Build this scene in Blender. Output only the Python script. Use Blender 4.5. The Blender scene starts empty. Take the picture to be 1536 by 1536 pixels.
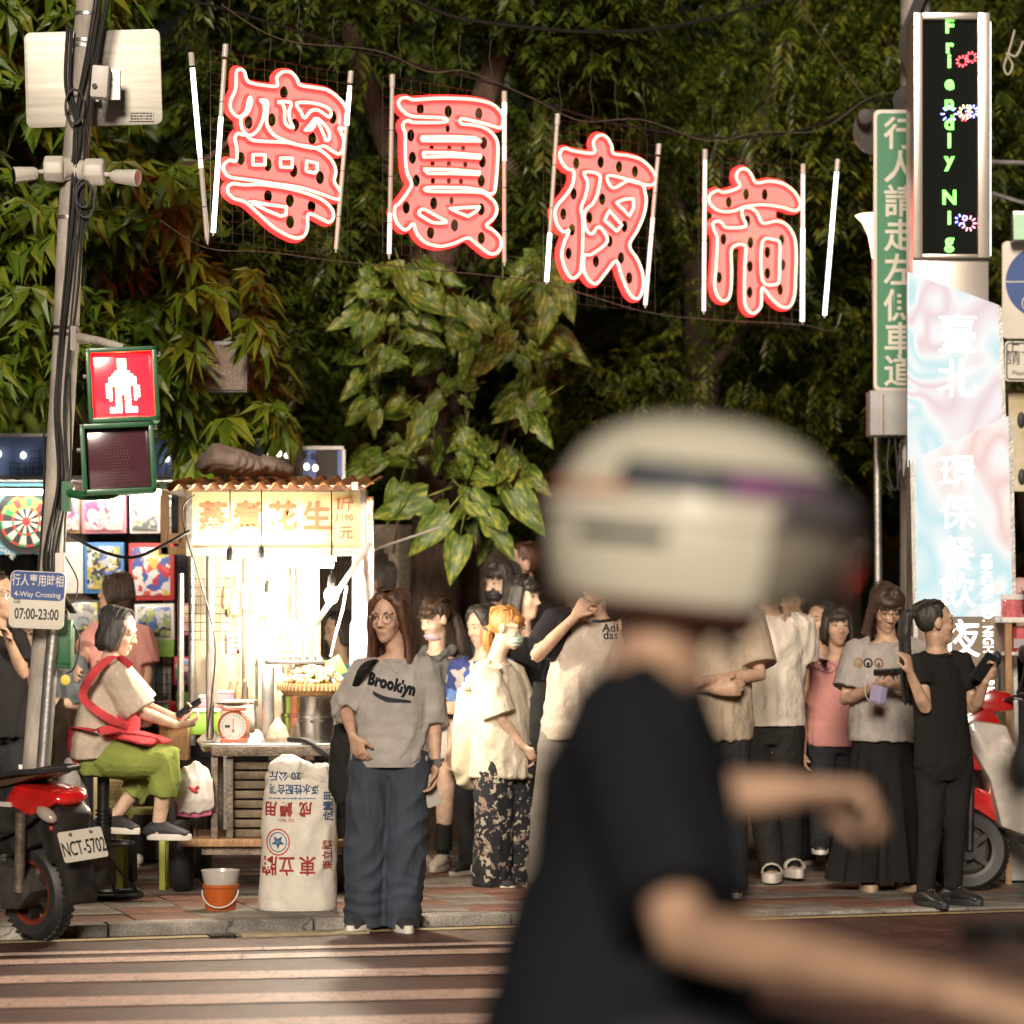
import bpy, bmesh, math, random
import numpy as np
from mathutils import Vector, Matrix, noise
R = math.radians
V = Vector
random.seed(7)
SC = bpy.context.scene
COL = SC.collection
# ------------------------------------------------------------------ camera, world, light, exposure
F, CX, HY, CZ = 4600.0, 768.0, 930.0, 1.5          # focal length in photo pixels, principal column, horizon row, eye height
cam_d = bpy.data.cameras.new('camera'); cam = bpy.data.objects.new('camera', cam_d); COL.objects.link(cam)
cam.location = (0, 0, CZ); cam.rotation_euler = (R(90), 0, 0)
cam_d.sensor_width = 36; cam_d.lens = 36 * F / 1536; cam_d.shift_y = (HY - 768) / 1536
cam_d.clip_start = 0.1; cam_d.clip_end = 400
cam_d.dof.use_dof = True; cam_d.dof.focus_distance = 15.3; cam_d.dof.aperture_fstop = 2.1
SC.camera = cam
wd = bpy.data.worlds.new('World'); SC.world = wd; wd.use_nodes = True
nt = wd.node_tree; bg = nt.nodes['Background']
sky = nt.nodes.new('ShaderNodeTexSky'); sky.sky_type = 'NISHITA'; sky.sun_disc = False
sky.sun_elevation = R(1.0); sky.sun_rotation = R(200)
nt.links.new(sky.outputs[0], bg.inputs[0]); bg.inputs[1].default_value = 0.006
sun_d = bpy.data.lights.new('street_glow', 'SUN'); sun = bpy.data.objects.new('street_glow', sun_d); COL.objects.link(sun)
sun_d.energy = 3.2; sun_d.angle = R(14); sun_d.color = (1.0, 0.86, 0.70)
sun.rotation_euler = V((0.10, 0.90, -0.36)).to_track_quat('-Z', 'Y').to_euler(); sun.location = (-4, -8, 9)
SC.view_settings.view_transform = 'Standard'; SC.view_settings.look = 'None'
SC.view_settings.exposure = 0.3; SC.view_settings.gamma = 1.0; SC.view_settings.use_curve_mapping = False
SC.render.engine = 'CYCLES'
SC.cycles.use_denoising = True
SC.cycles.max_bounces = 6; SC.cycles.sample_clamp_indirect = 6.0
SC.cycles.caustics_reflective = False; SC.cycles.caustics_refractive = False

def W(px, py, Y):                                   # photo pixel at depth Y -> world point
    return V(((px - CX) * Y / F, Y, CZ - (py - HY) * Y / F))
def KERB(x): return 15.12 + 0.31 * x                # front line of the kerb
def GZ(x, y=99):                                    # height of the walking surface
    if y < KERB(x): return 0.0
    t = min(1, max(0, (x + 0.2) / 0.7)); t = t * t * (3 - 2 * t)
    return 0.055 * (1 - t) + 0.012 * t

# ------------------------------------------------------------------ materials
MATS = {}
def mat(name, col, rough=0.6, metal=0.0, var=0.12, scale=14, bump=0.0, bscale=60, emit=0, ecol=None, alpha=1, trans=0, spec=0.5, coat=0, stretch=None, col2=None, sheen=0, thin=0):
    if name in MATS: return MATS[name]
    m = bpy.data.materials.new(name); m.use_nodes = True; t = m.node_tree; N = t.nodes; L = t.links
    b = N['Principled BSDF']
    b.inputs['Roughness'].default_value = rough; b.inputs['Metallic'].default_value = metal
    b.inputs['Specular IOR Level'].default_value = spec
    b.inputs['Transmission Weight'].default_value = trans; b.inputs['Coat Weight'].default_value = coat
    b.inputs['Sheen Weight'].default_value = sheen
    b.inputs['Alpha'].default_value = alpha
    c = tuple(col) + (1,)
    tc = N.new('ShaderNodeTexCoord'); src = tc.outputs['Object']
    if stretch:
        mp = N.new('ShaderNodeMapping'); mp.inputs['Scale'].default_value = stretch; L.new(src, mp.inputs[0]); src = mp.outputs[0]
    if var > 0 or col2:
        n = N.new('ShaderNodeTexNoise'); n.inputs['Scale'].default_value = scale; n.inputs['Detail'].default_value = 5; n.inputs['Roughness'].default_value = 0.65
        L.new(src, n.inputs['Vector'])
        r = N.new('ShaderNodeValToRGB'); r.color_ramp.elements[0].position = 0.32; r.color_ramp.elements[1].position = 0.68
        lo = tuple(max(0, x * (1 - var)) for x in col) + (1,)
        hi = (tuple(col2) if col2 else tuple(min(1, x * (1 + var)) for x in col)) + (1,)
        r.color_ramp.elements[0].color = lo; r.color_ramp.elements[1].color = hi
        L.new(n.outputs['Fac'], r.inputs[0]); L.new(r.outputs[0], b.inputs['Base Color'])
    else:
        b.inputs['Base Color'].default_value = c
    if bump > 0:
        n2 = N.new('ShaderNodeTexNoise'); n2.inputs['Scale'].default_value = bscale; n2.inputs['Detail'].default_value = 4
        L.new(src, n2.inputs['Vector'])
        bp = N.new('ShaderNodeBump'); bp.inputs['Strength'].default_value = bump; bp.inputs['Distance'].default_value = 0.02
        L.new(n2.outputs['Fac'], bp.inputs['Height']); L.new(bp.outputs[0], b.inputs['Normal'])
    if emit:
        b.inputs['Emission Color'].default_value = tuple(ecol or col) + (1,); b.inputs['Emission Strength'].default_value = emit
    MATS[name] = m
    return m

def speckle(m, scale=200, amt=.5):
    t = m.node_tree; N, L = t.nodes, t.links; b = N['Principled BSDF']; s = b.inputs['Base Color']; src = s.links[0].from_socket if s.links else None
    mx = N.new('ShaderNodeMixRGB'); mx.blend_type = 'MULTIPLY'; mx.inputs[0].default_value = 1.0
    if src: L.new(src, mx.inputs[1])
    else: mx.inputs[1].default_value = s.default_value
    tc = N.new('ShaderNodeTexCoord'); n = N.new('ShaderNodeTexNoise'); n.inputs['Scale'].default_value = scale; n.inputs['Detail'].default_value = 2; r = N.new('ShaderNodeValToRGB'); e = r.color_ramp.elements
    e[0].position = .35; e[1].position = .65; lo, hi = 1 - amt, 1 + amt * .6; e[0].color = (lo, lo, lo, 1); e[1].color = (hi, hi, hi, 1)
    L.new(tc.outputs['Object'], n.inputs['Vector']); L.new(n.outputs['Fac'], r.inputs[0]); L.new(r.outputs[0], mx.inputs[2]); L.new(mx.outputs[0], s); return m
def cracks(m, scale=.7, width=.012):
    t = m.node_tree; N, L = t.nodes, t.links; s = N['Principled BSDF'].inputs['Base Color']; src = s.links[0].from_socket
    tc = N.new('ShaderNodeTexCoord'); n = N.new('ShaderNodeTexNoise'); n.inputs['Scale'].default_value = 3; n.inputs['Detail'].default_value = 6; ad = N.new('ShaderNodeMixRGB'); ad.inputs[0].default_value = .35; v = N.new('ShaderNodeTexVoronoi'); v.feature = 'DISTANCE_TO_EDGE'; v.inputs['Scale'].default_value = scale
    r = N.new('ShaderNodeValToRGB'); e = r.color_ramp.elements; e[0].position = 0; e[0].color = (.3, .3, .3, 1); e[1].position = width; e[1].color = (1, 1, 1, 1); mx = N.new('ShaderNodeMixRGB'); mx.blend_type = 'MULTIPLY'; mx.inputs[0].default_value = 1
    L.new(tc.outputs['Object'], n.inputs['Vector']); L.new(tc.outputs['Object'], ad.inputs[1]); L.new(n.outputs['Color'], ad.inputs[2]); L.new(ad.outputs[0], v.inputs['Vector']); L.new(v.outputs['Distance'], r.inputs[0]); L.new(src, mx.inputs[1]); L.new(r.outputs[0], mx.inputs[2]); L.new(mx.outputs[0], s)
# ------------------------------------------------------------------ mesh building
class MB:
    def __init__(s): s.v = []; s.f = []; s.m = []; s.mi = 0
    def add(s, vs, fs):
        o = len(s.v); s.v.extend([tuple(p) for p in vs])
        s.f.extend([tuple(i + o for i in f) for f in fs]); s.m.extend([s.mi] * len(fs))
    def box(s, c, size, M=None, taper=1.0):
        c = V(c); sx, sy, sz = [q / 2 for q in size]; vs = []
        for z in (-1, 1):
            k = taper if z > 0 else 1
            for x, y in ((-1, -1), (1, -1), (1, 1), (-1, 1)):
                p = V((x * sx * k, y * sy * k, z * sz)); vs.append(c + (M @ p if M else p))
        s.add(vs, [(3, 2, 1, 0), (4, 5, 6, 7), (0, 1, 5, 4), (1, 2, 6, 5), (2, 3, 7, 6), (3, 0, 4, 7)]); return s
    def ell(s, c, r, M=None, n=14, m=9):
        c = V(c); vs = []; fs = []
        for i in range(1, m):
            a = math.pi * i / m
            for j in range(n):
                b = 2 * math.pi * j / n
                p = V((r[0] * math.sin(a) * math.cos(b), r[1] * math.sin(a) * math.sin(b), r[2] * math.cos(a)))
                vs.append(c + (M @ p if M else p))
        t = len(vs); p = V((0, 0, r[2])); vs.append(c + (M @ p if M else p)); vs.append(c - (M @ p if M else p))
        for i in range(m - 2):
            for j in range(n):
                a = i * n + j; b = i * n + (j + 1) % n; fs.append((a, a + n, b + n, b))
        for j in range(n):
            fs.append((t, j, (j + 1) % n)); q = (m - 2) * n; fs.append((t + 1, q + (j + 1) % n, q + j))
        s.add(vs, fs); return s
    def loft(s, secs, side=None, n=14, cap='round', pw=2.0):
        """secs: (centre, rx, ry); side: lateral reference axis"""
        P = [V(q[0]) for q in secs]; k = len(P)
        if cap == 'round':
            def cp(i, j):
                d = (P[i] - P[j]); d = d.normalized() if d.length > 1e-6 else V((0, 0, 1))
                r = min(secs[i][1], secs[i][2]); return [(P[i] + d * r * 0.55, secs[i][1] * 0.78, secs[i][2] * 0.78), (P[i] + d * r * 0.85, secs[i][1] * 0.4, secs[i][2] * 0.4)]
            secs = cp(0, 1)[::-1] + list(secs) + cp(k - 1, k - 2); P = [V(q[0]) for q in secs]; k = len(P)
        vs = []; fs = []; pu = None
        for i in range(k):
            t = P[min(i + 1, k - 1)] - P[max(i - 1, 0)]
            t = t.normalized() if t.length > 1e-9 else V((0, 0, 1))
            if pu is None:
                ref = V(side) if side is not None else (V((1, 0, 0)) if abs(t.x) < 0.8 else V((0, 1, 0)))
            else: ref = V(side) if side is not None and abs(V(side).normalized().dot(t)) < 0.93 else pu
            u = ref - t * ref.dot(t)
            if u.length < 1e-5: u = V((0, 1, 0)) - t * t.y
            u.normalize(); v = t.cross(u); pu = u
            for j in range(n):
                a = 2 * math.pi * j / n; ca, sa = math.cos(a), math.sin(a)
                if pw != 2.0:
                    ca = math.copysign(abs(ca) ** (2 / pw), ca); sa = math.copysign(abs(sa) ** (2 / pw), sa)
                vs.append(P[i] + u * secs[i][1] * ca + v * secs[i][2] * sa)
        for i in range(k - 1):
            for j in range(n):
                a = i * n + j; b = i * n + (j + 1) % n; fs.append((a, b, b + n, a + n))
        if cap:
            fs.append(tuple(range(n))[::-1]); fs.append(tuple((k - 1) * n + j for j in range(n)))
        s.add(vs, fs); return s
    def tube(s, pts, r, n=6, cap=True, closed=False):
        pts = [V(p) for p in pts]
        if closed:
            k = len(pts); vs = []; fs = []; nrm = None
            for i in range(k):
                t = (pts[(i + 1) % k] - pts[i - 1]).normalized()
                if nrm is None: nrm = t.orthogonal().normalized()
                u = (nrm - t * nrm.dot(t)).normalized(); nrm = u; v = t.cross(u)
                for j in range(n):
                    a = 2 * math.pi * j / n; vs.append(pts[i] + (u * math.cos(a) + v * math.sin(a)) * r)
            # untwist: choose ring shift closing the seam
            best = min(range(n), key=lambda q: (V(vs[q]) - V(vs[(k - 1) * n])).length)
            for i in range(k):
                sh = best if i == k - 1 else 0; nx = ((i + 1) % k)
                for j in range(n):
                    a = i * n + j; b = i * n + (j + 1) % n
                    fs.append((a, b, nx * n + (j + 1 + sh) % n, nx * n + (j + sh) % n))
            s.add(vs, fs); return s
        rr = r if hasattr(r, '__len__') else [r] * len(pts)
        return s.loft([(p, q, q) for p, q in zip(pts, rr)], n=n, cap='flat' if cap else None)
    def lathe(s, c, prof, n=24, M=None, sx=1, sy=1, ring=False):
        c = V(c); vs = []; fs = []; k = len(prof)
        for r, z in prof:
            for j in range(n):
                a = 2 * math.pi * j / n; p = V((r * math.cos(a) * sx, r * math.sin(a) * sy, z)); vs.append(c + (M @ p if M else p))
        for i in range(k - 1):
            for j in range(n):
                a = i * n + j; b = i * n + (j + 1) % n; fs.append((a, b, b + n, a + n))
        if ring: fs += [((k - 1) * n + j, (k - 1) * n + (j + 1) % n, (j + 1) % n, j) for j in range(n)]
        else: fs.append(tuple(range(n))[::-1]); fs.append(tuple((k - 1) * n + j for j in range(n)))
        s.add(vs, fs); return s
    def prism(s, poly, o, u, v, t, w=None):
        """2D polygon (a,b) -> o + u*a + v*b, extruded by t along u x v"""
        o, u, v = V(o), V(u), V(v); w = V(w) if w else u.cross(v).normalized()
        n = len(poly); vs = [o + u * a + v * b for a, b in poly]; vs += [p + w * t for p in vs]
        fs = [tuple(range(n))[::-1], tuple(range(n, 2 * n))] + [(i, (i + 1) % n, n + (i + 1) % n, n + i) for i in range(n)]
        s.add(vs, fs); return s
    def quad(s, a, b, c, d): s.add([a, b, c, d], [(0, 1, 2, 3)]); return s
    def mesh(s, name, mats, smooth=True):
        me = bpy.data.meshes.new(name); me.from_pydata(s.v, [], s.f)
        for m in (mats if isinstance(mats, (list, tuple)) else [mats]): me.materials.append(m)
        if any(s.m): me.polygons.foreach_set('material_index', s.m)
        me.update()
        if smooth: me.polygons.foreach_set('use_smooth', [True] * len(me.polygons))
        return me
    def build(s, name, mats, parent=None, smooth=True, bevel=0, ang=40, fix=True):
        me = s.mesh(name, mats, smooth)
        if fix or bevel:
            bm = bmesh.new(); bm.from_mesh(me)
            if fix: bmesh.ops.recalc_face_normals(bm, faces=bm.faces)
            if bevel:
                es = [e for e in bm.edges if len(e.link_faces) == 2 and e.calc_face_angle(0) > R(30)]
                bmesh.ops.bevel(bm, geom=es, offset=bevel, segments=2, affect='EDGES', clamp_overlap=True, profile=0.6)
            bm.to_mesh(me); bm.free()
            if smooth: me.polygons.foreach_set('use_smooth', [True] * len(me.polygons))
        if smooth and ang: 
            try: me.set_sharp_from_angle(angle=R(ang))
            except Exception: pass
        return link(name, me, parent)
def link(name, me, parent=None):
    o = bpy.data.objects.new(name, me); COL.objects.link(o)
    if parent is not None: adopt(o, parent)
    return o
def wloc(p):
    l = V(p.location)
    while p.parent: p = p.parent; l = l + V(p.location)
    return l
ROOTS = {}
def adopt(o, parent):
    o.parent = parent
    r = parent
    while r.parent: r = r.parent
    if r is parent and parent.type == 'EMPTY': o.matrix_parent_inverse = Matrix.Translation(-V(parent.location))
    # parts keep world coordinates in their meshes; sub-parts sit under parts at the same origin
def thing(name, loc, label, cat, group=None, kind=None):
    o = bpy.data.objects.new(name, None); COL.objects.link(o); o.location = V(loc); o.empty_display_size = 0.1
    return tag(o, label, cat, group, kind)
def tag(o, label=None, cat=None, group=None, kind=None):
    if label: o['label'] = label
    if cat: o['category'] = cat
    if group: o['group'] = group
    if kind: o['kind'] = kind
    return o
def copy_tree(o, parent=None, off=None):
    c = o.copy(); COL.objects.link(c)
    if parent is not None: c.parent = parent
    elif off is not None: c.location = V(o.location) + V(off)
    for ch in list(o.children): copy_tree(ch, c)
    return c
def remesh(mb, name, mats, parent, vox=0.008, smooth=2, wr=None, deci=None):
    if deci is None and .0082 < vox < .012 and name not in ('wide_jeans', 'sweatshirt'): deci = .46
    """union of all closed shells in mb as one continuous skin; wr: function(co)->displacement along normal"""
    me = mb.mesh(name, mats); o = bpy.data.objects.new(name, me); COL.objects.link(o)
    r = o.modifiers.new('r', 'REMESH'); r.mode = 'VOXEL'; r.voxel_size = vox
    if smooth: q = o.modifiers.new('s', 'SMOOTH'); q.iterations = smooth; q.factor = 0.5
    if deci: q = o.modifiers.new('d', 'DECIMATE'); q.ratio = deci
    dg = bpy.context.evaluated_depsgraph_get(); dg.update()
    m2 = bpy.data.meshes.new_from_object(o.evaluated_get(dg))
    bpy.data.objects.remove(o); bpy.data.meshes.remove(me)
    m2.name = name; m2.materials.clear()
    for m in (mats if isinstance(mats, (list, tuple)) else [mats]): m2.materials.append(m)
    if wr:
        n = len(m2.vertices); co = np.empty(n * 3, 'f'); no = np.empty(n * 3, 'f')
        m2.vertices.foreach_get('co', co); m2.vertex_normals.foreach_get('vector', no)
        co = co.reshape(-1, 3); no = no.reshape(-1, 3)
        d = np.array([wr(V(c)) for c in co.tolist()], 'f'); co = co + no * d[:, None]
        m2.vertices.foreach_set('co', co.ravel()); m2.update()
    m2.polygons.foreach_set('use_smooth', [True] * len(m2.polygons))
    return link(name, m2, parent)
def catmull(pts, n=6, closed=True, corner=0.0):
    pts = [np.array(p, float) for p in pts]; k = len(pts); out = []
    rng = range(k) if closed else range(k - 1)
    for i in rng:
        p1 = pts[i]; p2 = pts[(i + 1) % k]
        p0 = pts[i - 1] if (closed or i > 0) else p1; p3 = pts[(i + 2) % k] if (closed or i < k - 2) else p2
        for j in range(n):
            t = j / n
            out.append(0.5 * ((2 * p1) + (-p0 + p2) * t + (2 * p0 - 5 * p1 + 4 * p2 - p3) * t * t + (-p0 + 3 * p1 - 3 * p2 + p3) * t ** 3))
    if not closed: out.append(pts[-1])
    return out
def text(body, size, o, u, v, m, parent=None, depth=0.002, name='lettering', align='CENTER', bold=0.0, sx=1.0, spacing=1.0, line=1.0, shear=0.0):
    """lettering as a mesh: u = reading direction, v = up of the letters, depth outwards along u x v"""
    c = bpy.data.curves.new(name, 'FONT'); c.body = body; c.size = size; c.align_x = align; c.align_y = 'CENTER'
    c.extrude = depth / 2; c.offset = bold; c.space_character = spacing; c.space_line = line; c.resolution_u = 3; c.shear = shear
    t = bpy.data.objects.new(name, c); COL.objects.link(t)
    dg = bpy.context.evaluated_depsgraph_get(); dg.update()
    me = bpy.data.meshes.new_from_object(t.evaluated_get(dg)); bpy.data.objects.remove(t)
    u, v = V(u).normalized(), V(v).normalized(); w = u.cross(v)
    M = Matrix(((u.x * sx, v.x, w.x, o[0]), (u.y * sx, v.y, w.y, o[1]), (u.z * sx, v.z, w.z, o[2]), (0, 0, 0, 1)))
    me.transform(M); me.materials.clear(); me.materials.append(m); me.name = name
    return link(name, me, parent)
def fineprint(c, u, v, w, h, rows, m, parent, seed=1, name='fine_print'):
    """rows of print too small to read: short bars of uneven length"""
    b = MB(); rd = random.Random(seed); u, v = V(u).normalized(), V(v).normalized(); M = Matrix((u, v, u.cross(v))).transposed(); rh = h / rows
    for i in range(rows):
        x = -w / 2
        while x < w / 2 - rh * .4: l = min(rd.uniform(.35, 1.3) * rh, w / 2 - x); b.box(V(c) + u * (x + l / 2) + v * (h / 2 - rh * (i + .5)), (l, rh * rd.uniform(.35, .6), .0012), M); x += l + rh * .22
    return b.build(name, m, parent, smooth=False)
def wire(name, pts, r, m, parent=None, n=5, smooth=5):
    q = catmull([tuple(p) for p in pts], smooth, False) if smooth else pts
    return MB().tube([V(p) for p in q], r, n).build(name, m, parent, fix=False)
def sheet(mb, fn, nu, nv):
    """grid sheet fn(a,b), a,b in 0..1"""
    vs = [fn(i / nu, j / nv) for j in range(nv + 1) for i in range(nu + 1)]
    fs = [(j * (nu + 1) + i, j * (nu + 1) + i + 1, (j + 1) * (nu + 1) + i + 1, (j + 1) * (nu + 1) + i) for j in range(nv) for i in range(nu)]
    mb.add(vs, fs); return mb
X, Yv, Z = V((1, 0, 0)), V((0, 1, 0)), V((0, 0, 1))
U, VV, OUT = V((1, 0, 0)), V((0, 0, 1)), V((0, -1, 0))       # right, up, towards the street
from mathutils.bvhtree import BVHTree
def wrap(o, targets, d, gap=.003):
    """lay a printed mesh onto cloth along direction d"""
    trees = [BVHTree.FromPolygons([v.co[:] for v in t.data.vertices], [p.vertices[:] for p in t.data.polygons]) for t in targets]; d = V(d).normalized(); me = o.data
    for v in me.vertices:
        best = None
        for t in trees:
            h = t.ray_cast(v.co - d * .6, d)
            if h[0] is not None and (best is None or h[3] < best[1]): best = (h[0], h[3])
        if best: v.co = best[0] - d * gap
    return o
# ------------------------------------------------------------------ people
def skin(name, c): return mat(name, c, rough=0.5, var=0.10, scale=30, bump=0.04, bscale=300, spec=0.35)
SK = [skin('skin_light', (0.60, 0.41, 0.30)), skin('skin_mid', (0.52, 0.33, 0.23)), skin('skin_tan', (0.42, 0.25, 0.16))]
def hairm(name, c, c2=None): return mat(name, c, rough=0.58, var=0.45, scale=90, stretch=(1, 1, 0.12), col2=c2, spec=0.6)
HB = hairm('hair_black', (0.012, 0.010, 0.009), (0.045, 0.036, 0.028)); HBR = hairm('hair_brown', (0.032, 0.014, 0.008), (0.13, 0.048, 0.02))
HOR = hairm('hair_orange', (0.36, 0.12, 0.03), (0.62, 0.30, 0.08)); HDB = hairm('hair_dark_brown', (0.028, 0.016, 0.010), (0.075, 0.04, 0.022))
HGR = hairm('hair_greying', (0.012, 0.011, 0.010), (0.065, 0.062, 0.06))
def cloth(name, c, var=0.10, rough=0.85, **k): return mat(name, c, rough=rough, var=var, scale=8, bump=0.35, bscale=38, spec=0.15, **k)
EYEW = mat('eye_white', (0.7, 0.66, 0.62), 0.3, var=0); EYEB = mat('eye_dark', (0.02, 0.012, 0.01), 0.2, var=0); LIP = mat('lips', (0.40, 0.19, 0.15), 0.4, var=0.05)
BROW = mat('brow_hair', (0.06, 0.036, 0.024), 0.7, var=0)
GLM = mat('spectacle_metal', (0.55, 0.42, 0.33), 0.3, 1.0, var=0); GLD = mat('spectacle_dark', (0.03, 0.03, 0.03), 0.3, var=0)
SOLE = mat('white_rubber', (0.68, 0.64, 0.57), 0.6, var=0.08); BLK = mat('black_rubber', (0.02, 0.02, 0.021), 0.55, var=0.2)
LENS = mat('dark_glass', (0.015, 0.017, 0.02), 0.08, var=0, coat=0.5)
SHELL = mat('phone_shell', (0.5, 0.5, 0.5), 0.3, var=0)
PHOLD = {}
def rotz(a): return V((math.sin(a), -math.cos(a), 0))
def nz(p, s=1.0): return noise.noise(p * s)
def wrinkle(amp=0.006, sx=9, sz=4, seed=0, low=None):
    off = V((seed * 3.1, seed * 1.7, seed))
    fq = sx * 8
    def ss(v): v = min(1, max(0, v)); return v * v * (3 - 2 * v)
    def f(c):
        h = c.x + c.y * .6; w = noise.noise(V((c.x * 3.5, c.y * 3.5, c.z * 3.5)) + off)
        m1 = ss(noise.noise(V((c.x * 4, c.y * 4, c.z * 2.6)) + off * 2) * 1.9 + .25); m2 = ss(noise.noise(V((c.x * 4, c.y * 4, c.z * 2.6)) - off) * 1.9 + .2)
        p1 = .5 + .5 * math.sin(h * fq + c.z * sz * 4 + w * 7); p2 = .5 + .5 * math.sin(h * fq * .8 - c.z * sz * 5.5 + w * 8 + 1)
        d = p1 * p1 * m1 * .75 + p2 * p2 * m2 * .75 + w * .45 - .3
        if low: d += max(0, 1 - abs(c.z - low[0]) / low[1]) ** 2 * .38 * math.sin(c.z * 85 + h * 14 + w * 9)
        k = 1.0
        
        return amp * k * d
    return f
class Person: pass
def person(label, Y, head, yaw=0, hyaw=None, pitch=0, roll=0, gz=None, H=None, J=None, skn=0, hair=None, top=None, bottom=None, shoes=None,
           face=1, group=None, vox=0.0085, hands=None, build=1.0, ft=None, seat=False, name='person'):
    J = J or {}; hands = hands or {}; p = Person(); p.Y = Y
    hyaw = yaw if hyaw is None else hyaw
    hc = W(head[0], head[1], Y + (head[2] if len(head) > 2 else 0))
    if gz is None: gz = GZ(hc.x, Y)
    k = H / 1.62 if H else (hc.z - gz) / 1.508
    p.k = k; fw = rotz(R(yaw)); lat = V((math.cos(R(yaw)), math.sin(R(yaw)), 0)); p.fw, p.lat = fw, lat
    hm = Matrix.Rotation(R(hyaw), 3, 'Z') @ Matrix.Rotation(R(pitch), 3, 'X') @ Matrix.Rotation(R(roll), 3, 'Y')
    def hp(a, f, z): return hc + (hm @ V((a, -f, z))) * k            # head frame: a right of picture, f forward, z up
    p.hp, p.hm, p.hc = hp, hm, hc
    def g(n, d): 
        if n in J:
            q = J[n]; return W(q[0], q[1], Y + q[2]) if not isinstance(q, Vector) else q
        return d
    neck = g('neck', hc - Z * 0.205 * k - fw * 0.02 * k)
    pel = g('pel', V((neck.x, neck.y, gz + 0.86 * k)) if not seat else neck - Z * 0.5 * k)
    sw = 0.165 * k * build
    shR = g('shR', neck + lat * sw - Z * 0.05 * k); shL = g('shL', neck - lat * sw - Z * 0.05 * k)
    elR = g('elR', shR + lat * 0.055 * k - Z * 0.27 * k - fw * 0.02 * k); elL = g('elL', shL - lat * 0.055 * k - Z * 0.27 * k - fw * 0.02 * k)
    wrR = g('wrR', elR - Z * 0.23 * k + fw * 0.06 * k - lat * 0.01 * k); wrL = g('wrL', elL - Z * 0.23 * k + fw * 0.06 * k + lat * 0.01 * k)
    hipR = g('hipR', pel + lat * 0.085 * k - Z * 0.02 * k); hipL = g('hipL', pel - lat * 0.085 * k - Z * 0.02 * k)
    anR = g('anR', V((hipR.x, hipR.y, gz + 0.085 * k)) + lat * 0.01 * k); anL = g('anL', V((hipL.x, hipL.y, gz + 0.085 * k)) - lat * 0.01 * k)
    knR = g('knR', (hipR + anR) / 2 + fw * 0.02 * k + Z * 0.02 * k); knL = g('knL', (hipL + anL) / 2 + fw * 0.02 * k + Z * 0.02 * k)
    p.__dict__.update(neck=neck, pel=pel, shR=shR, shL=shL, elR=elR, elL=elL, wrR=wrR, wrL=wrL, hipR=hipR, hipL=hipL, anR=anR, anL=anL, knR=knR, knL=knL, gz=gz)
    root = thing(name, (pel.x, pel.y, gz), label, 'person', group); p.root = root
    m = SK[skn]; b = MB(); ax = (neck - pel).normalized(); smid = (shR + shL) / 2; B = build
    def sp(t): return pel.lerp(neck, t)
    p.sp = sp
    # torso
    b.loft([(pel - ax * 0.07 * k, 0.09 * k * B, 0.075 * k * B), (pel, 0.158 * k * B, 0.108 * k * B), (sp(.25), 0.142 * k * B, 0.096 * k * B), (sp(.42), 0.13 * k * B, 0.09 * k * B),
            (sp(.68), 0.148 * k * B, 0.1 * k * B), (sp(.86), 0.15 * k * B, 0.082 * k * B), (sp(.95), 0.115 * k, 0.065 * k), (neck + ax * 0.01 * k, 0.06 * k, 0.055 * k)], side=lat, n=16)
    b.loft([(neck - ax * 0.05 * k, 0.062 * k, 0.06 * k), (neck + Z * 0.02 * k, 0.051 * k, 0.053 * k), (hp(0, -0.012, -0.06), 0.05 * k, 0.054 * k)], side=lat, n=12)
    for s, sh, el, wr in ((1, shR, elR, wrR), (-1, shL, elL, wrL)):
        up = (el - sh); lo = (wr - el)
        b.loft([(sh + (smid - sh) * 0.25, 0.05 * k, 0.05 * k), (sh, 0.05 * k * B, 0.052 * k), (sh + up * .35, 0.043 * k * B, 0.045 * k), (sh + up * .8, 0.036 * k, 0.037 * k), (el, 0.035 * k, 0.035 * k),
                (el + lo * .25, 0.037 * k, 0.035 * k), (el + lo * .65, 0.029 * k, 0.027 * k), (wr, 0.024 * k, 0.02 * k)], n=12)
        hd = hands.get('R' if s > 0 else 'L', {})
        d = V(hd.get('d', lo)).normalized(); nn = V(hd.get('n', -lat * s + fw * 0.2)); nn = (nn - d * nn.dot(d)).normalized(); sd = d.cross(nn)
        cu = hd.get('c', 0.45); th = hd.get('t', 1 if (sd.dot(fw) > 0) else -1); hk = k * 1.0
        pc = wr + d * 0.045 * hk
        Mx = Matrix((sd, d, nn)).transposed()
        b.loft([(wr - d * 0.01 * hk, 0.024 * hk, 0.018 * hk), (wr + d * 0.03 * hk, 0.034 * hk, 0.016 * hk), (wr + d * 0.075 * hk, 0.04 * hk, 0.014 * hk), (wr + d * 0.09 * hk, 0.037 * hk, 0.012 * hk)], side=sd, n=12)
        for i, (o, ln) in enumerate(((0.031, .068), (0.0105, .076), (-0.0105, .071), (-0.031, .056))):
            q = wr + d * (0.085 - abs(o) * .15) * hk + sd * o * th * hk; a = 0; pts = [q - d * 0.02 * hk]; rr = [0.0085 * hk]
            dd = d + sd * o * th * 2.2; dd.normalize(); pts.append(q); rr.append(0.0092 * hk)
            for j, fr in enumerate((.45, .3, .25)):
                a += cu * (0.75 + 0.12 * i) * (1.0, 1.1, .7)[j]
                q = q + (dd * math.cos(a) + nn * math.sin(a)) * ln * fr * hk; pts.append(q); rr.append((0.0085, .0078, .0065)[j] * hk)
            b.tube(pts, rr, 8)
        q = wr + d * 0.022 * hk + sd * 0.024 * th * hk
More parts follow.
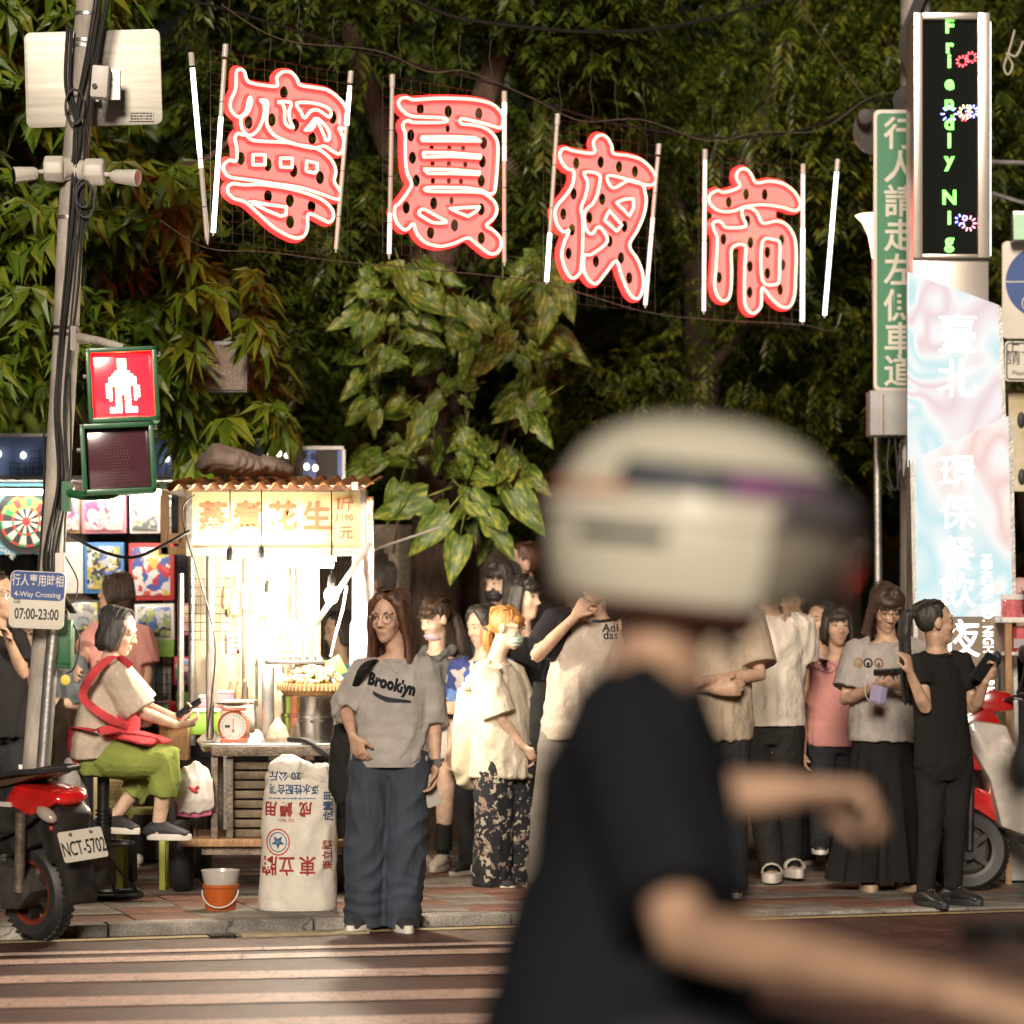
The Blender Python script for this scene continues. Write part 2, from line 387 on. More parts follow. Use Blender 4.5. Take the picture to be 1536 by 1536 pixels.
        td = (d * 0.72 + sd * 0.62 * th + nn * 0.3).normalized(); q2 = q + td * 0.042 * hk; td2 = (d * 0.9 + sd * 0.15 * th + nn * (0.3 + cu * .5)).normalized(); q3 = q2 + td2 * 0.03 * hk
        b.tube([q - td * 0.01 * hk, q, q2, q3, q3 + td2 * 0.018 * hk], [0.013 * hk, 0.0125 * hk, 0.0105 * hk, 0.0095 * hk, 0.007 * hk], 8)
        if s > 0: p.handR = (wr + d * 0.08 * hk + nn * 0.03 * hk, d, nn, sd)
        else: p.handL = (wr + d * 0.08 * hk + nn * 0.03 * hk, d, nn, sd)
    for s, hi, kn, an in ((1, hipR, knR, anR), (-1, hipL, knL, anL)):
        up = kn - hi; lo = an - kn; fd = rotz(R((ft or {}).get('R' if s > 0 else 'L', yaw + s * 9)))
        b.loft([(hi + Z * 0.03 * k, 0.08 * k * B, 0.085 * k * B), (hi + up * .15, 0.083 * k * B, 0.085 * k * B), (hi + up * .6, 0.064 * k * B, 0.066 * k * B), (kn, 0.053 * k, 0.055 * k), (kn + lo * .25, 0.053 * k, 0.057 * k), (kn + lo * .65, 0.039 * k, 0.042 * k), (an, 0.032 * k, 0.036 * k)], n=14)
        fp = V((an.x, an.y, an.z)); h0 = 0.085 * k
        b.loft([(fp - fd * 0.045 * k - Z * 0.05 * k, 0.028 * k, 0.026 * k), (fp - Z * 0.045 * k, 0.034 * k, 0.04 * k), (fp + fd * 0.07 * k - Z * 0.058 * k, 0.035 * k, 0.022 * k), (fp + fd * 0.115 * k - Z * 0.067 * k, 0.036 * k, 0.012 * k), (fp + fd * 0.135 * k - Z * 0.069 * k, 0.026 * k, 0.009 * k)], side=fd.cross(Z), n=12)
        b.loft([(an + Z * 0.02 * k, 0.033 * k, 0.036 * k), (fp - Z * 0.05 * k, 0.034 * k, 0.042 * k)], n=12)
        p.__dict__['fd' + ('R' if s > 0 else 'L')] = fd
    # head
    def he(a, f, z, rx, rf, rz): b.ell(hp(a, f, z), (rx * k, rf * k, rz * k), hm, 16, 11)
    he(0, -.012, .02, .074, .093, .092); he(0, .022, -.03, .0605, .066, .086); he(0, .03, -.085, .044, .05, .036); he(0, .055, -.105, .026, .024, .02)
    for s in (-1, 1):
        he(s * .036, .052, -.036, .026, .026, .026); he(s * .034, .069, .022, .026, .012, .01); he(s * .077, -.008, -.012, .011, .02, .033)
        he(s * .0125, .090, -.04, .0085, .011, .008); he(s * .031, .071, -.004, .017, .008, .010)
    b.loft([(hp(0, .078, .012), .008 * k, .008 * k), (hp(0, .09, -.018), .0095 * k, .009 * k), (hp(0, .103, -.038), .012 * k, .009 * k)], n=10)
    he(0, .074, -.07, .024, .014, .008); he(0, .074, -.0795, .021, .013, .008)
    p.body = remesh(b, 'body', m, root, vox, 2)
    if face:
        for s in (-1, 1):
            MB().ell(hp(s * .031, .0735, -.004), (.0115 * k, .008 * k, .0044 * k), hm).build('eye', EYEW, root)
            MB().ell(hp(s * .031 + .0, .0795, -.004), (.0055 * k, .0035 * k, .0046 * k), hm).build('iris', EYEB, root)
            MB().tube([hp(s * (.031 - .016), .0765, -.004), hp(s * .026, .083, .0035), hp(s * .037, .0815, .0035), hp(s * .047, .073, -.003)], .0015 * k, 5).build('eyelid', BROW, root)
            MB().tube([hp(s * .014, .084, .019), hp(s * .03, .083, .025), hp(s * .05, .068, .020)], [.002 * k, .0026 * k, .0014 * k], 5).build('eyebrow', BROW, root)
        MB().ell(hp(0, .081, -.0705), (.0185 * k, .0075 * k, .0036 * k), hm).ell(hp(0, .080, -.0785), (.015 * k, .008 * k, .0045 * k), hm).build('lips', LIP, root)
    if hair: do_hair(p, **hair)
    if top: do_top(p, **top)
    if bottom: do_bottom(p, **bottom)
    if shoes: do_shoes(p, **shoes)
    return p

def do_hair(p, style='long', m=None, L=0.3, part=0.0, bangs=False, tail=None, face_open=62, volume=1.0, nst=150, seed=1):
    k, hp, hm = p.k, p.hp, p.hm; rd = random.Random(seed); b = MB(); v = volume
    # scalp shell, kept clear of the face
    b.ell(hp(0, -.026 - (v - 1) * .08, .028), (.0815 * k * v, .091 * k, .092 * k * (1 + (v - 1) * .4)), hm, 18, 12)
    if style in ('short', 'bob', 'long'): b.ell(hp(0, -.045, -.02), (.079 * k * v, .07 * k * v, .08 * k * v), hm, 16, 10)
    if bangs: b.ell(hp(0, .052, .05), (.062 * k, .042 * k, .034 * k), hm, 14, 9)
    else: b.ell(hp(0, -.002, .078), (.068 * k, .054 * k, .034 * k), hm, 14, 9)
    if style == 'long':
        for s in (-1, 1): b.loft([(hp(s * .03, .012, .098), .034 * k, .05 * k), (hp(s * .062 * v, .010, .062), .034 * k, .05 * k), (hp(s * .08 * v, -.006, -.02), .022 * k, .048 * k), (hp(s * .088 * v, -.02, -.11), .024 * k, .045 * k), (hp(s * .094 * v, -.015, -.12 - L * .45), .027 * k, .04 * k), (hp(s * .084 * v, .005, -.12 - L * .8), .02 * k, .03 * k)], side=hm @ V((1, 0, 0)), n=12)
        b.loft([(hp(0, -.06, .03), .07 * k, .05 * k), (hp(0, -.075, -.08), .082 * k, .045 * k), (hp(0, -.085, -.12 - L * .4), .085 * k, .035 * k), (hp(0, -.09, -.12 - L * .75), .07 * k, .025 * k)], side=hm @ V((1, 0, 0)), n=14)
    if style == 'bob':
        for s in (-1, 1): b.loft([(hp(s * .068, .0, .05), .026 * k, .05 * k), (hp(s * .083, -.01, -.03), .022 * k, .055 * k), (hp(s * .084, -.012, -.085), .02 * k, .05 * k)], side=hm @ V((1, 0, 0)), n=12)
        b.loft([(hp(0, -.06, .03), .075 * k, .055 * k), (hp(0, -.075, -.06), .086 * k, .05 * k), (hp(0, -.07, -.1), .075 * k, .04 * k)], side=hm @ V((1, 0, 0)), n=14)
    if style == 'bun': b.ell(hp(0, -.11, .06), (.04 * k, .035 * k, .04 * k), hm)
    tp = None
    if tail:                                        # list of head frame points the tail runs through
        tp = [hp(*q) for q in tail]
        b.loft([(q, r * k, r * k) for q, r in zip(tp, [.022] + [.03] * (len(tp) - 2) + [.01])], n=10)
    def wr(c): return 0.0035 * nz(V((c.x * 60, c.y * 60, c.z * 9))) + 0.002 * nz(V((c.x * 130, c.y * 130, c.z * 14)))
    o = remesh(b, 'hair', m, p.root, 0.0075, 3, wr)
    # loose strands lying on the shell, one mesh with it
    s = MB()
    for i in range(int(nst * 1.7)):
        az = rd.uniform(face_open, 360 - face_open) if not (bangs and i % 4 == 0) else rd.uniform(-face_open, face_open)
        front = abs((az + 180) % 360 - 180) < face_open
        a = R(az); pts = []; rad = rd.uniform(1.0, 1.045) * (v if abs(math.sin(a)) > .75 or math.cos(a) < 0 else 1)
        side = math.sin(a); top0 = V((part * .03 + rd.gauss(0, .008), -.02 + rd.uniform(-.05, .05) * (0 if front else 1), .118))
        end = -.02 if front else {'long': -.12 - L * rd.uniform(.7, 1.02), 'bob': -.10 - rd.uniform(0, .02), 'short': -.045}.get(style, -.02)
        if front: end = .015 + rd.uniform(-.004, .012)
        n = 9
        for j in range(n):
            t = j / (n - 1)
            if style in ('pony', 'bun') and not front:
                e = V((side * .082, -.026 + math.cos(a) * .09 * .6, .03 - t * .02)); q = V((side * .083 * math.cos(t * 1.4), -.026 + .088 * math.cos(a) * (1 - t) - .095 * t, .03 + .09 * (1 - abs(math.cos(a)) * .3) * math.cos(t * 1.2) - 0.02 * t))
                pts.append(hp(q.x, q.y, q.z)); continue
            if t < .55:
                u = t / .55 * math.pi / 2
                q = V((math.sin(u) * side * .083 * rad + top0.x * math.cos(u), -.026 + math.sin(u) * math.cos(a) * .094 * rad + (top0.y + .026) * math.cos(u), .028 + math.cos(u) * .094 * rad))
                if front: q.z = max(q.z, .02)
            else:
                w = (t - .55) / .45; q = V((side * (.083 + .008 * math.sin(w * 3)) * rad, -.026 + math.cos(a) * .094 * rad * (1 - .15 * w), .028 + (end - .028) * w))
                if front: q.y = .072 + .012 * math.cos(side); q.x = side * .075
            q += V((rd.gauss(0, .0015), rd.gauss(0, .0015), 0)); pts.append(hp(q.x, q.y, q.z))
        r = rd.uniform(.0013, .0028) * k
        s.tube(pts, [r * (1 - .6 * (j / (n - 1)) ** 2) for j in range(n)], 4)
    if tp:
        for i in range(40):
            d0 = V((rd.gauss(0, .012), rd.gauss(0, .012), rd.gauss(0, .008))) * k
            s.tube(catmull([q + d0 * (1.2 if j else .5) for j, q in enumerate(tp)], 3, False), .003 * k, 4)
    me = s.mesh('strands', m); bm = bmesh.new(); bm.from_mesh(o.data); bm.from_mesh(me); bm.to_mesh(o.data); bm.free(); bpy.data.meshes.remove(me)
    o.data.polygons.foreach_set('use_smooth', [True] * len(o.data.polygons)); p.hair = o
    return o

def do_top(p, m=None, length=0.1, ease=0.03, sleeve=0.75, sw=0.075, se=0.075, m_sl=None, amp=0.006, seed=1, name='shirt', vox=0.010, collar=True, belly=0.0, cuff=None, m_col=None):
    """sleeve: 0..1 share of upper arm, 1..2 runs on along the forearm"""
    k = p.k; b = MB(); ax = (p.neck - p.pel).normalized(); e = ease * k; sp = p.sp; lat = p.lat; fw = p.fw
    hem = p.pel - Z * length * k
    secs = [(hem, .155 * k + e, .112 * k + e), (p.pel, .157 * k + e, .112 * k + e), (sp(.3) + fw * belly * k, .146 * k + e * 1.1, .1 * k + e * 1.1 + belly * k), (sp(.5) + fw * belly * .5 * k, .145 * k + e, .1 * k + e), (sp(.7), .155 * k + e * .8, .104 * k + e * .7), (sp(.86), .158 * k + e * .3, .088 * k + e * .3), (sp(.945), .118 * k, .074 * k), (p.neck - ax * .010 * k, .084 * k, .074 * k)]
    b.loft(secs, side=lat, n=20, cap='flat')
    for sh, el, wr in ((p.shR, p.elR, p.wrR), (p.shL, p.elL, p.wrL)):
        mid = (p.shR + p.shL) / 2
        bs = MB() if m_sl else b
        pts = [(sh + (mid - sh) * .35, sw * k * .95, sw * k), (sh, sw * k, sw * k)]
        u = el - sh; l = wr - el; t = min(sleeve, 1.0)
        if t > .5: pts.append((sh + u * t * .5, (sw * .5 + se * .5) * k, (sw * .5 + se * .5) * k))
        pts.append((sh + u * t, se * k, se * k))
        if sleeve > 1:
            t2 = sleeve - 1; pts.append((el + l * t2 * .5, se * k * .95, se * k * .95)); pts.append((el + l * t2 * .92, se * k * .95, se * k * .95)); pts.append((el + l * t2, (cuff or se * .8) * k, (cuff or se * .8) * k))
        bs.loft(pts, n=14, cap='flat')
        if m_sl: remesh(bs, 'sleeve', m_sl, p.root, vox, 2, wrinkle(amp * k, 9, 4, seed))
    f = wrinkle(amp * k, 9, 4, seed, (p.pel.z + .05 * k, .25 * k))
    p.top = remesh(b, name, m, p.root, vox, 2, f)
    if collar:
        pts = []
        for i in range(18):
            a = 2 * math.pi * i / 18; pts.append(p.neck - ax * .008 * k + lat * .082 * k * math.cos(a) + fw * .073 * k * math.sin(a) - ax * .014 * k * max(0, math.sin(a)))
        MB().tube(pts, .008 * k, 6, closed=True).build('collar', m_col or m, p.root)

def do_bottom(p, m=None, kind='pants', rad=(.095, .078, .07), hem=0.03, amp=0.006, seed=2, m2=None, length=None, waist=.10, name=None, vox=.010, flare=.25, nf=13):
    k = p.k; b = MB(); lat = p.lat; ax = (p.neck - p.pel).normalized()
    wst = p.pel + ax * waist * k
    if kind == 'skirt':
        hz = p.gz + hem; n = 64; secs = []; vs = []; fs = []; rows = 18
        for i in range(rows):
            t = i / (rows - 1); c = V((wst.x + (p.hipR.x + p.hipL.x) / 2 * 0, wst.y, wst.z)); z = wst.z + (hz - wst.z) * t
            rr = (.178 + (flare - .02) * max(0, t - .1) ** 1.1) * k if t > .1 else (.16 + .018 * t / .1) * k
            for j in range(n):
                a = 2 * math.pi * j / n; f = 1 + .13 * t ** .8 * math.sin(nf * a + 1.4 * math.sin(3 * a) + t * .8) 
                q = V((wst.x, wst.y, z)) + lat * rr * f * math.cos(a) + p.fw * rr * .72 * f * math.sin(a); vs.append(q)
        for i in range(rows - 1):
            for j in range(n): fs.append((i * n + j, i * n + (j + 1) % n, (i + 1) * n + (j + 1) % n, (i + 1) * n + j))
        fs.append(tuple(range(n))); b.add(vs, fs); p.bot = b.build(name or 'skirt', m, p.root); return
    b.loft([(wst, .138 * k, .1 * k), (p.pel + ax * .04 * k, .158 * k, .115 * k), (p.pel, .168 * k, .122 * k), (p.pel - ax * .06 * k, .165 * k, .118 * k), (p.pel - ax * .125 * k, .135 * k, .095 * k)], side=lat, n=18, cap='flat')
    for s, hi, kn, an in ((1, p.hipR, p.knR, p.anR), (-1, p.hipL, p.knL, p.anL)):
        up = kn - hi; lo = an - kn; r0, r1, r2 = [q * k for q in rad]
        if kind == 'shorts':
            e = hi + up * (length or .5); b.loft([(hi + Z * .03 * k, r0 * .95, r0), (hi + up * .1, r0, r0 * 1.05), (e, r1, r1)], n=16, cap='flat')
        else:
            end = kn + lo * (length if length is not None else 1) - Z * (0 if length is not None else .085 * k - hem)
            b.loft([(hi + Z * .03 * k, r0 * .92, r0), (hi + up * .12, r0, r0 * 1.05), (hi + up * .55, (r0 + r1) / 2, (r0 + r1) / 2 * 1.03), (kn, r1, r1), (kn.lerp(end, .5), (r1 + r2) / 2, (r1 + r2) / 2), (kn.lerp(end, .9), r2 * 1.02, r2 * 1.05), (end, r2, r2 * 1.05)], n=16, cap='flat')
    p.bot = remesh(b, name or ('shorts' if kind == 'shorts' else 'trousers'), m, p.root, vox, 2, wrinkle(amp * k, 8, 9, seed, (p.gz + .12 * k, .35 * k)))

def do_shoes(p, m=None, sole=None, kind='sneaker', th=.03, accent=None, sock=None, sockh=.12, msock=None):
    k = p.k
    for s, an, fd, kn in ((1, p.anR, p.fdR, p.knR), (-1, p.anL, p.fdL, p.knL)):
        sd = fd.cross(Z).normalized(); z0 = an.z - .085 * k; c = V((an.x, an.y, z0)); b = MB()
        def outline(o, n=22):
            out = []
            for i in range(n):
                a = 2 * math.pi * i / n; f = math.cos(a); l = math.sin(a)
                w = .047 - .008 * (1 if f < 0 else 0) ; ln = .165 if f > 0 else .075
                out.append(((f * ln + .012) * k * o, l * w * k * (1 + (.1 if f > 0 else 0)) * o))
            return out
        shoe = MB()
        if kind == 'sandal':
            b.prism([(x, y) for x, y in outline(1.04)], c, fd, sd, th * k, Z); so = b.build('sandal', sole, p.root, bevel=.004)
            shoe.loft([(c + fd * .08 * k + Z * (th + .045 * math.sin(q_)) * k - sd * .05 * math.cos(q_) * k, .032 * k, .005 * k) for q_ in (0, .5, 1.0, 1.57, 2.1, 2.6, 3.14)], side=fd, n=8).build('strap', m or sole, so)
            continue
        shoe.loft([(c - fd * .058 * k + Z * .045 * k, .036 * k, .032 * k), (c - fd * .02 * k + Z * .058 * k, .041 * k, .05 * k), (c + fd * .04 * k + Z * .055 * k, .043 * k, .044 * k), (c + fd * .1 * k + Z * .043 * k, .046 * k, .03 * k), (c + fd * .155 * k + Z * .034 * k, .036 * k, .02 * k)], side=sd, n=14)
        shoe.loft([(c + Z * .05 * k, .038 * k, .046 * k), (c + Z * .095 * k, .04 * k, .046 * k)], side=sd, n=14, cap='flat')
        so = shoe.build('shoe', m, p.root)
        b.prism(outline(1.05), c, fd, sd, th * k, Z); b.build('sole', sole, so, bevel=.005)
        if accent:
            a = MB()
            for q in (-1, 1): a.loft([(c + fd * .0 * k + sd * q * .043 * k + Z * .04 * k, .03 * k, .006 * k), (c + fd * .05 * k + sd * q * .041 * k + Z * .072 * k, .018 * k, .006 * k)], side=fd, n=8)
            a.ell(c + fd * .05 * k + Z * .078 * k, (.034 * k, .034 * k, .026 * k)); a.build('side_panel', accent, so)
        la = MB()
        for i in range(4): 
            q = c + fd * (.03 + .02 * i) * k + Z * (.1 - .011 * i) * k; la.tube([q - sd * .02 * k, q + Z * .005 * k, q + sd * .02 * k], .003 * k, 4)
        la.build('laces', SOLE if accent or sole != SOLE else BLK, so)
        if msock: MB().loft([(c + Z * .06 * k, .04 * k, .043 * k), (an + Z * .06 * k, .037 * k, .041 * k), (an.lerp(kn, .55), .047 * k, .05 * k), (an.lerp(kn, sockh), .056 * k, .06 * k)], n=14, cap='flat').build('sock', msock, p.root)
def glasses(p, m, r=.024):
    hp, k = p.hp, p.k; b = MB(); rim = []
    for s in (-1, 1):
        pts = [hp(s * .031 + r * math.cos(a), .094 - .006 * abs(math.cos(a)), -.006 + r * .88 * math.sin(a)) for a in [2 * math.pi * i / 16 for i in range(16)]]
        b.tube(pts, .0016 * k, 5, closed=True); b.tube([hp(s * (.031 + r), .088, .0), hp(s * .075, .06, .004), hp(s * .08, -.005, .002)], .0016 * k, 5)
    b.tube([hp(-.008, .094, .0), hp(0, .098, .003), hp(.008, .094, .0)], .0016 * k, 5)
    return b.build('glasses', m, p.root)
def face_mask(p, m, drop=0.0):
    b = MB(); hp, hm, k = p.hp, p.hm, p.k
    b.ell(hp(0, .052, -.062 - drop), (.056 * k, .052 * k, .05 * k), hm, 18, 12)
    for s in (-1, 1): b.tube([hp(s * .05, .07, -.045 - drop), hp(s * .072, .02, -.02), hp(s * .083, -.012, -.01)], .0018 * k, 4)
    def wr(c): return .0025 * math.sin((c.z) * 320)
    return remesh(b, 'face_mask', m, p.root, .005, 2, wr)
def phone(p_or_loc, d, n, label, size=(.075, .155, .009), m=None, scr=None, lift=0.0, group=None, near=None):
    """a handset held in a hand: d = long axis, n = screen normal"""
    d, n = V(d).normalized(), V(n).normalized(); n = (n - d * n.dot(d)).normalized(); s = d.cross(n); M = Matrix((s, d, n)).transposed(); c = V(p_or_loc)
    t = thing('mobile_phone', c, label, 'phone', group)
    MB().box(c, size, M).build('case', m or BLK, t, bevel=.004)
    MB().box(c + n * (size[2] / 2 + .0006), (size[0] * .92, size[1] * .93, .001), M).build('screen', scr or LENS, t)
    b = MB(); 
    for i in range(2): b.lathe(c - n * (size[2] / 2 + .002) + d * (.052 - .03 * i) + s * .018, [(.0, -.002), (.011, -.002), (.011, .002), (.0, .002)], 12, M)
    b.build('camera_lens', LENS, t)
    return t
def bag(name, label, c, size, m, cat, strap=None, lat=X, seed=3, amp=.012, strap_m=None, group=None, thick=.012):
    """soft slouching bag, with strap points"""
    c = V(c); t = thing(name, c - Z * size[2] / 2, label, cat, group); b = MB(); w, d, h = size
    la = V(lat).normalized()
    b.loft([(c - Z * h * .5, w * .42, d * .4), (c - Z * h * .42, w * .5, d * .5), (c - Z * h * .1, w * .52, d * .55), (c + Z * h * .25, w * .45, d * .4), (c + Z * h * .48, w * .36, d * .12)], side=la, n=18)
    remesh(b, 'sack_body', m, t, .011, 2, wrinkle(amp, 11, 6, seed))
    if strap:
        for st in strap: MB().loft([(q, thick, .004) for q in catmull([tuple(q) for q in st], 4, False)], side=la, n=8, cap='flat').build('strap', strap_m or m, t)
    return t
# ------------------------------------------------------------------ ground
ASPH = mat('asphalt_red_light_tint', (0.088, 0.038, 0.026), 0.5, var=0.45, scale=5, bump=0.5, bscale=140, col2=(0.15, 0.068, 0.048))  # red light spilling over the road is mixed into this base colour
PAINT = mat('worn_white_paint_red_light_tint', (0.86, 0.64, 0.54), 0.55, var=0.16, scale=22, bump=0.3, bscale=160, col2=(0.90, 0.68, 0.57), stretch=(0.25, 1, 1))  # white paint coloured pink, the red road light is part of the tint
YPAINT = mat('worn_yellow_paint', (0.42, 0.34, 0.16), 0.6, var=0.3, scale=22, bump=0.3, bscale=160)
CONC = mat('concrete', (0.30, 0.28, 0.25), 0.85, var=0.3, scale=6, bump=0.4, bscale=90)
TRED = mat('red_paver', (0.20, 0.095, 0.066), 0.7, var=0.3, scale=9, bump=0.4, bscale=120)
TGRY = mat('grey_paver', (0.20, 0.175, 0.148), 0.7, var=0.3, scale=9, bump=0.4, bscale=120)
MORT = mat('dark_joint', (0.06, 0.055, 0.05), 0.9, var=0.3)
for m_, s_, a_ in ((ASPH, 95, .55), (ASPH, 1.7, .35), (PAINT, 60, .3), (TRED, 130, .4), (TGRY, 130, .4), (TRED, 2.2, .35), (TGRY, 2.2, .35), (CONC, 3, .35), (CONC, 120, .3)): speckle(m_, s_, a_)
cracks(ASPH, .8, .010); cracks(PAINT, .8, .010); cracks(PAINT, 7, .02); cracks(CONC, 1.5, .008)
def face_sheet(name, pts, m, parent=None, kind=None):
    me = bpy.data.meshes.new(name); me.from_pydata([tuple(p) for p in pts], [], [tuple(range(len(pts)))]); me.materials.append(m)
    o = link(name, me, parent)
    if kind: o['kind'] = kind
    return o
ground = face_sheet('ground', [(-60, -40, -0.03), (60, -40, -0.03), (60, 120, -0.03), (-60, 120, -0.03)], MORT, kind='structure')
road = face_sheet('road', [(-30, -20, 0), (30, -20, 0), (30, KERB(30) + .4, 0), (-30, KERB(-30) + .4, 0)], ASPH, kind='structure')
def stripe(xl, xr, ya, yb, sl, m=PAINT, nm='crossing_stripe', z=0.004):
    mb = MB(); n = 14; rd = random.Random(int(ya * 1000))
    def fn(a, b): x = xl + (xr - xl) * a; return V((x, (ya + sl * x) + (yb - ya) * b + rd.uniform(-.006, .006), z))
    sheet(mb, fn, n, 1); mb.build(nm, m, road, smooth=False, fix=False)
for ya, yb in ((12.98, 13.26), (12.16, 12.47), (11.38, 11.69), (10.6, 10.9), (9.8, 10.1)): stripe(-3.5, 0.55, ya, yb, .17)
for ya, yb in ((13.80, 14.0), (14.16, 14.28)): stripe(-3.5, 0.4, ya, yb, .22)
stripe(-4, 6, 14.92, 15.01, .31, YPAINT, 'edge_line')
walk = MB()
def wfn(a, b):
    x = -12 + 26 * a; y = KERB(x) + .16 + (40 - KERB(x)) * b ** 1.5; return V((x, y, GZ(x) - .022))
sheet(walk, wfn, 60, 30)
sidewalk = walk.build('sidewalk', MORT, fix=False); sidewalk['kind'] = 'structure'
e1 = V((1, .31, 0)).normalized(); e2 = V((-.31, 1, 0)).normalized(); MR = Matrix.Rotation(math.atan(.31), 3, 'Z')
tw = 0.335
def tile_mesh(m, nm):
    b = MB(); b.box((0, 0, -.012), (tw - .008, tw - .008, .028)); me = b.mesh(nm, m, False); bm = bmesh.new(); bm.from_mesh(me)
    bmesh.ops.recalc_face_normals(bm, faces=bm.faces); bm.to_mesh(me); bm.free(); return me
TM = [tile_mesh(TRED, 'paving_tile'), tile_mesh(TGRY, 'paving_tile')]
far = MB(); cand = []
for i in range(-13, 24):
    for j in range(0, 34):
        c = V((0, KERB(0) + .02, 0)) + e1 * (i * tw) + e2 * (.30 + j * tw); 
        px = CX + c.x * F / c.y
        if -80 < px < 1620 and c.y < 28: cand.append((c.y, i, j, c))
cand.sort(key=lambda q: q[0]); rd = random.Random(5)
for n_, (y, i, j, c) in enumerate(cand):
    red = ((j // 1 + (i // 2) * 1) % 3 == 0) or ((i * 7 + j * 13) % 11 == 0); 
    z = GZ(c.x) + rd.uniform(-.002, .002)
    if n_ < 290:
        o = bpy.data.objects.new('paving_tile', TM[0 if red else 1]); COL.objects.link(o); o.parent = sidewalk
        o.location = (c.x, c.y, z); o.rotation_euler = (rd.uniform(-.004, .004), rd.uniform(-.004, .004), math.atan(.31))
    else:
        far.mi = 0 if red else 1; far.box((c.x, c.y, z - .012), (tw - .008, tw - .008, .028), MR)
fo = far.build('paving_tile', [TRED, TGRY], sidewalk, smooth=False); fo['kind'] = 'stuff'
kb = MB(); kb.box((0, 0, 0), (.985, .155, .12)); kme = None
for i in range(-7, 9):
    c = V((0, KERB(0), 0)) + e1 * (i + .5) + e2 * .079; b = MB(); za, zb = GZ((c - e1 * .5).x), GZ((c + e1 * .5).x)
    vs = []
    for z in (0, 1):
        for s, t in ((-1, -1), (1, -1), (1, 1), (-1, 1)):
            q = c + e1 * s * .494 + e2 * t * .077; vs.append((q.x, q.y, -.06 if z == 0 else (za if s < 0 else zb) + .004))
    b.add(vs, [(3, 2, 1, 0), (4, 5, 6, 7), (0, 1, 5, 4), (1, 2, 6, 5), (2, 3, 7, 6), (3, 0, 4, 7)])
    b.build('kerb_stone', CONC, sidewalk, bevel=.008)
# drain cover beside the kerb
dc = W(455, 1396, 14.62); dr = thing('drain_cover', (dc.x, dc.y, 0), 'flat yellowish drain plate with a black grate end lying in the gutter', 'drain cover')
b = MB(); b.box((dc.x, dc.y, .006), (.62, .13, .012), MR); b.build('plate', mat('pale_plate', (.34, .29, .18), .7, var=.2), dr, bevel=.003)
b = MB()
for i in range(7): q = V((dc.x, dc.y, .008)) - e1 * (.34 + .018 * i); b.box(q, (.008, .13, .014), MR)
b.build('grate', BLK, dr)
# ------------------------------------------------------------------ fence
STONE = mat('granite_post', (0.42, 0.36, 0.27), 0.85, var=0.4, scale=45, bump=0.5, bscale=110)
SLAT = mat('dark_metal_slat', (0.13, 0.11, 0.085), 0.5, 0.2, var=0.3)
fen = thing('slatted_fence', (-1.4, 20.6, 0), 'stone post fence with dark vertical metal slats behind the crowd', 'fence')
fa, fb = V((-1.42, 19.53, 0)), V((4.8, 30.2, 0)); fdv = (fb - fa); fl = fdv.length; fdv.normalize(); fn_ = fdv.cross(Z); FM = Matrix((fdv, -fn_, Z)).transposed()
sm_ = MB().box((0, 0, 1.05), (.016, .03, 1.86), FM).mesh('slat', SLAT, False)
d = 0.0; i = 0
while d < fl:
    q = fa + fdv * d; MB().box(q + Z * 1.07, (.19, .19, 2.14), FM).build('post', STONE, fen, bevel=.012)
    for zz in (.16, 1.92): MB().box(q + fdv * .62 + Z * zz, (1.05, .04, .05), FM).build('rail', SLAT, fen)
    n = 20
    for j in range(n):
        if i >= 8 and j % 2: continue
        o = bpy.data.objects.new('slat', sm_); COL.objects.link(o); adopt(o, fen); o.location = q + fdv * (.13 + .98 * (j + .5) / n) - fn_ * .0
    d += 1.24; i += 1
# ------------------------------------------------------------------ foliage
def leafmat(name, a, b_, c, rough=.42):
    m = bpy.data.materials.new(name); m.use_nodes = True; t = m.node_tree; N, L = t.nodes, t.links; bs = N['Principled BSDF']
    g = N.new('ShaderNodeNewGeometry'); r = N.new('ShaderNodeValToRGB'); e = r.color_ramp.elements
    e[0].position = 0; e[0].color = a + (1,); e[1].position = 1; e[1].color = c + (1,); q = e.new(.55); q.color = b_ + (1,)
    L.new(g.outputs['Random Per Island'], r.inputs[0]); L.new(r.outputs[0], bs.inputs['Base Color'])
    bs.inputs['Roughness'].default_value = rough; bs.inputs['Specular IOR Level'].default_value = .4
    tl = N.new('ShaderNodeBsdfTranslucent'); L.new(r.outputs[0], tl.inputs[0]); mx = N.new('ShaderNodeMixShader'); mx.inputs[0].default_value = .25
    L.new(bs.outputs[0], mx.inputs[1]); L.new(tl.outputs[0], mx.inputs[2]); L.new(mx.outputs[0], N['Material Output'].inputs[0]); return m
LA = leafmat('palm_lobed_leaf', (.045, .095, .008), (.095, .160, .010), (.22, .24, .022))
LB = leafmat('small_leaf', (.028, .046, .006), (.062, .082, .008), (.18, .185, .02))
LC = leafmat('dark_leaf', (.030, .050, .006), (.055, .082, .009), (.11, .13, .014))
BARK = mat('bark', (.075, .048, .03), .9, var=.5, scale=18, bump=.9, bscale=35, stretch=(1, 1, .3))
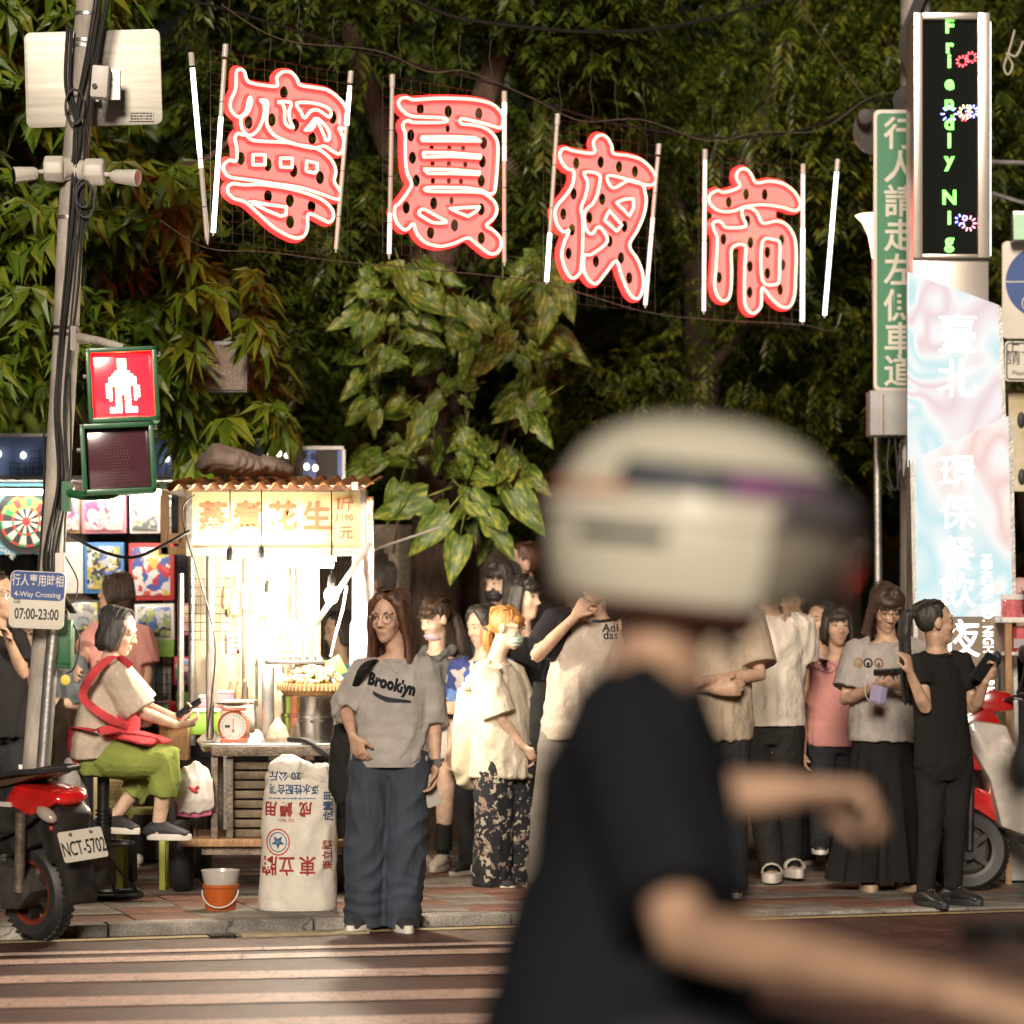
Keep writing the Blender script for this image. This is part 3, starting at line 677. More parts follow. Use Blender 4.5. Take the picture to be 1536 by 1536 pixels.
def np_leaves(P, D, Nn, Ln, Wd, fold=.25, droop=.18):
    """arrays: base points, directions, normals, lengths, widths -> verts, tris (4 per leaf)"""
    D = D / np.linalg.norm(D, axis=1, keepdims=True); Nn = Nn - D * (Nn * D).sum(1, keepdims=True); Nn /= np.linalg.norm(Nn, axis=1, keepdims=True) + 1e-9
    S = np.cross(D, Nn); L = Ln[:, None]; Wc = Wd[:, None]; n = len(P)
    b_ = P; m_ = P + D * L * .5 - Nn * L * .03; t_ = P + D * L - Nn * L * droop; l_ = P + D * L * .42 + S * Wc * .5 + Nn * Wc * fold; r_ = P + D * L * .42 - S * Wc * .5 + Nn * Wc * fold
    v = np.stack([b_, m_, t_, l_, r_], 1).reshape(-1, 3); o = (np.arange(n) * 5)[:, None, None]
    f = (np.array([[0, 1, 3], [1, 2, 3], [0, 4, 1], [4, 2, 1]])[None] + o).reshape(-1, 3); return v, f
def np_mesh(name, v, f, m, parent=None, kind=None):
    me = bpy.data.meshes.new(name); me.vertices.add(len(v)); me.vertices.foreach_set('co', v.astype('f').ravel())
    me.loops.add(f.size); me.loops.foreach_set('vertex_index', f.astype('i').ravel()); me.polygons.add(len(f))
    me.polygons.foreach_set('loop_start', np.arange(0, f.size, 3, dtype='i')); me.polygons.foreach_set('loop_total', np.full(len(f), 3, 'i'))
    me.update(calc_edges=True); me.materials.append(m); me.polygons.foreach_set('use_smooth', [False] * len(f))
    o = link(name, me, parent)
    if kind: o['kind'] = kind
    return o
def limb(p0, p1, r0, r1, name, parent, wob=.12, seed=0, m=None):
    rd = random.Random(seed); p0, p1 = V(p0), V(p1); pts = []; L = (p1 - p0).length
    for i in range(6):
        t = i / 5; pts.append(p0.lerp(p1, t) + V((rd.uniform(-1, 1), rd.uniform(-1, 1), rd.uniform(-1, 1))) * wob * L * .25 * (1 if 0 < i < 5 else 0))
    pts = catmull([tuple(p) for p in pts], 4, False); n = len(pts)
    return MB().tube(pts, [r0 + (r1 - r0) * i / (n - 1) for i in range(n)], 9).build(name, m or BARK, parent)
rng = np.random.default_rng(11)
# left tree: big palm-lobed leaves, one object per nearest leaf
def palmate_mesh(seed):
    r = np.random.default_rng(seed); k = 7; a = np.linspace(-2.2, 2.2, k) + r.normal(0, .12, k)
    D = np.stack([np.sin(a), np.cos(a) * .8 + .1, -.28 + r.normal(0, .12, k)], 1); P = np.zeros((k, 3)); Ln = (.19 - .035 * np.abs(a)) * r.uniform(.85, 1.15, k)
    v, f = np_leaves(P, D, np.tile([0, 0, 1.], (k, 1)), Ln, Ln * .27, .3, .22)
    s = np.array([[0, 0, 0], [.003, 0, 0], [0, -.10, -.02]]); f = np.vstack([f, [[len(v), len(v) + 1, len(v) + 2]]]); v = np.vstack([v, s]); return v, f
t1 = thing('lobed_leaf_tree', W(180, 930, 18.6).xy.to_3d(), 'tree with large finger-lobed leaves hanging over the toy stall on the left', 'tree')
limb((-2.6, 18.9, 0), (-2.75, 18.8, 3.4), .16, .11, 'trunk', t1, .05, 1)
for i, q in enumerate(((90, 120, 17.9), (200, 330, 17.7), (330, 470, 17.8), (20, 420, 17.9), (180, 560, 17.6), (380, 180, 18.3))): limb((-2.72, 18.8, 2.6 + .25 * i), W(*q), .05, .015, 'branch', t1, .3, i + 3)
PM = [palmate_mesh(s) for s in range(5)]; PME = []
for v, f in PM:
    o = np_mesh('leaf', v, f, LA); PME.append(o.data); bpy.data.objects.remove(o)
spots = []; rd = random.Random(21)
while len(spots) < 1250:
    px, py = rd.uniform(-120, 430), rd.uniform(-160, 690); Y = rd.uniform(16.9, 19.2)
    # outline of the crown
    edge = 300 if py < 180 else (265 if py < 240 else (330 if py < 400 else (400 if py < 560 else 440)))
    if px > edge + 25 * nz(V((py * .02, 3, 1))): continue
    if py < 230 and 190 < px: continue
    if py > 590 and px < 255: continue
    if py > 640 and Y < 17.6: continue
    if nz(V((px * .011, py * .014, Y * .9))) < -.10: continue
    spots.append((Y, px, py))
spots.sort(); fv, ff, no_ = [], [], 0
for i, (Y, px, py) in enumerate(spots):
    p = W(px, py, Y); tilt = rd.uniform(.15, 1.15); rz = rd.uniform(-1.3, 1.3) + math.pi; s = rd.uniform(.95, 1.55)
    M = Matrix.Translation(p) @ Matrix.Rotation(rz, 4, 'Z') @ Matrix.Rotation(-tilt, 4, 'X') @ Matrix.Rotation(rd.uniform(-.5, .5), 4, 'Y') @ Matrix.Scale(s, 4)
    if i < 290:
        o = bpy.data.objects.new('leaf', PME[i % 5]); COL.objects.link(o); adopt(o, t1); o.matrix_basis = M
    else:
        v, f = PM[i % 5]; A = np.array(M); fv.append(v @ A[:3, :3].T + A[:3, 3]); ff.append(f + no_); no_ += len(v)
np_mesh('foliage', np.vstack(fv), np.vstack(ff), LA, t1, 'stuff')
# small-leaved trees
def spray_crown(name, parent, region, n, m, leaf=(.09, .032), seed=1, per=13, gap=-.12, kind='stuff', nf=(1.1, 1.1)):
    r = np.random.default_rng(seed); rd = random.Random(seed); P, D, Nn, Ln = [], [], [], []; c = 0; tries = 0
    while c < n and tries < n * 40:
        tries += 1; px, py, Y = region(rd); p = W(px, py, Y)
        if nz(V((p.x * nf[0], p.y * .9, p.z * nf[1])) + V((seed, 0, 0))) < gap: continue
        c += 1; d = V((rd.uniform(-1, 1), rd.uniform(-1.2, .4), rd.uniform(-.9, .25))).normalized(); sd = d.cross(Z).normalized(); L = rd.uniform(.16, .34); up = sd.cross(d)
        for j in range(per):
            t = (j + .5) / per; s = 1 if j % 2 else -1; P.append(p + d * L * t - Z * .06 * t * t); D.append((d * .75 + sd * s * .8 - Z * rd.uniform(.1, .6))); Nn.append(up + V((rd.uniform(-.4, .4), rd.uniform(-.4, .4), 0))); Ln.append(leaf[0] * rd.uniform(.7, 1.2) * (1.1 - .4 * abs(t - .4)))
    Ln = np.array(Ln); v, f = np_leaves(np.array(P), np.array(D), np.array(Nn), Ln, Ln * leaf[1] / leaf[0], .15, .12); return np_mesh(name, v, f, m, parent, kind)
def reg(x0, x1, y0, y1, Y0, Y1, test=None):
    def g(rd):
        while True:
            a, b_, c = rd.uniform(x0, x1), rd.uniform(y0, y1), rd.uniform(Y0, Y1)
            if test is None or test(a, b_, c): return a, b_, c
    return g
t2 = thing('vine_covered_tree', (-.42, 20.2, 0), 'old tree wrapped in a variegated climbing vine behind the peanut stall', 'tree')
limb((-.45, 20.25, 0), W(640, 420, 20.6), .19, .15, 'trunk', t2, .03, 31); limb(W(640, 430, 20.6), W(760, 60, 20.9), .13, .08, 'branch', t2, .1, 32); limb(W(640, 430, 20.6), W(520, 40, 21), .12, .06, 'branch', t2, .1, 33)
limb(W(665, 700, 20.3), W(705, 520, 20.2), .035, .03, 'branch', t2, .25, 34); limb(W(700, 330, 20.9), W(950, 60, 21.4), .09, .05, 'branch', t2, .1, 35); limb(W(650, 560, 20.35), W(680, 400, 20.3), .03, .03, 'branch', t2, .2, 36)
spray_crown('crown', t2, reg(280, 960, -90, 560, 19.4, 21.8, lambda a, b_, c: b_ < 330 + 120 * nz(V((a * .008, 1, 2))) or (a < 570 and b_ < 690)), 2000, LC, (.12, .042), 41, 11, -.02)
t3 = thing('feathery_tree', (2.3, 23.5, 0), 'dark tree with fine feathery leaves behind the last two neon characters', 'tree')
limb((1.45, 23.6, 0), W(1050, 420, 23.6), .17, .13, 'trunk', t3, .05, 51); limb(W(1050, 430, 23.6), W(1180, 60, 23.6), .11, .05, 'branch', t3, .1, 52); limb(W(1050, 430, 23.6), W(930, 120, 23.2), .1, .05, 'branch', t3, .1, 53); limb(W(1060, 560, 23.5), W(1240, 330, 22.8), .06, .03, 'branch', t3, .1, 54)
spray_crown('crown', t3, reg(800, 1340, -80, 780, 21.4, 24.8), 3000, LB, (.085, .026), 61, 13, -.05)
spray_crown('foliage', t3, reg(980, 1300, 40, 420, 20.4, 21.4, lambda a, b_, c: abs(a - 1190) + abs(b_ - 200) < 190), 160, LB, (.11, .034), 62, 13, -.05)
t4 = thing('street_side_tree', (5.2, 24.5, 0), 'tree with yellowish green leaves behind the tall market tower on the right', 'tree')
limb((4.6, 24.5, 0), W(1480, 300, 24), .16, .1, 'trunk', t4, .05, 71); limb(W(1470, 350, 24), W(1330, 60, 23), .07, .03, 'branch', t4, .1, 72)
spray_crown('crown', t4, reg(1250, 1640, -120, 760, 20.8, 25.5, lambda a, b_, c: b_ < 690 - (a < 1400) * 120), 2300, LB, (.10, .032), 73, 13, -.02)
t5 = thing('background_tree', (-.5, 27.5, 0), 'broad dark tree filling the gap far behind the neon sign', 'tree')
limb((-.2, 27.5, 0), (-.1, 27.5, 5.6), .2, .12, 'trunk', t5, .05, 81)
spray_crown('crown', t5, reg(-100, 1640, -200, 800, 25.5, 28.5), 6500, LC, (.2, .08), 82, 9, -.5)
# ------------------------------------------------------------------ climbing vine with big variegated leaves, each leaf an object
def vleafmat():
    m = bpy.data.materials.new('variegated_leaf'); m.use_nodes = True; t = m.node_tree; N, L = t.nodes, t.links; bs = N['Principled BSDF']
    tc = N.new('ShaderNodeTexCoord'); oi = N.new('ShaderNodeObjectInfo'); ad = N.new('ShaderNodeVectorMath'); ad.operation = 'ADD'
    mu = N.new('ShaderNodeMath'); mu.operation = 'MULTIPLY'; mu.inputs[1].default_value = 40; L.new(oi.outputs['Random'], mu.inputs[0])
    cx = N.new('ShaderNodeCombineXYZ'); L.new(mu.outputs[0], cx.inputs[0]); mp = N.new('ShaderNodeMapping'); mp.inputs['Scale'].default_value = (14, 4, 6); mp.inputs['Rotation'].default_value = (0, 0, .6)
    L.new(tc.outputs['Object'], mp.inputs[0]); L.new(mp.outputs[0], ad.inputs[0]); L.new(cx.outputs[0], ad.inputs[1])
    n = N.new('ShaderNodeTexNoise'); n.inputs['Scale'].default_value = 1.1; n.inputs['Detail'].default_value = 3; L.new(ad.outputs[0], n.inputs['Vector'])
    r = N.new('ShaderNodeValToRGB'); e = r.color_ramp.elements; e[0].position = .44; e[0].color = (.055, .105, .012, 1); e[1].position = .70; e[1].color = (.34, .34, .06, 1); q = e.new(.55); q.color = (.13, .18, .022, 1)
    L.new(n.outputs['Fac'], r.inputs[0]); L.new(r.outputs[0], bs.inputs['Base Color']); bs.inputs['Roughness'].default_value = .5; return m
VLM = vleafmat()
def vleaf(seed):
    rd = random.Random(seed); b = MB(); n = 12; rows = []
    for i in range(n + 1):
        t = i / n; w = .5 * math.sin(math.pi * min(1, t * .94 + .06) ** .62) ** .8 * (1 - .25 * t); 
        if rd.random() < .22 and .3 < t < .9: w *= .72
        rows.append((t, max(w, .005)))
    L = 1.0; vs = []; fs = []
    for t, w in rows:
        y = t * L; z = -.35 * t * t + .03 * math.sin(t * 9 + seed)
        for k_, a in enumerate((-1, -.5, 0, .5, 1)): vs.append((a * w * .62, y - .12 * abs(a) * (1 - t) * (1 if t < .2 else .4), z + .10 * abs(a) - .16 * a * a + .015 * math.sin(t * 25 + a * 5)))
    for i in range(n):
        for j in range(4): a = i * 5 + j; fs.append((a, a + 1, a + 6, a + 5))
    b.add(vs, fs); b.tube([(0, -.5, .12), (0, -.25, .06), (0, 0, 0)], .018, 4); me = b.mesh('leaf', VLM); return me
VL = [vleaf(i) for i in range(6)]
vine = thing('climbing_vine', (-.4, 19.7, 0), 'climbing vine with big variegated leaves draped over the tree and fence', 'vine')
for i, q in enumerate((((590, 830), (610, 700), (650, 560), (640, 430)), ((720, 800), (760, 640), (790, 520), (820, 430)), ((640, 760), (700, 690), (700, 580), (740, 470)))):
    wire('stem', [W(x, y, 19.95 - .1 * i) for x, y in q], .012, BARK, vine)
rd = random.Random(9); cnt = 0
while cnt < 290:
    px, py = rd.uniform(535, 856), rd.uniform(385, 800)
    if py > 690 and not (630 < px < 790): continue
    if py > 755 and rd.random() < .7: continue
    if px < 640 and 560 < py < 700 and rd.random() < .5: continue
    if 622 < px < 690 and py > 520 and py < 760 and rd.random() < .88: continue
    if px > 845 - max(0, py - 520) * .25: continue
    if nz(V((px * .013, py * .013, 4))) < -.22: continue
    p = W(px, py, rd.uniform(19.2, 20.2)); o = bpy.data.objects.new('leaf', VL[cnt % 6]); COL.objects.link(o); adopt(o, vine); s = rd.choice((.11, .14, .17, .2, .24, .28)) * rd.uniform(.9, 1.1)
    o.matrix_basis = Matrix.Translation(p) @ Matrix.Rotation(rd.uniform(-1.2, 1.2), 4, 'Y') @ Matrix.Rotation(rd.uniform(-.6, .6), 4, 'Z') @ Matrix.Rotation(R(-90) + rd.uniform(-.7, .5), 4, 'X') @ Matrix.Scale(s, 4); cnt += 1
for px, py, s, ry in ((668, 795, .34, .7), (690, 830, .3, .2), (705, 770, .3, -.8), (640, 770, .36, 1.2), (735, 800, .3, -.5), (770, 760, .34, -.6), (600, 750, .26, .3), (825, 470, .3, .2), (838, 440, .3, -.3), (640, 640, .3, .4)):
    o = bpy.data.objects.new('leaf', VL[int(px) % 6]); COL.objects.link(o); adopt(o, vine)
    o.matrix_basis = Matrix.Translation(W(px, py - 25, 19.1)) @ Matrix.Rotation(ry, 4, 'Y') @ Matrix.Rotation(R(-80), 4, 'X') @ Matrix.Scale(s, 4)
# ------------------------------------------------------------------ neon sign across the street
NCORE = mat('neon_core', (1, .9, .72), .4, var=0, emit=1.0, ecol=(1, .80, .56))
NRED = mat('neon_red_halo', (.8, .05, .04), .4, var=0, emit=3.2, ecol=(1, .02, .02))  # glow around the tubes, added as wider red emitting tubes behind them
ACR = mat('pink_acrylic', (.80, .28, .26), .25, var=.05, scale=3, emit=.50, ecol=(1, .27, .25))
WIREM = mat('galvanised_wire', (.22, .19, .16), .5, .6, var=.3); CABLE = mat('black_cable', (.018, .016, .015), .6, var=.2)
WHIT = mat('white_plastic', (.62, .58, .52), .45, var=.08); 
SA, SB = 17.4, 1.0                                   # the sign's plane: Y = SA + SB * X
sdir = V((1, SB, 0)).normalized(); snor = V((SB, -1, 0)).normalized()
def SP(px, py, off=0.0):
    Y = SA / (1 - SB * (px - CX) / F); return W(px, py, Y) + snor * off
def SYP(px): return SA / (1 - SB * (px - CX) / F)
CH = [
 dict(o=(310, 90), s=5.296, label='first pink neon character from the left, tallest, three stacked lobes', hr=(35, 53),
  pan=[(235,68),(275,90),(300,165),(330,182),(420,198),(520,200),(518,150),(550,100),(600,85),(655,98),(700,155),(720,195),(830,212),(940,235),(1020,290),(1085,370),(1106,450),(1104,520),(1080,560),(1045,565),(1065,610),(1075,690),(1050,755),(1015,768),(955,745),(985,800),(1005,880),(1003,960),(1040,1020),(1042,1090),(1020,1130),(945,1128),(985,1200),(988,1270),(945,1310),(880,1280),(790,1245),(786,1340),(755,1410),(690,1438),(600,1408),(480,1335),(370,1240),(285,1150),(240,1130),(175,1110),(125,1045),(122,1000),(160,962),(110,915),(85,850),(105,805),(150,783),(192,795),(196,740),(188,680),(180,620),(205,580),(235,570),(228,500),(232,468),(185,450),(145,390),(148,320),(175,250),(190,180),(186,110),(205,75)],
  neon=[[(240,455),(200,445),(160,390),(165,320),(200,240),(205,150),(210,95),(240,80),(270,100),(290,165),(330,190),(430,208),(530,212),(528,150),(560,110),(600,97),(650,110),(690,160),(715,205),(830,225),(930,245),(1010,300),(1070,370),(1093,450),(1088,530),(1060,553),(1022,545),(1055,620),(1060,690),(1030,750),(980,735),(905,690),(830,705),(740,690),(620,655),(520,610),(470,560),(448,500),(450,420),(452,338),(400,322),(425,360),(430,420),(410,500),(370,570),(310,605),(262,570),(243,500),(252,458),(295,425),(325,350),(316,300),(300,345),(285,410)],
   [(540,338),(640,345),(625,420),(635,490),(660,545),(610,525),(590,480),(590,400),(572,355)],[(685,350),(800,345),(900,370),(955,410),(945,460),(860,405),(800,410),(750,465),(720,420)],[(830,470),(828,530),(800,560),(750,565),(795,520)],[(845,470),(890,500),(940,570),(945,630),(920,645),(905,610),(875,540)],
   [(255,600),(218,590),(195,630),(210,700),(205,805),(150,802),(108,840),(112,890),(160,935),(300,955),(500,985),(680,1010),(830,1050),(990,1108),(1030,1095),(1028,1040),(985,970),(997,890),(970,810),(900,740),(820,700),(700,680),(600,660),(350,645),(290,605)],
   [(338,757),(435,757),(435,838),(338,838)],[(555,785),(653,785),(650,860),(560,855)],[(765,805),(850,825),(850,880),(830,905),(762,888)],
   [(230,992),(180,987),(142,1012),(142,1060),(190,1105),(245,1120),(300,1150),(400,1240),(500,1330),(610,1395),(690,1420),(750,1395),(772,1330),(780,1228),(880,1265),(945,1293),(978,1250),(960,1180),(880,1110),(750,1060),(600,1022),(400,995),(280,998)],[(300,1122),(440,1150),(605,1172),(600,1235),(560,1245),(450,1200)]],
  holes=[(613,260),(333,497),(517,475),(703,515),(838,622),(1000,455),(272,782),(485,832),(690,880),(900,935),(487,1083),(661,1117),(833,1165),(663,1287)]),
 dict(o=(570, 120), s=5.295, label='second pink neon character from the left with five level bars', hr=(32, 50),
  pan=[(190,128),(250,148),(400,138),(560,138),(720,148),(860,178),(935,235),(962,300),(955,380),(905,397),(885,392),(915,470),(922,560),(917,700),(903,850),(890,905),(862,922),(905,980),(912,1050),(885,1110),(835,1157),(880,1185),(942,1258),(945,1345),(895,1398),(820,1390),(735,1320),(668,1273),(570,1313),(470,1338),(395,1333),(310,1300),(250,1225),(232,1165),(200,1192),(165,1208),(100,1155),(73,1080),(78,1005),(112,975),(170,900),(207,832),(178,760),(163,680),(158,560),(155,430),(137,380),(148,335),(172,308),(130,245),(103,190),(130,142)],
  neon=[[(190,147),(240,163),(400,152),(560,152),(720,162),(850,192),(918,242),(948,300),(942,368),(910,383),(800,350),(700,327),(617,312),(615,352),(700,362),(790,382),(855,422),(897,482),(908,560),(902,700),(888,850),(876,898),(842,910),(800,892),(770,878),(650,862),(500,858),(342,860),(346,886),(500,892),(650,893),(780,900),(838,932),(888,985),(898,1050),(868,1108),(815,1160),(868,1197),(928,1262),(928,1338),(888,1382),(830,1377),(740,1308),(668,1258),(570,1298),(470,1323),(400,1318),(322,1288),(262,1220),(236,1145),(200,1180),(165,1193),(112,1148),(87,1080),(92,1012),(122,987),(182,910),(222,832),(192,760),(177,680),(172,560),(170,430),(152,380),(162,342),(200,327),(240,342),(480,340),(480,307),(300,298),(205,287),(142,240),(117,190),(142,152)],
   [(302,457),(540,455),(720,462),(772,490),(540,488),(306,486)],[(315,580),(540,583),(770,603),(768,625),(540,612),(318,618)],[(320,712),(540,716),(762,735),(758,756),(540,748),(350,747)],
   [(305,1030),(350,1045),(430,1090),(500,1133),(400,1138),(325,1100),(278,1065)],[(525,1025),(650,1017),(762,1012),(740,1045),(670,1088),(600,1060)]],
  holes=[(320,230),(542,250),(785,268),(245,440),(258,618),(287,800),(822,500),(813,647),(805,802),(208,1013),(427,980),(803,1027),(592,1155),(402,1213),(805,1255)],
  small=[(538,387),(410,533),(550,533),(660,536),(417,665),(547,665),(677,668),(420,802),(547,800),(643,804),(568,958)]),
 dict(o=(800, 180), s=5.295, label='third pink neon character from the left with two splayed feet', hr=(28, 48),
  pan=[(235,215),(275,235),(435,250),(432,190),(460,128),(510,110),(565,135),(605,205),(622,258),(720,272),(825,303),(912,370),(960,460),(942,522),(890,540),(862,535),(873,590),(882,650),(862,765),(810,890),(748,1002),(812,1105),(852,1220),(858,1335),(825,1428),(765,1434),(708,1370),(655,1245),(627,1145),(570,1205),(500,1300),(450,1320),(390,1265),(357,1195),(350,1225),(305,1270),(255,1262),(208,1185),(183,1080),(197,990),(228,908),(200,908),(148,845),(128,750),(148,675),(210,600),(257,535),(277,470),(272,412),(232,400),(184,345),(165,275),(190,225)],
  neon=[[(240,232),(290,250),(450,267),(447,190),(472,142),(510,124),(558,147),(593,210),(610,272),(720,287),(820,317),(898,380),(943,460),(928,512),(880,522),(780,500),(715,490),(602,545),(560,447),(700,470),(830,512),(858,580),(868,650),(848,760),(798,880),(735,1000),(798,1110),(838,1220),(843,1330),(813,1412),(770,1417),(722,1360),(672,1240),(630,1122),(560,1200),(490,1288),(450,1303),(402,1260),(372,1190),(378,1080),(435,1070),(560,965),(492,852),(440,908),(402,890),(377,830),(382,730),(450,660),(488,560),(495,440),(375,420),(402,500),(388,600),(352,700),(363,800),(363,1000),(350,1190),(338,1220),(300,1258),(262,1248),(222,1180),(197,1080),(212,990),(255,880),(212,893),(162,840),(142,750),(162,682),(222,612),(272,540),(292,470),(287,407),(240,390),(197,340),(180,280),(202,237)],
   [(628,660),(700,632),(765,630),(768,700),(735,768),(690,720)],[(572,722),(675,840),(632,888),(537,802)]],
  holes=[(340,343),(535,335),(681,372),(807,410),(320,587),(548,630),(238,747),(445,775),(723,845),(307,872),(605,962),(280,1060),(497,1123),(696,1097),(762,1255)]),
 dict(o=(1030, 230), s=5.69, label='fourth pink neon character at the right end with open legs', hr=(28, 50),
  pan=[(230,305),(290,322),(405,285),(380,220),(387,158),(440,120),(500,132),(543,195),(575,240),(680,226),(808,252),(902,322),(955,420),(942,490),(880,510),(780,482),(762,500),(760,545),(795,580),(845,610),(905,715),(920,850),(915,1050),(905,1225),(860,1325),(775,1330),(690,1262),(625,1175),(625,1250),(612,1328),(545,1385),(488,1365),(450,1290),(447,1150),(450,950),(455,805),(368,822),(368,1000),(363,1150),(340,1250),(280,1280),(218,1232),(192,1130),(202,1000),(212,850),(210,722),(185,660),(175,600),(205,570),(218,545),(212,500),(150,430),(150,355),(190,315)],
  neon=[[(230,322),(290,337),(420,292),(395,220),(402,167),(440,137),(490,147),(530,202),(565,257),(680,242),(798,267),(887,332),(937,420),(927,478),(880,492),(780,463),(620,443),(470,458),(380,493),(290,503),(212,478),(163,420),(168,362)],
   [(470,628),(310,638),(272,600),(230,582),(192,602),(202,660),(227,720),(227,850),(217,1000),(207,1130),(232,1220),(280,1263),(328,1240),(348,1150),(353,1000),(356,812),(468,792),(465,950),(462,1150),(467,1290),(502,1353),(545,1368),(598,1320),(608,1250),(617,1152),(700,1250),(780,1313),(848,1308),(888,1220),(898,1050),(903,850),(888,720),(828,620),(740,582),(640,602),(605,585),(560,500),(490,467),(445,480),(446,545)],
   [(615,760),(720,742),(763,770),(763,900),(758,1080),(728,1123),(615,1088)]],
  holes=[(360,418),(507,350),(666,352),(518,577),(313,733),(544,762),(810,740),(689,845),(540,965),(819,953),(689,1025),(277,1060),(538,1187),(797,1163)])]
def flat_panel(name, polys, toW, thick, m, parent):
    """sheet cut to an outline with real holes: polys in local metres"""
    c = bpy.data.curves.new(name, 'CURVE'); c.dimensions = '2D'; c.fill_mode = 'BOTH'; c.extrude = thick / 2
    for P in polys:
        sp_ = c.splines.new('POLY'); sp_.points.add(len(P) - 1); sp_.use_cyclic_u = True
        for q, (a, b_) in zip(sp_.points, P): q.co = (a, b_, 0, 1)
    t = bpy.data.objects.new(name, c); COL.objects.link(t); dg = bpy.context.evaluated_depsgraph_get(); dg.update()
    me = bpy.data.meshes.new_from_object(t.evaluated_get(dg)); bpy.data.objects.remove(t); me.transform(toW); me.materials.clear(); me.materials.append(m); me.name = name
    return link(name, me, parent)
for ci, c in enumerate(CH):
    ox, oy = c['o']; s = c['s']; cpx = ox + 550 / s; base = SP(cpx, oy + 700 / s); k = SYP(cpx) / F
    Mw = Matrix(((sdir.x, 0, snor.x, base.x), (sdir.y, 0, snor.y, base.y), (0, 1, snor.z, base.z), (0, 0, 0, 1)))
    Mi = Mw.inverted()
    def loc(p): q = Mi @ SP(ox + p[0] / s, oy + p[1] / s); return (q.x, q.y)
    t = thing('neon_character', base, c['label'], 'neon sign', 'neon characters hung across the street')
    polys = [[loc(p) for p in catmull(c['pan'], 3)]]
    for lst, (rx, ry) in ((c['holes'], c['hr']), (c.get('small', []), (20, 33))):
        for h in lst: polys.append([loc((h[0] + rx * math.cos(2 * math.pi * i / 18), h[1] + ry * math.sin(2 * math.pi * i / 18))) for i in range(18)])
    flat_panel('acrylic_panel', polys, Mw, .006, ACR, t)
    core, red = MB(), MB()
    for st in c['neon']:
        pts = catmull(st, 4) if len(st) > 6 else [np.array(q, float) for q in st]
        if len(st) <= 6: pts = [np.array(st[i]) * (1 - f) + np.array(st[(i + 1) % len(st)]) * f for i in range(len(st)) for f in (0, .25, .5, .75)]
        P = [Mw @ V((*loc(p), .030)) for p in pts]; core.tube(P, .0088, 6, closed=True)
        P = [Mw @ V((*loc(p), .004)) for p in pts]; red.tube(P, .023, 6, closed=True)
    rs = red.build('tube_halo', NRED, t, fix=False); core.build('neon_tube', NCORE, t, fix=False)
    # wire mesh behind
    g = MB(); qs = [loc(p) for p in c['pan']]; x0, x1 = min(q[0] for q in qs) - .03, max(q[0] for q in qs) + .03; y0, y1 = min(q[1] for q in qs) - .05, max(q[1] for q in qs) + .05
    nx, ny = 13, 17
    for i in range(nx + 1): a = x0 + (x1 - x0) * i / nx; g.tube([Mw @ V((a, y0, -.02)), Mw @ V((a, y1, -.02))], .0011, 3, False)
    for i in range(ny + 1): a = y0 + (y1 - y0) * i / ny; g.tube([Mw @ V((x0, a, -.02)), Mw @ V((x1, a, -.02))], .0011, 3, False)
    g.build('mesh_backing', WIREM, t, fix=False)
    b = MB()
    for fx in (.12, .4, .62, .88):
        a = x0 + (x1 - x0) * fx; q = Mw @ V((a, y1, 0)); b.tube([q, q + V((.01, 0, .09)), q + V((-.01, 0, .2)), q + V((0, 0, .30))], .0018, 3)
    b.build('hanging_wire', WIREM, t, fix=False)
# light tubes
TOFF = mat('unlit_tube', (.62, .55, .50), .3, var=.05); TON = mat('lit_tube', (1, 1, 1), .3, var=0, emit=4.0, ecol=(.93, 1, .95)); TDIM = mat('dim_tube', (.8, .75, .7), .3, var=0, emit=.9, ecol=(1, .78, .7))
TUBES = [((281, 80), (306, 368), [(.08, .52, TON), (.52, .6, TDIM), (.6, .97, TOFF)]), ((333, 68), (314, 355), [(.08, .38, TOFF), (.38, .98, TON)]), ((521, 108), (498, 380), [(.08, .12, TDIM), (.12, .3, TON), (.3, .98, TOFF)]), ((583, 113), (578, 390), [(.06, .75, TOFF), (.75, .97, TDIM)]), ((751, 138), (751, 400), [(.05, .13, TON), (.13, .4, TDIM), (.4, .98, TOFF)]), ((831, 172), (814, 428), [(.06, .7, TOFF), (.7, .98, TON)]), ((983, 217), (962, 463), [(.08, .45, TOFF), (.45, .98, TDIM)]), ((1052, 225), (1050, 472), [(.06, .98, TDIM)]), ((1199, 247), (1198, 487), [(.06, .4, TDIM), (.4, .98, TON)]), ((1251, 240), (1231, 478), [(.08, .98, TON)])]
TLAB = ['leftmost hanging light tube, lit white above and dull below', 'second hanging light tube from the left, brightly lit below', 'light tube between the first two characters, lit only near its top', 'mostly unlit light tube left of the second neon character', 'light tube right of the second neon character, glowing at its top', 'light tube left of the third neon character, lit at its lower end', 'dim light tube right of the third neon character', 'pinkish light tube left of the fourth neon character', 'bright white light tube right of the fourth neon character', 'rightmost slanting bright light tube of the row']
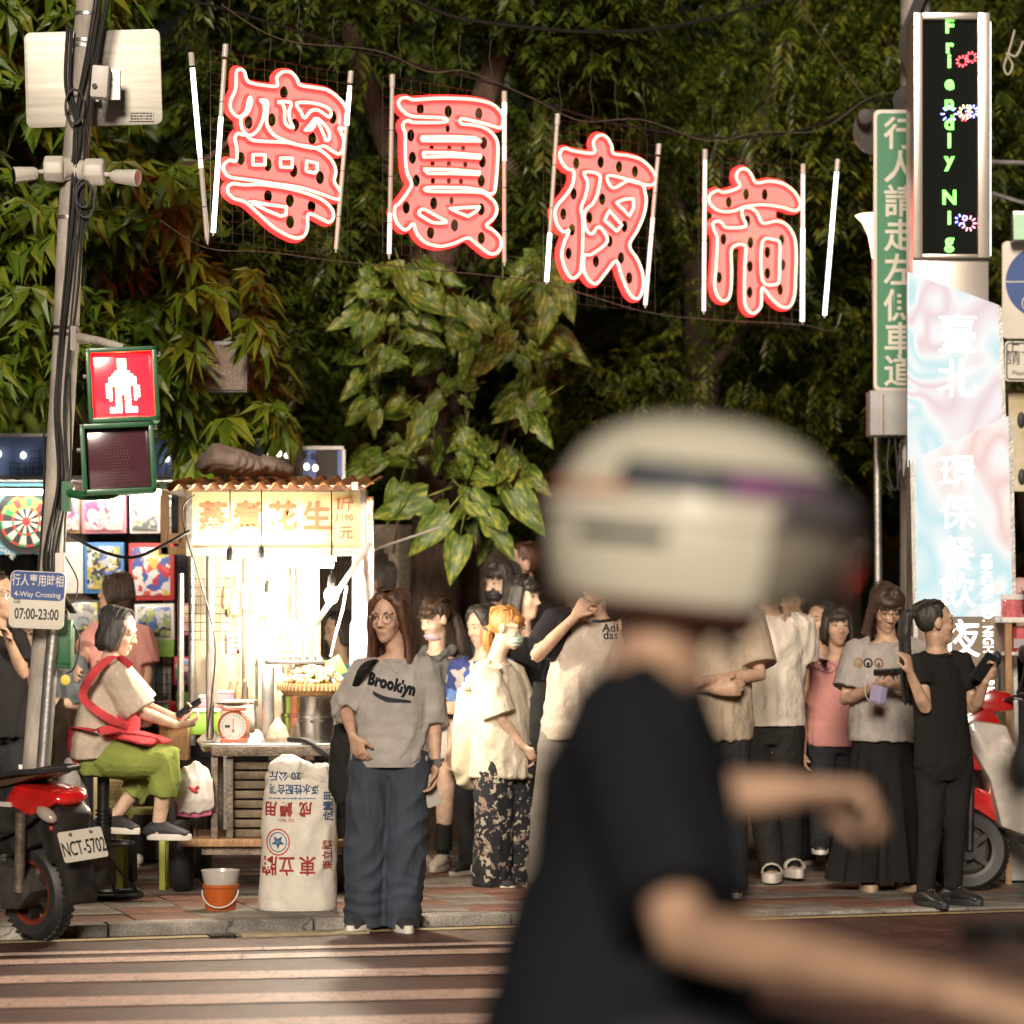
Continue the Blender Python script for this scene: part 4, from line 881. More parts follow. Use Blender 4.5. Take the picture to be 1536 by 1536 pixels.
for (a, b_, segs), lb in zip(TUBES, TLAB):
    p0, p1 = SP(*a, .03), SP(*b_, .03); t = thing('light_tube', p1, lb, 'light tube', 'light tubes hung beside the neon characters'); q = lambda f: p0.lerp(p1, f)
    MB().tube([q(0), q(.065)], .016, 10).build('cap', TOFF, t)
    for f0, f1, m in segs: MB().tube([q(f0), q(f1)], .0125, 10).build('glass', m, t)
    MB().loft([(q(.965), .0128, .0128), (q(1.0), .003, .003)], n=10, cap='flat').build('tip', TOFF, t)
    MB().tube([p0, p0 + V((-.01, 0, .05)), p0 + V((-.05, .02, .10))], .003, 4).build('lead', CABLE, t)
    bnd = MB()
    for f in (.3, .55, .8): bnd.tube([q(f), q(f + .004)], .0135, 8)
    bnd.build('tie', CABLE, t)
# catenary cables
def cab(name, pts, r, lab, m=CABLE, off=.0, cat='cable', cl=None):
    o = wire(name, [SP(x, y, off) for x, y in pts], r, m); tag(o, lab, cat)
    return o
cab('support_cable', [(200, -20), (330, 12), (450, 48), (560, 82), (700, 115), (780, 140), (830, 160), (930, 187), (1050, 205), (1130, 206), (1220, 190), (1300, 153), (1352, 150)], .0075, 'thick sagging cable carrying the neon characters')
cab('power_lead', [(330, 8), (420, 60), (560, 76), (640, 108), (700, 108), (800, 150), (870, 182), (960, 180), (1060, 212), (1140, 198), (1225, 196), (1300, 148), (1350, 138)], .0045, 'thin power lead twisted along the sagging cable', WIREM, .015)
cab('lower_cable', [(240, 330), (310, 372), (400, 378), (500, 391), (640, 404), (815, 425), (960, 466), (1060, 479), (1200, 487), (1248, 496), (1262, 470)], .0032, 'thin wire strung below the neon characters', WIREM)
o = wire('overhead_wires', [W(600, -10, 17.2), W(680, 25, 17.4), W(800, 42, 17.7), W(900, 48, 18), W(1010, 40, 18.4), W(1130, 10, 18.9), W(1200, -20, 19)], .012, CABLE); tag(o, 'bundle of dark overhead wires sagging above the second and third characters', 'cable')
o = wire('stay_wire', [W(1195, -20, 18.6), W(1215, 30, 18.7), W(1300, 150, 19.2)], .004, WIREM); tag(o, 'thin stay wire running down to the cable knot near the green sign', 'cable')
# ------------------------------------------------------------------ utility pole with its signs and signal, left
PCON = mat('pole_paint', (.36, .32, .28), .6, var=.35, scale=9, bump=.3, bscale=60, stretch=(1, 1, .4)); GALV = mat('galvanised_steel', (.42, .41, .39), .38, .85, var=.25, scale=10, bump=.1)
ALU = mat('brushed_aluminium', (.36, .34, .30), .5, .7, var=.18, scale=5, stretch=(.3, 1, 6)); GRN = mat('signal_green_paint', (.02, .12, .045), .42, var=.15, coat=.2); STEEL = mat('stainless_steel', (.58, .56, .53), .22, 1.0, var=.12, scale=6)
PY = 15.5
def rrect(w, h, r, n=5):
    out = []
    for cx, cy, a0 in ((w / 2 - r, h / 2 - r, 0), (-w / 2 + r, h / 2 - r, 90), (-w / 2 + r, -h / 2 + r, 180), (w / 2 - r, -h / 2 + r, 270)):
        for i in range(n + 1): a = R(a0 + 90 * i / n); out.append((cx + r * math.cos(a), cy + r * math.sin(a)))
    return out
pole = thing('utility_pole', W(40, 1359, PY), 'leaning grey utility pole wrapped in black cables at the left kerb', 'utility pole')
pts = [W(x, y, PY) for x, y in ((138, -60), (127, 90), (108, 300), (99, 500), (87, 700), (70, 930), (53, 1150), (38, 1362))]
MB().tube(catmull([tuple(p) for p in pts], 5, False), [.066 - .00 * i for i in range(36)], 16).build('shaft', PCON, pole)
MB().tube([W(90, 868, PY - .1), W(76, 1000, PY - .1), W(62, 1190, PY - .1), W(50, 1368, PY - .1)], .036, 12).build('steel_pipe', GALV, pole)
rd = random.Random(3); b = MB()
for i in range(9):
    o = rd.uniform(-10, 12); b.tube(catmull([tuple(W(x + o + rd.uniform(-4, 4), y, PY - .075 - rd.uniform(0, .03))) for x, y in ((160, -60), (140, 60), (122, 170), (116, 260), (103, 430), (88, 600), (92, 720), (72, 850), (100, 920))], 5, False), .0055, 5)
for i in range(5):
    o = rd.uniform(-6, 6); b.tube(catmull([tuple(W(x + o, y, PY - .09)) for x, y in ((105, 40), (102, 130), (118, 190), (112, 260), (128, 330), (108, 370))], 5, False), .006, 5)
for cx, cy, rr in ((112, 160, 20), (125, 290, 16), (128, 300, 20)):
    b.tube([W(cx + rr * .7 * math.cos(a), cy + rr * 1.3 * math.sin(a), PY - .12) for a in [2 * math.pi * i / 20 for i in range(20)]], .007, 5, closed=True)
b.tube(catmull([tuple(W(x, y, PY - .05)) for x, y in ((65, 640), (66, 720), (58, 850), (50, 880))], 4, False), .005, 5)
b.tube(catmull([tuple(W(x, y, PY - .1)) for x, y in ((105, 560), (106, 700), (98, 780), (96, 860))], 4, False), .006, 5)
b.build('cable_bundle', CABLE, pole, fix=False)
for y, x in ((20, 132), (60, 129), (68, 128), (170, 118), (490, 100), (500, 100), (325, 106)): MB().tube([W(x, y, PY), W(x - .3, y + 5, PY)], .070, 16).build('band', CABLE if y in (490, 500) else GALV, pole)
al = thing('sign_panel', W(140, 188, 15.62), 'bare aluminium back of a rounded road sign on the leaning pole', 'road sign')
sg = 15.62 / F; c = W(140, 118, 15.62); ux = V((1, 0, .03)).normalized(); uz = V((-.03, 0, 1)).normalized()
MB().prism(rrect(204 * sg, 143 * sg, .035), c, ux, uz, .006, OUT).build('plate', ALU, al, bevel=.001)
MB().box(W(212, 174, 15.605), (.125, .002, .05)).build('sticker', mat('paper_sticker', (.6, .57, .5), .6, var=.05), al)
fineprint(W(212, 174, 15.602), U, VV, .11, .042, 3, BLK, al, 3, 'sticker_print')
for y in (100, 150): MB().box(W(126, y, 15.57), (.16, .05, .025)).build('bracket', GALV, al)
jb = thing('junction_box', W(152, 150, 15.4), 'white junction box strapped to the pole over the sign back', 'junction box'); MB().box(W(151, 124, 15.37), (.085, .09, .16), Matrix.Rotation(.08, 3, 'Y')).build('housing', WHIT, jb, bevel=.008); MB().box(W(173, 128, 15.45), (.05, .04, .15)).build('mount', GALV, jb); MB().lathe(W(142, 129, 15.32), [(0, -.006), (.013, -.006), (.013, .006), (0, .006)], 14, Matrix.Rotation(R(90), 3, 'X')).build('plug', BLK, jb)
for sd, bx, hx, lb in ((-1, 82, 38, 'white security camera on the pole pointing left'), (1, 142, 190, 'white security camera on the pole pointing right')):
    t = thing('security_camera', W(bx, 278, 15.4), lb, 'camera', 'security cameras on the utility pole'); y = 254 if sd < 0 else 258
    MB().lathe(W(bx, y, 15.42), [(0, -.05), (.062, -.05), (.07, -.04), (.07, .04), (.06, .05), (0, .05)], 8, Matrix.Rotation(R(90), 3, 'Y') @ Matrix.Rotation(R(22.5), 3, 'Z')).build('base_box', WHIT, t, bevel=.005)
    MB().tube([W(bx + sd * 14, y + 3, 15.4), W(bx + sd * 30, y + 5, 15.38)], .012, 8).build('arm', WHIT, t)
    p0, p1 = W(bx + sd * 26, y + 6, 15.37), W(hx + sd * 17, y + 9, 15.33); d = p1 - p0
    MB().loft([(p0, .026, .026), (p0 + d * .15, .034, .034), (p0 + d * .9, .046, .042), (p1, .047, .043)], n=14, cap='flat').build('head', WHIT, t, bevel=.003)
    MB().loft([(p1 + d * .005, .04, .036), (p1 + d * .02, .04, .036)], n=14, cap='flat').build('lens', LENS, t)
    MB().tube([W(bx + sd * -8, y, 15.42), W(bx + sd * -20, y, 15.45)], .06, 12).build('clamp', WHIT, t)
# pedestrian signal
SY = 15.2; ss = SY / F; sig = thing('pedestrian_signal', W(178, 742, SY), 'two-lamp pedestrian signal with the red standing figure lit', 'traffic signal')
REDL = mat('red_lens', (.35, .02, .03), .15, var=0, emit=60, ecol=(1, .0005, .0010), coat=.6); DKL = mat('dark_lens', (.10, .035, .05), .15, var=.1, coat=.6); LEDW = mat('red_figure_led', (1, .8, .5), .3, var=0, emit=14, ecol=(1, .74, .40)); LEDO = mat('unlit_led', (.30, .20, .20), .3, var=0)
RX = Matrix.Rotation(R(-3), 3, 'Y') @ Matrix.Rotation(R(8), 3, 'Z')
su, sv = RX @ U, RX @ VV; so = su.cross(sv)
for (cx, cy, w, h), lens in (((184, 578, 106, 112), REDL), ((177, 688, 110, 106), DKL)):
    c = W(cx, cy, SY); w *= ss; h *= ss
    hs = MB().box(c - so * .09, (w, .17, h), RX).build('housing', GRN, sig, bevel=.014)
    fr = MB()
    for a, b_, sx, sy in ((0, h / 2 - .013, w, .026), (0, -h / 2 + .013, w, .026), (w / 2 - .013, 0, .026, h), (-w / 2 + .013, 0, .026, h)): fr.box(c + su * a + sv * b_ + so * .03, (sx, .07, sy), RX)
    fr.build('visor_rim', GRN, sig, bevel=.006)
    MB().box(c + so * .002, (w - .06, .012, h - .06), RX).build('lens', lens, sig, bevel=.004)
    for q in (-1, 1): MB().tube([c + su * (q * w / 2) + sv * (q * .05 + .1), c + su * (q * (w / 2 + .018)) + sv * (q * .05 + .1)], .012, 8).build('latch', GALV, sig)
fig = ["....###....", "....###....", "....###....", "....###....", "...#####...", "..#######..", ".#########.", ".#########.", "##########.", "##.#####.##", "##.#####.##", "##.#####.##", "##.##.##.##", ".#.##.##.#.", "...##.##...", "...##.##...", ".####.####.", ".####.####."]
b = MB(); c = W(184, 578, SY); st = .0152
for r_, row in enumerate(fig):
    for q, ch in enumerate(row):
        if ch == '#': b.ell(c + su * (q - 5) * st + sv * (8.3 - r_) * st * .98 + so * .012, (.0074, .0074, .0074), None, 6, 4)
b.build('red_figure', LEDW, sig, fix=False)
b = MB(); c = W(177, 688, SY)
for r_, (n, w0) in enumerate([(2, 0), (3, 0), (3, 0), (4, 0), (6, 0), (6, 1), (8, 0), (9, 0), (9, 0), (6, 1), (7, 1), (6, 1), (8, 0), (9, -1), (10, -1), (8, 0)]):
    for q in range(n): b.ell(c + su * (q - n / 2 + w0) * st + sv * (7.5 - r_) * st + so * .012, (.003, .003, .003), None, 5, 3)
b.build('unlit_figure', LEDO, sig, fix=False)
b = MB(); b.tube([W(112, 506, 15.42), W(150, 512, 15.3), W(186, 522, SY + .05)], [.028, .022, .02], 10); b.box(W(112, 508, 15.42), (.03, .09, .12)); b.build('upper_bracket', PCON, sig)
b = MB(); b.tube(catmull([tuple(p) for p in (W(98, 738, 15.42), W(130, 744, 15.3), W(165, 741, SY + .06), W(178, 735, SY + .04))], 4, False), [.022] * 7 + [.026] * 6, 10); b.box(W(100, 745, 15.42), (.04, .08, .15)); b.build('lower_bracket', GRN, sig)
# time plate
BLUE = mat('sign_blue', (.025, .07, .26), .5, var=.06); SWH = mat('sign_white', (.66, .62, .54), .5, var=.05); SBK = mat('sign_black', (.015, .015, .015), .5, var=0)
tp = thing('crossing_time_sign', W(55, 945, 15.28), 'small blue and white plate with crossing hours 07:00-23:00', 'sign'); su2 = V((1, 0, -.045)).normalized(); sv2 = V((.045, 0, 1)).normalized(); c = W(56, 900, 15.28); q = 15.28 / F
MB().prism(rrect(83 * q, 86 * q, .03), c, su2, sv2, .005, OUT).build('plate', SWH, tp, bevel=.001)
MB().prism([p for p in rrect(80 * q, 42 * q, .026)], c + sv2 * (21 * q) + OUT * .0052, su2, sv2, .002, OUT).build('blue_field', BLUE, tp)
cc = c + OUT * .0085
text('行人專用時相', .062, cc + sv2 * 28 * q, su2, sv2, SWH, tp, .001, 'lettering', bold=.0008, sx=.70); text('4-Way Crossing', .036, cc + sv2 * 8 * q, su2, sv2, SWH, tp, .001, 'lettering', bold=.0004, sx=.98); text('07:00-23:00', .075, cc - sv2 * 22 * q - OUT * .002, su2, sv2, SBK, tp, .001, 'lettering', bold=.0016, sx=.62)
text('GE', .03, cc - sv2 * 3 * q - su2 * 30 * q - OUT * .0005, su2, sv2, SBK, tp, .001, 'graffiti')
gb = thing('button_box', W(97, 1003, 15.45), 'green metal control box on the pole behind the time plate', 'control box'); MB().box(W(97, 966, 15.45), (.085, .12, .245), Matrix.Rotation(.03, 3, 'Y')).build('housing', GRN, gb, bevel=.012); MB().box(W(97, 966, 15.385), (.06, .012, .2), Matrix.Rotation(.03, 3, 'Y')).build('door', GRN, gb, bevel=.004); MB().tube(catmull([tuple(W(x, y, 15.42)) for x, y in ((108, 935), (120, 960), (112, 1000), (100, 1010))], 4, False), .005, 5).build('lead', CABLE, gb)
wb = thing('pvc_conduit', W(92, 870, 15.4), 'short white conduit box clipped on the pole above the time plate', 'conduit'); MB().box(W(91, 850, 15.4), (.05, .06, .14)).build('cover', WHIT, wb, bevel=.006); MB().tube(catmull([tuple(W(x, y, 15.36)) for x, y in ((98, 835), (116, 870), (112, 900), (100, 905))], 4, False), .004, 5).build('lead', CABLE, wb)
sp_ = thing('loudspeaker_box', W(336, 590, 17.2), 'flat grey speaker box with mesh front among the left tree leaves', 'speaker'); MB().box(W(336, 551, 17.3), (.27, .1, .29)).build('frame', mat('speaker_frame', (.20, .19, .21), .5, var=.1), sp_, bevel=.008); MB().box(W(336, 551, 17.243), (.235, .012, .255)).build('grille', mat('speaker_grille', (.20, .16, .12), .7, var=.5, scale=120), sp_)
# ------------------------------------------------------------------ toy stall, far left
TY = 18.9; BLB = mat('blue_banner', (.20, .32, .74), .6, var=.18, scale=3); DRK = mat('dark_frame', (.05, .045, .045), .6, var=.2); BULBR = mat('glaring_bulb', (1, .95, .85), .3, var=0, emit=2200, ecol=(1, .86, .66)); BULB = mat('lit_bulb', (1, .95, .85), .3, var=0, emit=380, ecol=(1, .87, .66)); LAMPF = mat('small_lamp', (.9, .85, .75), .3, var=0, emit=3, ecol=(1, .85, .65)); WOOD = mat('rough_wood', (.34, .20, .10), .75, var=.35, scale=7, stretch=(6, 6, 1)); GRID = mat('black_grid_wire', (.03, .03, .03), .5, .5, var=0)
ts = thing('toy_stall', W(200, 930, TY).xy.to_3d(), 'toy stall with blue fascia, wire racks and a back wall of boxed toys', 'market stall'); q = TY / F
for x0, x1, y0, y1, dy in ((-60, 372, 653, 716, 0), (378, 452, 660, 717, .1), (452, 516, 672, 720, .25)):
    MB().box((W(x0, y0, TY + dy) + W(x1, y1, TY + dy)) / 2, ((x1 - x0) * q, .04, (y1 - y0) * q)).build('fascia', BLB, ts)
    fr = MB(); 
    for y in (y0, y1): fr.box((W(x0, y, TY + dy - .02) + W(x1, y, TY + dy - .02)) / 2, ((x1 - x0) * q, .05, .022))
    for x in (x0, x1): fr.box((W(x, y0, TY + dy - .02) + W(x, y1, TY + dy - .02)) / 2, (.02, .052, (y1 - y0) * q - .02))
    fr.build('fascia_frame', GALV, ts)
MB().box(W(432, 690, TY - .02), (.18, .02, .2)).build('dark_panel', DRK, ts); MB().box(W(490, 698, TY + .2), (.13, .02, .18)).build('dark_panel', DRK, ts)
for x, y in ((35, 683), (-2, 681), (108, 683), (250, 688), (283, 688), (405, 680), (418, 680), (430, 682), (460, 700), (473, 702)): 
    lm = MB().ell(W(x, y, TY - .07), (.018, .02, .022)).build('fascia_lamp', LAMPF, ts)
for x0, x1, Y_ in ((-40, 110, TY - .35), (130, 300, TY - .35)):
    t = thing('stall_tube_lamp', W(x0, 742, Y_), 'tube lamp under the toy stall roof, %s' % ('left of the pedestrian signal' if x0 < 0 else 'behind the pedestrian signal'), 'tube lamp', 'tube lamps of the toy stall'); MB().tube([W(x0, 738, Y_), W(x1, 738, Y_)], .015, 8).build('tube', mat('toy_stall_tube', (1, 1, .95), .3, var=0, emit=50, ecol=(1, .92, .80)), t); MB().box(W((x0 + x1) / 2, 732, Y_), ((x1 - x0) * q, .05, .02)).build('batten', WHIT, t)
def gridpanel(name, x0, y0, x1, y1, Y, m, parent, step=.06, r=.0028):
    b = MB(); a, c = W(x0, y1, Y), W(x1, y0, Y); nx = max(2, int((c.x - a.x) / step)); nz_ = max(2, int((c.z - a.z) / step))
    for i in range(nx + 1): x = a.x + (c.x - a.x) * i / nx; b.tube([V((x, Y, a.z)), V((x, Y, c.z))], r, 4)
    for i in range(nz_ + 1): z = a.z + (c.z - a.z) * i / nz_; b.tube([V((a.x, Y + .004, z)), V((c.x, Y + .004, z))], r, 4)
    return b.build(name, m, parent, fix=False)
for x0, y0, x1 in ((15, 694, 62), (45, 676, 72), (100, 688, 125), (225, 683, 250), (248, 686, 290), (360, 668, 382)): gridpanel('wire_basket', x0, y0, x1, 712, TY - .08, GRID, ts, .045, .002)
gridpanel('wire_rack', -40, 718, 280, 1100, TY + .02, GRID, ts)
MB().box(W(130, 925, TY + .25), (1.9, .03, 1.75)).build('backing_sheet', mat('dark_tarpaulin', (.03, .03, .035), .6, var=.3), ts)
for x in (-30, 250, 340): MB().box((W(x, 720, TY + .1) + V((W(x, 720, TY).x, TY + .1, 0))) / 2, (.05, .05, W(x, 720, TY).z)).build('stall_post', GALV, ts)
MB().box(W(120, 722, TY - .2), (2.2, .9, .025)).build('roof_sheet', DRK, ts)
def motley(name, cols, sc=26, seed=0, rough=.3):
    m = bpy.data.materials.new(name); m.use_nodes = True; t = m.node_tree; N, L = t.nodes, t.links; bs = N['Principled BSDF']
    tc = N.new('ShaderNodeTexCoord'); mp = N.new('ShaderNodeMapping'); mp.inputs['Location'].default_value = (seed * 3.3, seed, seed * 1.7); v = N.new('ShaderNodeTexVoronoi'); v.inputs['Scale'].default_value = sc
    nn = N.new('ShaderNodeTexNoise'); nn.inputs['Scale'].default_value = sc * .6; ad = N.new('ShaderNodeMixRGB'); ad.inputs[0].default_value = .12
    L.new(tc.outputs['Object'], mp.inputs[0]); L.new(mp.outputs[0], nn.inputs['Vector']); L.new(mp.outputs[0], ad.inputs[1]); L.new(nn.outputs['Color'], ad.inputs[2]); L.new(ad.outputs[0], v.inputs['Vector'])
    sp = N.new('ShaderNodeSeparateColor'); L.new(v.outputs['Color'], sp.inputs[0]); r = N.new('ShaderNodeValToRGB'); r.color_ramp.interpolation = 'CONSTANT'; e = r.color_ramp.elements
    e[0].position = 0; e[0].color = cols[0] + (1,); e[1].position = 1 / len(cols); e[1].color = cols[1] + (1,)
    for i in range(2, len(cols)): q = e.new(i / len(cols)); q.color = cols[i] + (1,)
    L.new(sp.outputs[0], r.inputs[0]); L.new(r.outputs[0], bs.inputs['Base Color']); bs.inputs['Roughness'].default_value = rough; bs.inputs['Coat Weight'].default_value = .6; return m
PINKT = motley('pink_doll_print', [(.6, .12, .25), (.7, .45, .42), (.65, .6, .55), (.3, .08, .2), (.7, .3, .3), (.62, .5, .3)], 26, 1); CART = motley('blue_toy_print', [(.05, .12, .4), (.4, .42, .45), (.55, .55, .55), (.03, .03, .05), (.25, .3, .1), (.5, .4, .1)], 30, 2); REDT = motley('red_toy_print', [(.5, .03, .04), (.65, .62, .6), (.6, .1, .08), (.06, .1, .35), (.7, .68, .65), (.6, .45, .08)], 22, 3); MIXT = motley('mixed_toy_print', [(.55, .05, .05), (.1, .2, .5), (.6, .55, .5), (.55, .4, .05), (.05, .3, .12), (.5, .1, .3), (.05, .05, .06)], 24, 4); SILT = motley('silver_toy_print', [(.4, .4, .38), (.6, .6, .58), (.15, .15, .14), (.5, .5, .1), (.3, .32, .34)], 28, 5)
KRAFT = mat('kraft_card', (.40, .26, .14), .7, var=.12); WCARD = mat('white_card', (.68, .66, .62), .6, var=.04); RCARD = mat('red_card', (.45, .03, .03), .5, var=.05); BCARD = mat('blue_card', (.05, .2, .5), .5, var=.05); PCARD = mat('pink_card', (.62, .25, .32), .5, var=.05); YCARD = mat('yellow_card', (.55, .42, .06), .5, var=.05); GCARD = mat('lime_card', (.22, .42, .05), .5, var=.08)
TOYS = [(95, 738, 122, 800, KRAFT, PINKT, 'brown toy box behind the pole on the top row'), (124, 740, 190, 800, PCARD, PINKT, 'pink framed doll box on the top row of the toy wall'), (196, 734, 241, 800, WCARD, SILT, 'white toy box with dark spots at the right of the top row'), (100, 814, 126, 890, WCARD, WCARD, 'plain white card hanging beside the blue toy box'), (128, 814, 187, 890, BCARD, CART, 'blue framed construction toy box in the second row'), (195, 815, 262, 900, RCARD, REDT, 'red framed toy car box in the second row'), (100, 900, 152, 948, DRK, SILT, 'silver blister pack below the blue toy box'), (204, 906, 262, 960, WCARD, CART, 'white box with small blue and red toys in the third row'), (268, 905, 330, 952, PCARD, PINKT, 'pale pink toy pack hanging behind the stall poles'), (228, 958, 262, 985, GCARD, GCARD, 'lime green toy box under the white box'), (286, 956, 306, 988, RCARD, MIXT, 'upright red toy pack beside the stall pole'), (262, 985, 300, 1028, RCARD, MIXT, 'crowded red and purple toy pack at counter height'), (300, 985, 335, 1030, MIXT, MIXT, 'motley blister pack of small toys right of the stall pole'), (265, 1038, 285, 1062, GCARD, GCARD, 'bright green box under the motley toys')]
for i, (x0, y0, x1, y1, fm, wm, lb) in enumerate(TOYS):
    c = (W(x0, y0, TY - .12) + W(x1, y1, TY - .12)) / 2; w, h = (x1 - x0) * q, (y1 - y0) * q; t = thing('toy_box', c - Z * h / 2, lb, 'toy box', 'boxed toys on the toy stall')
    MB().box(c, (w, .09, h), Matrix.Rotation(rd.uniform(-.03, .03), 3, 'Y')).build('carton', fm, t, bevel=.003)
    if wm != fm or wm == MIXT: MB().box(c - Yv * .05, (w * .84, .016, h * .84)).build('window', wm, t, bevel=.003)
db = thing('dartboard_box', W(30, 830, TY - .15), 'light blue package with a large dartboard at the left edge', 'dartboard'); c = W(22, 772, TY - .15)
MB().box(c, (110 * q, .06, 118 * q)).build('card', mat('sky_card', (.10, .36, .55), .5, var=.08), db)
c2 = W(40, 782, TY - .19); cols = [mat('dart_black', (.02, .02, .02), .6, var=0), mat('dart_cream', (.62, .58, .48), .6, var=0), mat('dart_red', (.45, .03, .03), .6, var=0), mat('dart_green', (.03, .22, .08), .6, var=0), mat('dart_orange', (.62, .30, .05), .6, var=0)]
MB().lathe(c2, [(0, -.012), (.2, -.012), (.2, .006), (0, .006)], 40, Matrix.Rotation(R(90), 3, 'X')).build('rim', cols[0], db)
for rn, (r0, r1) in enumerate(((.025, .075), (.075, .09), (.09, .145), (.145, .16))):
    b = MB()
    for i in range(20):
        b.mi = (i % 2) if rn % 2 == 0 else 2 + (i % 2)
        if i > 6 and i < 14 and rn > 0: b.mi = (4, 2, 4, 3)[(i + rn) % 4]
        a0, a1 = 2 * math.pi * i / 20, 2 * math.pi * (i + 1) / 20; P = [(r * math.sin(a), -r * math.cos(a)) for r, a in ((r0, a0), (r1, a0), (r1, a1), (r0, a1))]
        b.add([c2 + V((x, -.016, z)) for x, z in P], [(0, 1, 2, 3)])
    b.build('score_ring', cols, db, smooth=False)
MB().lathe(c2 - Yv * .016, [(0, -.002), (.025, -.002), (.025, .003), (0, .003)], 16, Matrix.Rotation(R(90), 3, 'X')).build('bullseye', cols[2], db)
text('GAME', .045, c2 + V((-.12, -.02, -.19)), V((.8, 0, -.6)), V((.6, 0, .8)), WCARD, db, .001)
wd_ = thing('timber_bracket', W(262, 800, 18.2), 'rough wooden frame fixed left of the peanut stall sign', 'wooden frame'); 
for x0, y0, x1, y1 in ((243, 728, 252, 832), (270, 728, 282, 822), (252, 728, 270, 742), (252, 800, 272, 815), (240, 820, 288, 832)): MB().box((W(x0, y0, 18.2) + W(x1, y1, 18.2)) / 2, ((x1 - x0) * .00396 + .01, .04, (y1 - y0) * .00396)).build('board', WOOD, wd_, bevel=.003)
lt = thing('display_counter', W(0, 1200, 17.4), 'low glass-fronted counter with wooden top at the left edge', 'counter'); qq = 17.0 / F
MB().box(W(-20, 1078, 17.2), (.52, .5, .035)).build('top', WOOD, lt, bevel=.004); MB().box(W(-20, 1102, 17.2), (.48, .46, .15)).build('glass_case', mat('case_glass', (.35, .33, .30), .1, var=.1, coat=.5), lt); MB().box(W(-20, 1130, 17.2), (.52, .5, .06)).build('shelf', KRAFT, lt, bevel=.004)
b = MB(); [b.box((W(-20, 1130, 17.2).x + sx * .23, 17.2 + sy * .22, .36), (.03, .03, .72)) for sx in (-1, 1) for sy in (-1, 1)]; b.build('leg', GALV, lt)
MB().box(W(22, 1168, 16.9), (.13, .02, .16), Matrix.Rotation(.1, 3, 'Y')).build('price_card', WCARD, lt)
for x0, y0, x1 in ((120, 1010, 200), (200, 1040, 262)):
    t = thing('goods_crate', W((x0 + x1) / 2, y0 + 70, 18.3), 'crate of mixed toys under the toy wall, %s' % ('behind the vendor in red apron' if x0 == 120 else 'beside the pink shirted woman'), 'crate'); c = W((x0 + x1) / 2, y0 + 40, 18.4)
    MB().box(c, ((x1 - x0) * q, .4, .1)).build('tray', DRK, t); 
    for i in range(9): MB().box(c + V((rd.uniform(-.12, .12), rd.uniform(-.2, -.05), .08)), (.07, .05, .07), Matrix.Rotation(rd.uniform(0, 3), 3, 'Z')).build('toy', (RCARD, YCARD, BCARD, GCARD, PCARD, MIXT)[i % 6], t, bevel=.006)
    MB().box(V((c.x, c.y, .5)), (.3, .35, .85)).build('stand', DRK, t)
# ------------------------------------------------------------------ peanut stall
CY = 16.1; q = CY / F
cart = thing('peanut_cart', W(400, 1330, 16.6), 'wheeled peanut stall with stainless counter, slatted side and corrugated roof', 'food cart')
IRON = mat('worn_iron', (.16, .13, .10), .55, .6, var=.4, scale=14, bump=.3); TIN = mat('grimy_tin', (.26, .22, .16), .5, .5, var=.4, scale=12, bump=.2); CORR = mat('corrugated_plastic', (.44, .20, .08), .45, var=.15, scale=4); YEL = mat('yellow_sign_board', (.88, .80, .46), .5, var=.05, scale=3); PALE = mat('pale_board', (.40, .34, .25), .6, var=.1)
MB().box((W(300, 1118, CY) + W(530, 1118, CY)) / 2 + Yv * .45, (228 * q, .9, .022)).build('counter_top', STEEL, cart, bevel=.004)
MB().box((W(318, 1127, CY) + W(530, 1127, CY)) / 2, (212 * q, .03, .05)).build('front_rail', IRON, cart, bevel=.003)
for x, Y_ in ((322, CY + .03), (345, CY + .06), (498, CY + .04), (522, CY + .8), (330, CY + .8)): 
    a = W(x, 1135, Y_); MB().box(V((a.x, Y_, (a.z + .30) / 2)), (.035, .035, a.z - .30)).build('leg', IRON, cart, bevel=.003)
for i in range(8):
    y = 1148 + i * 14.5; MB().box((W(342, y, CY + .12) + W(500, y, CY + .12)) / 2, (150 * q, .012, .040), Matrix.Rotation(.35, 3, 'X')).build('slat', TIN, cart, bevel=.002)
MB().box((W(340, 1200, CY + .17) + W(500, 1200, CY + .17)) / 2, (156 * q, .01, .42)).build('side_panel', DRK, cart)
MB().box((W(270, 1264, CY) + W(515, 1264, CY)) / 2 + Yv * .35, (245 * q, .8, .035)).build('lower_shelf', WOOD, cart, bevel=.004)
MB().box((W(300, 1275, CY) + W(515, 1275, CY)) / 2 + Yv * .02, (210 * q, .04, .05)).build('axle_beam', IRON, cart)
for x, Y_ in ((273, 16.35), (510, 16.35), (300, 17.2)):
    w = MB(); c = V((W(x, 1290, Y_).x, Y_, .24)); RYm = Matrix.Rotation(R(90), 3, 'Y')
    wt = MB().lathe(c, [(.12, -.05), (.17, -.052), (.192, -.03), (.198, 0), (.192, .03), (.17, .052), (.12, .05)], 28, RYm).build('wheel', BLK, cart); MB().lathe(c, [(0, -.04), (.12, -.045), (.12, .045), (0, .04)], 20, RYm).build('hub', IRON, wt)
    MB().box(c + Z * .1 + X * .07, (.012, .05, .26)).build('fork', IRON, cart)
for x, y0, y1, Y_, r in ((271, 860, 1112, CY + .5, .018), (315, 830, 1108, CY + .06, .021), (440, 835, 1115, CY + .85, .02), (533, 740, 1120, CY + .75, .02), (288, 740, 1118, CY + .85, .02)): MB().tube([W(x, y0, Y_), V((W(x, y1, Y_).x, Y_, W(x, y1, Y_).z))], r, 10).build('upright', GALV, cart)
MB().box((W(393, 1000, CY + .3) + W(411, 1112, CY + .3)) / 2, (.065, .05, 112 * q)).build('steel_pillar', STEEL, cart, bevel=.004)
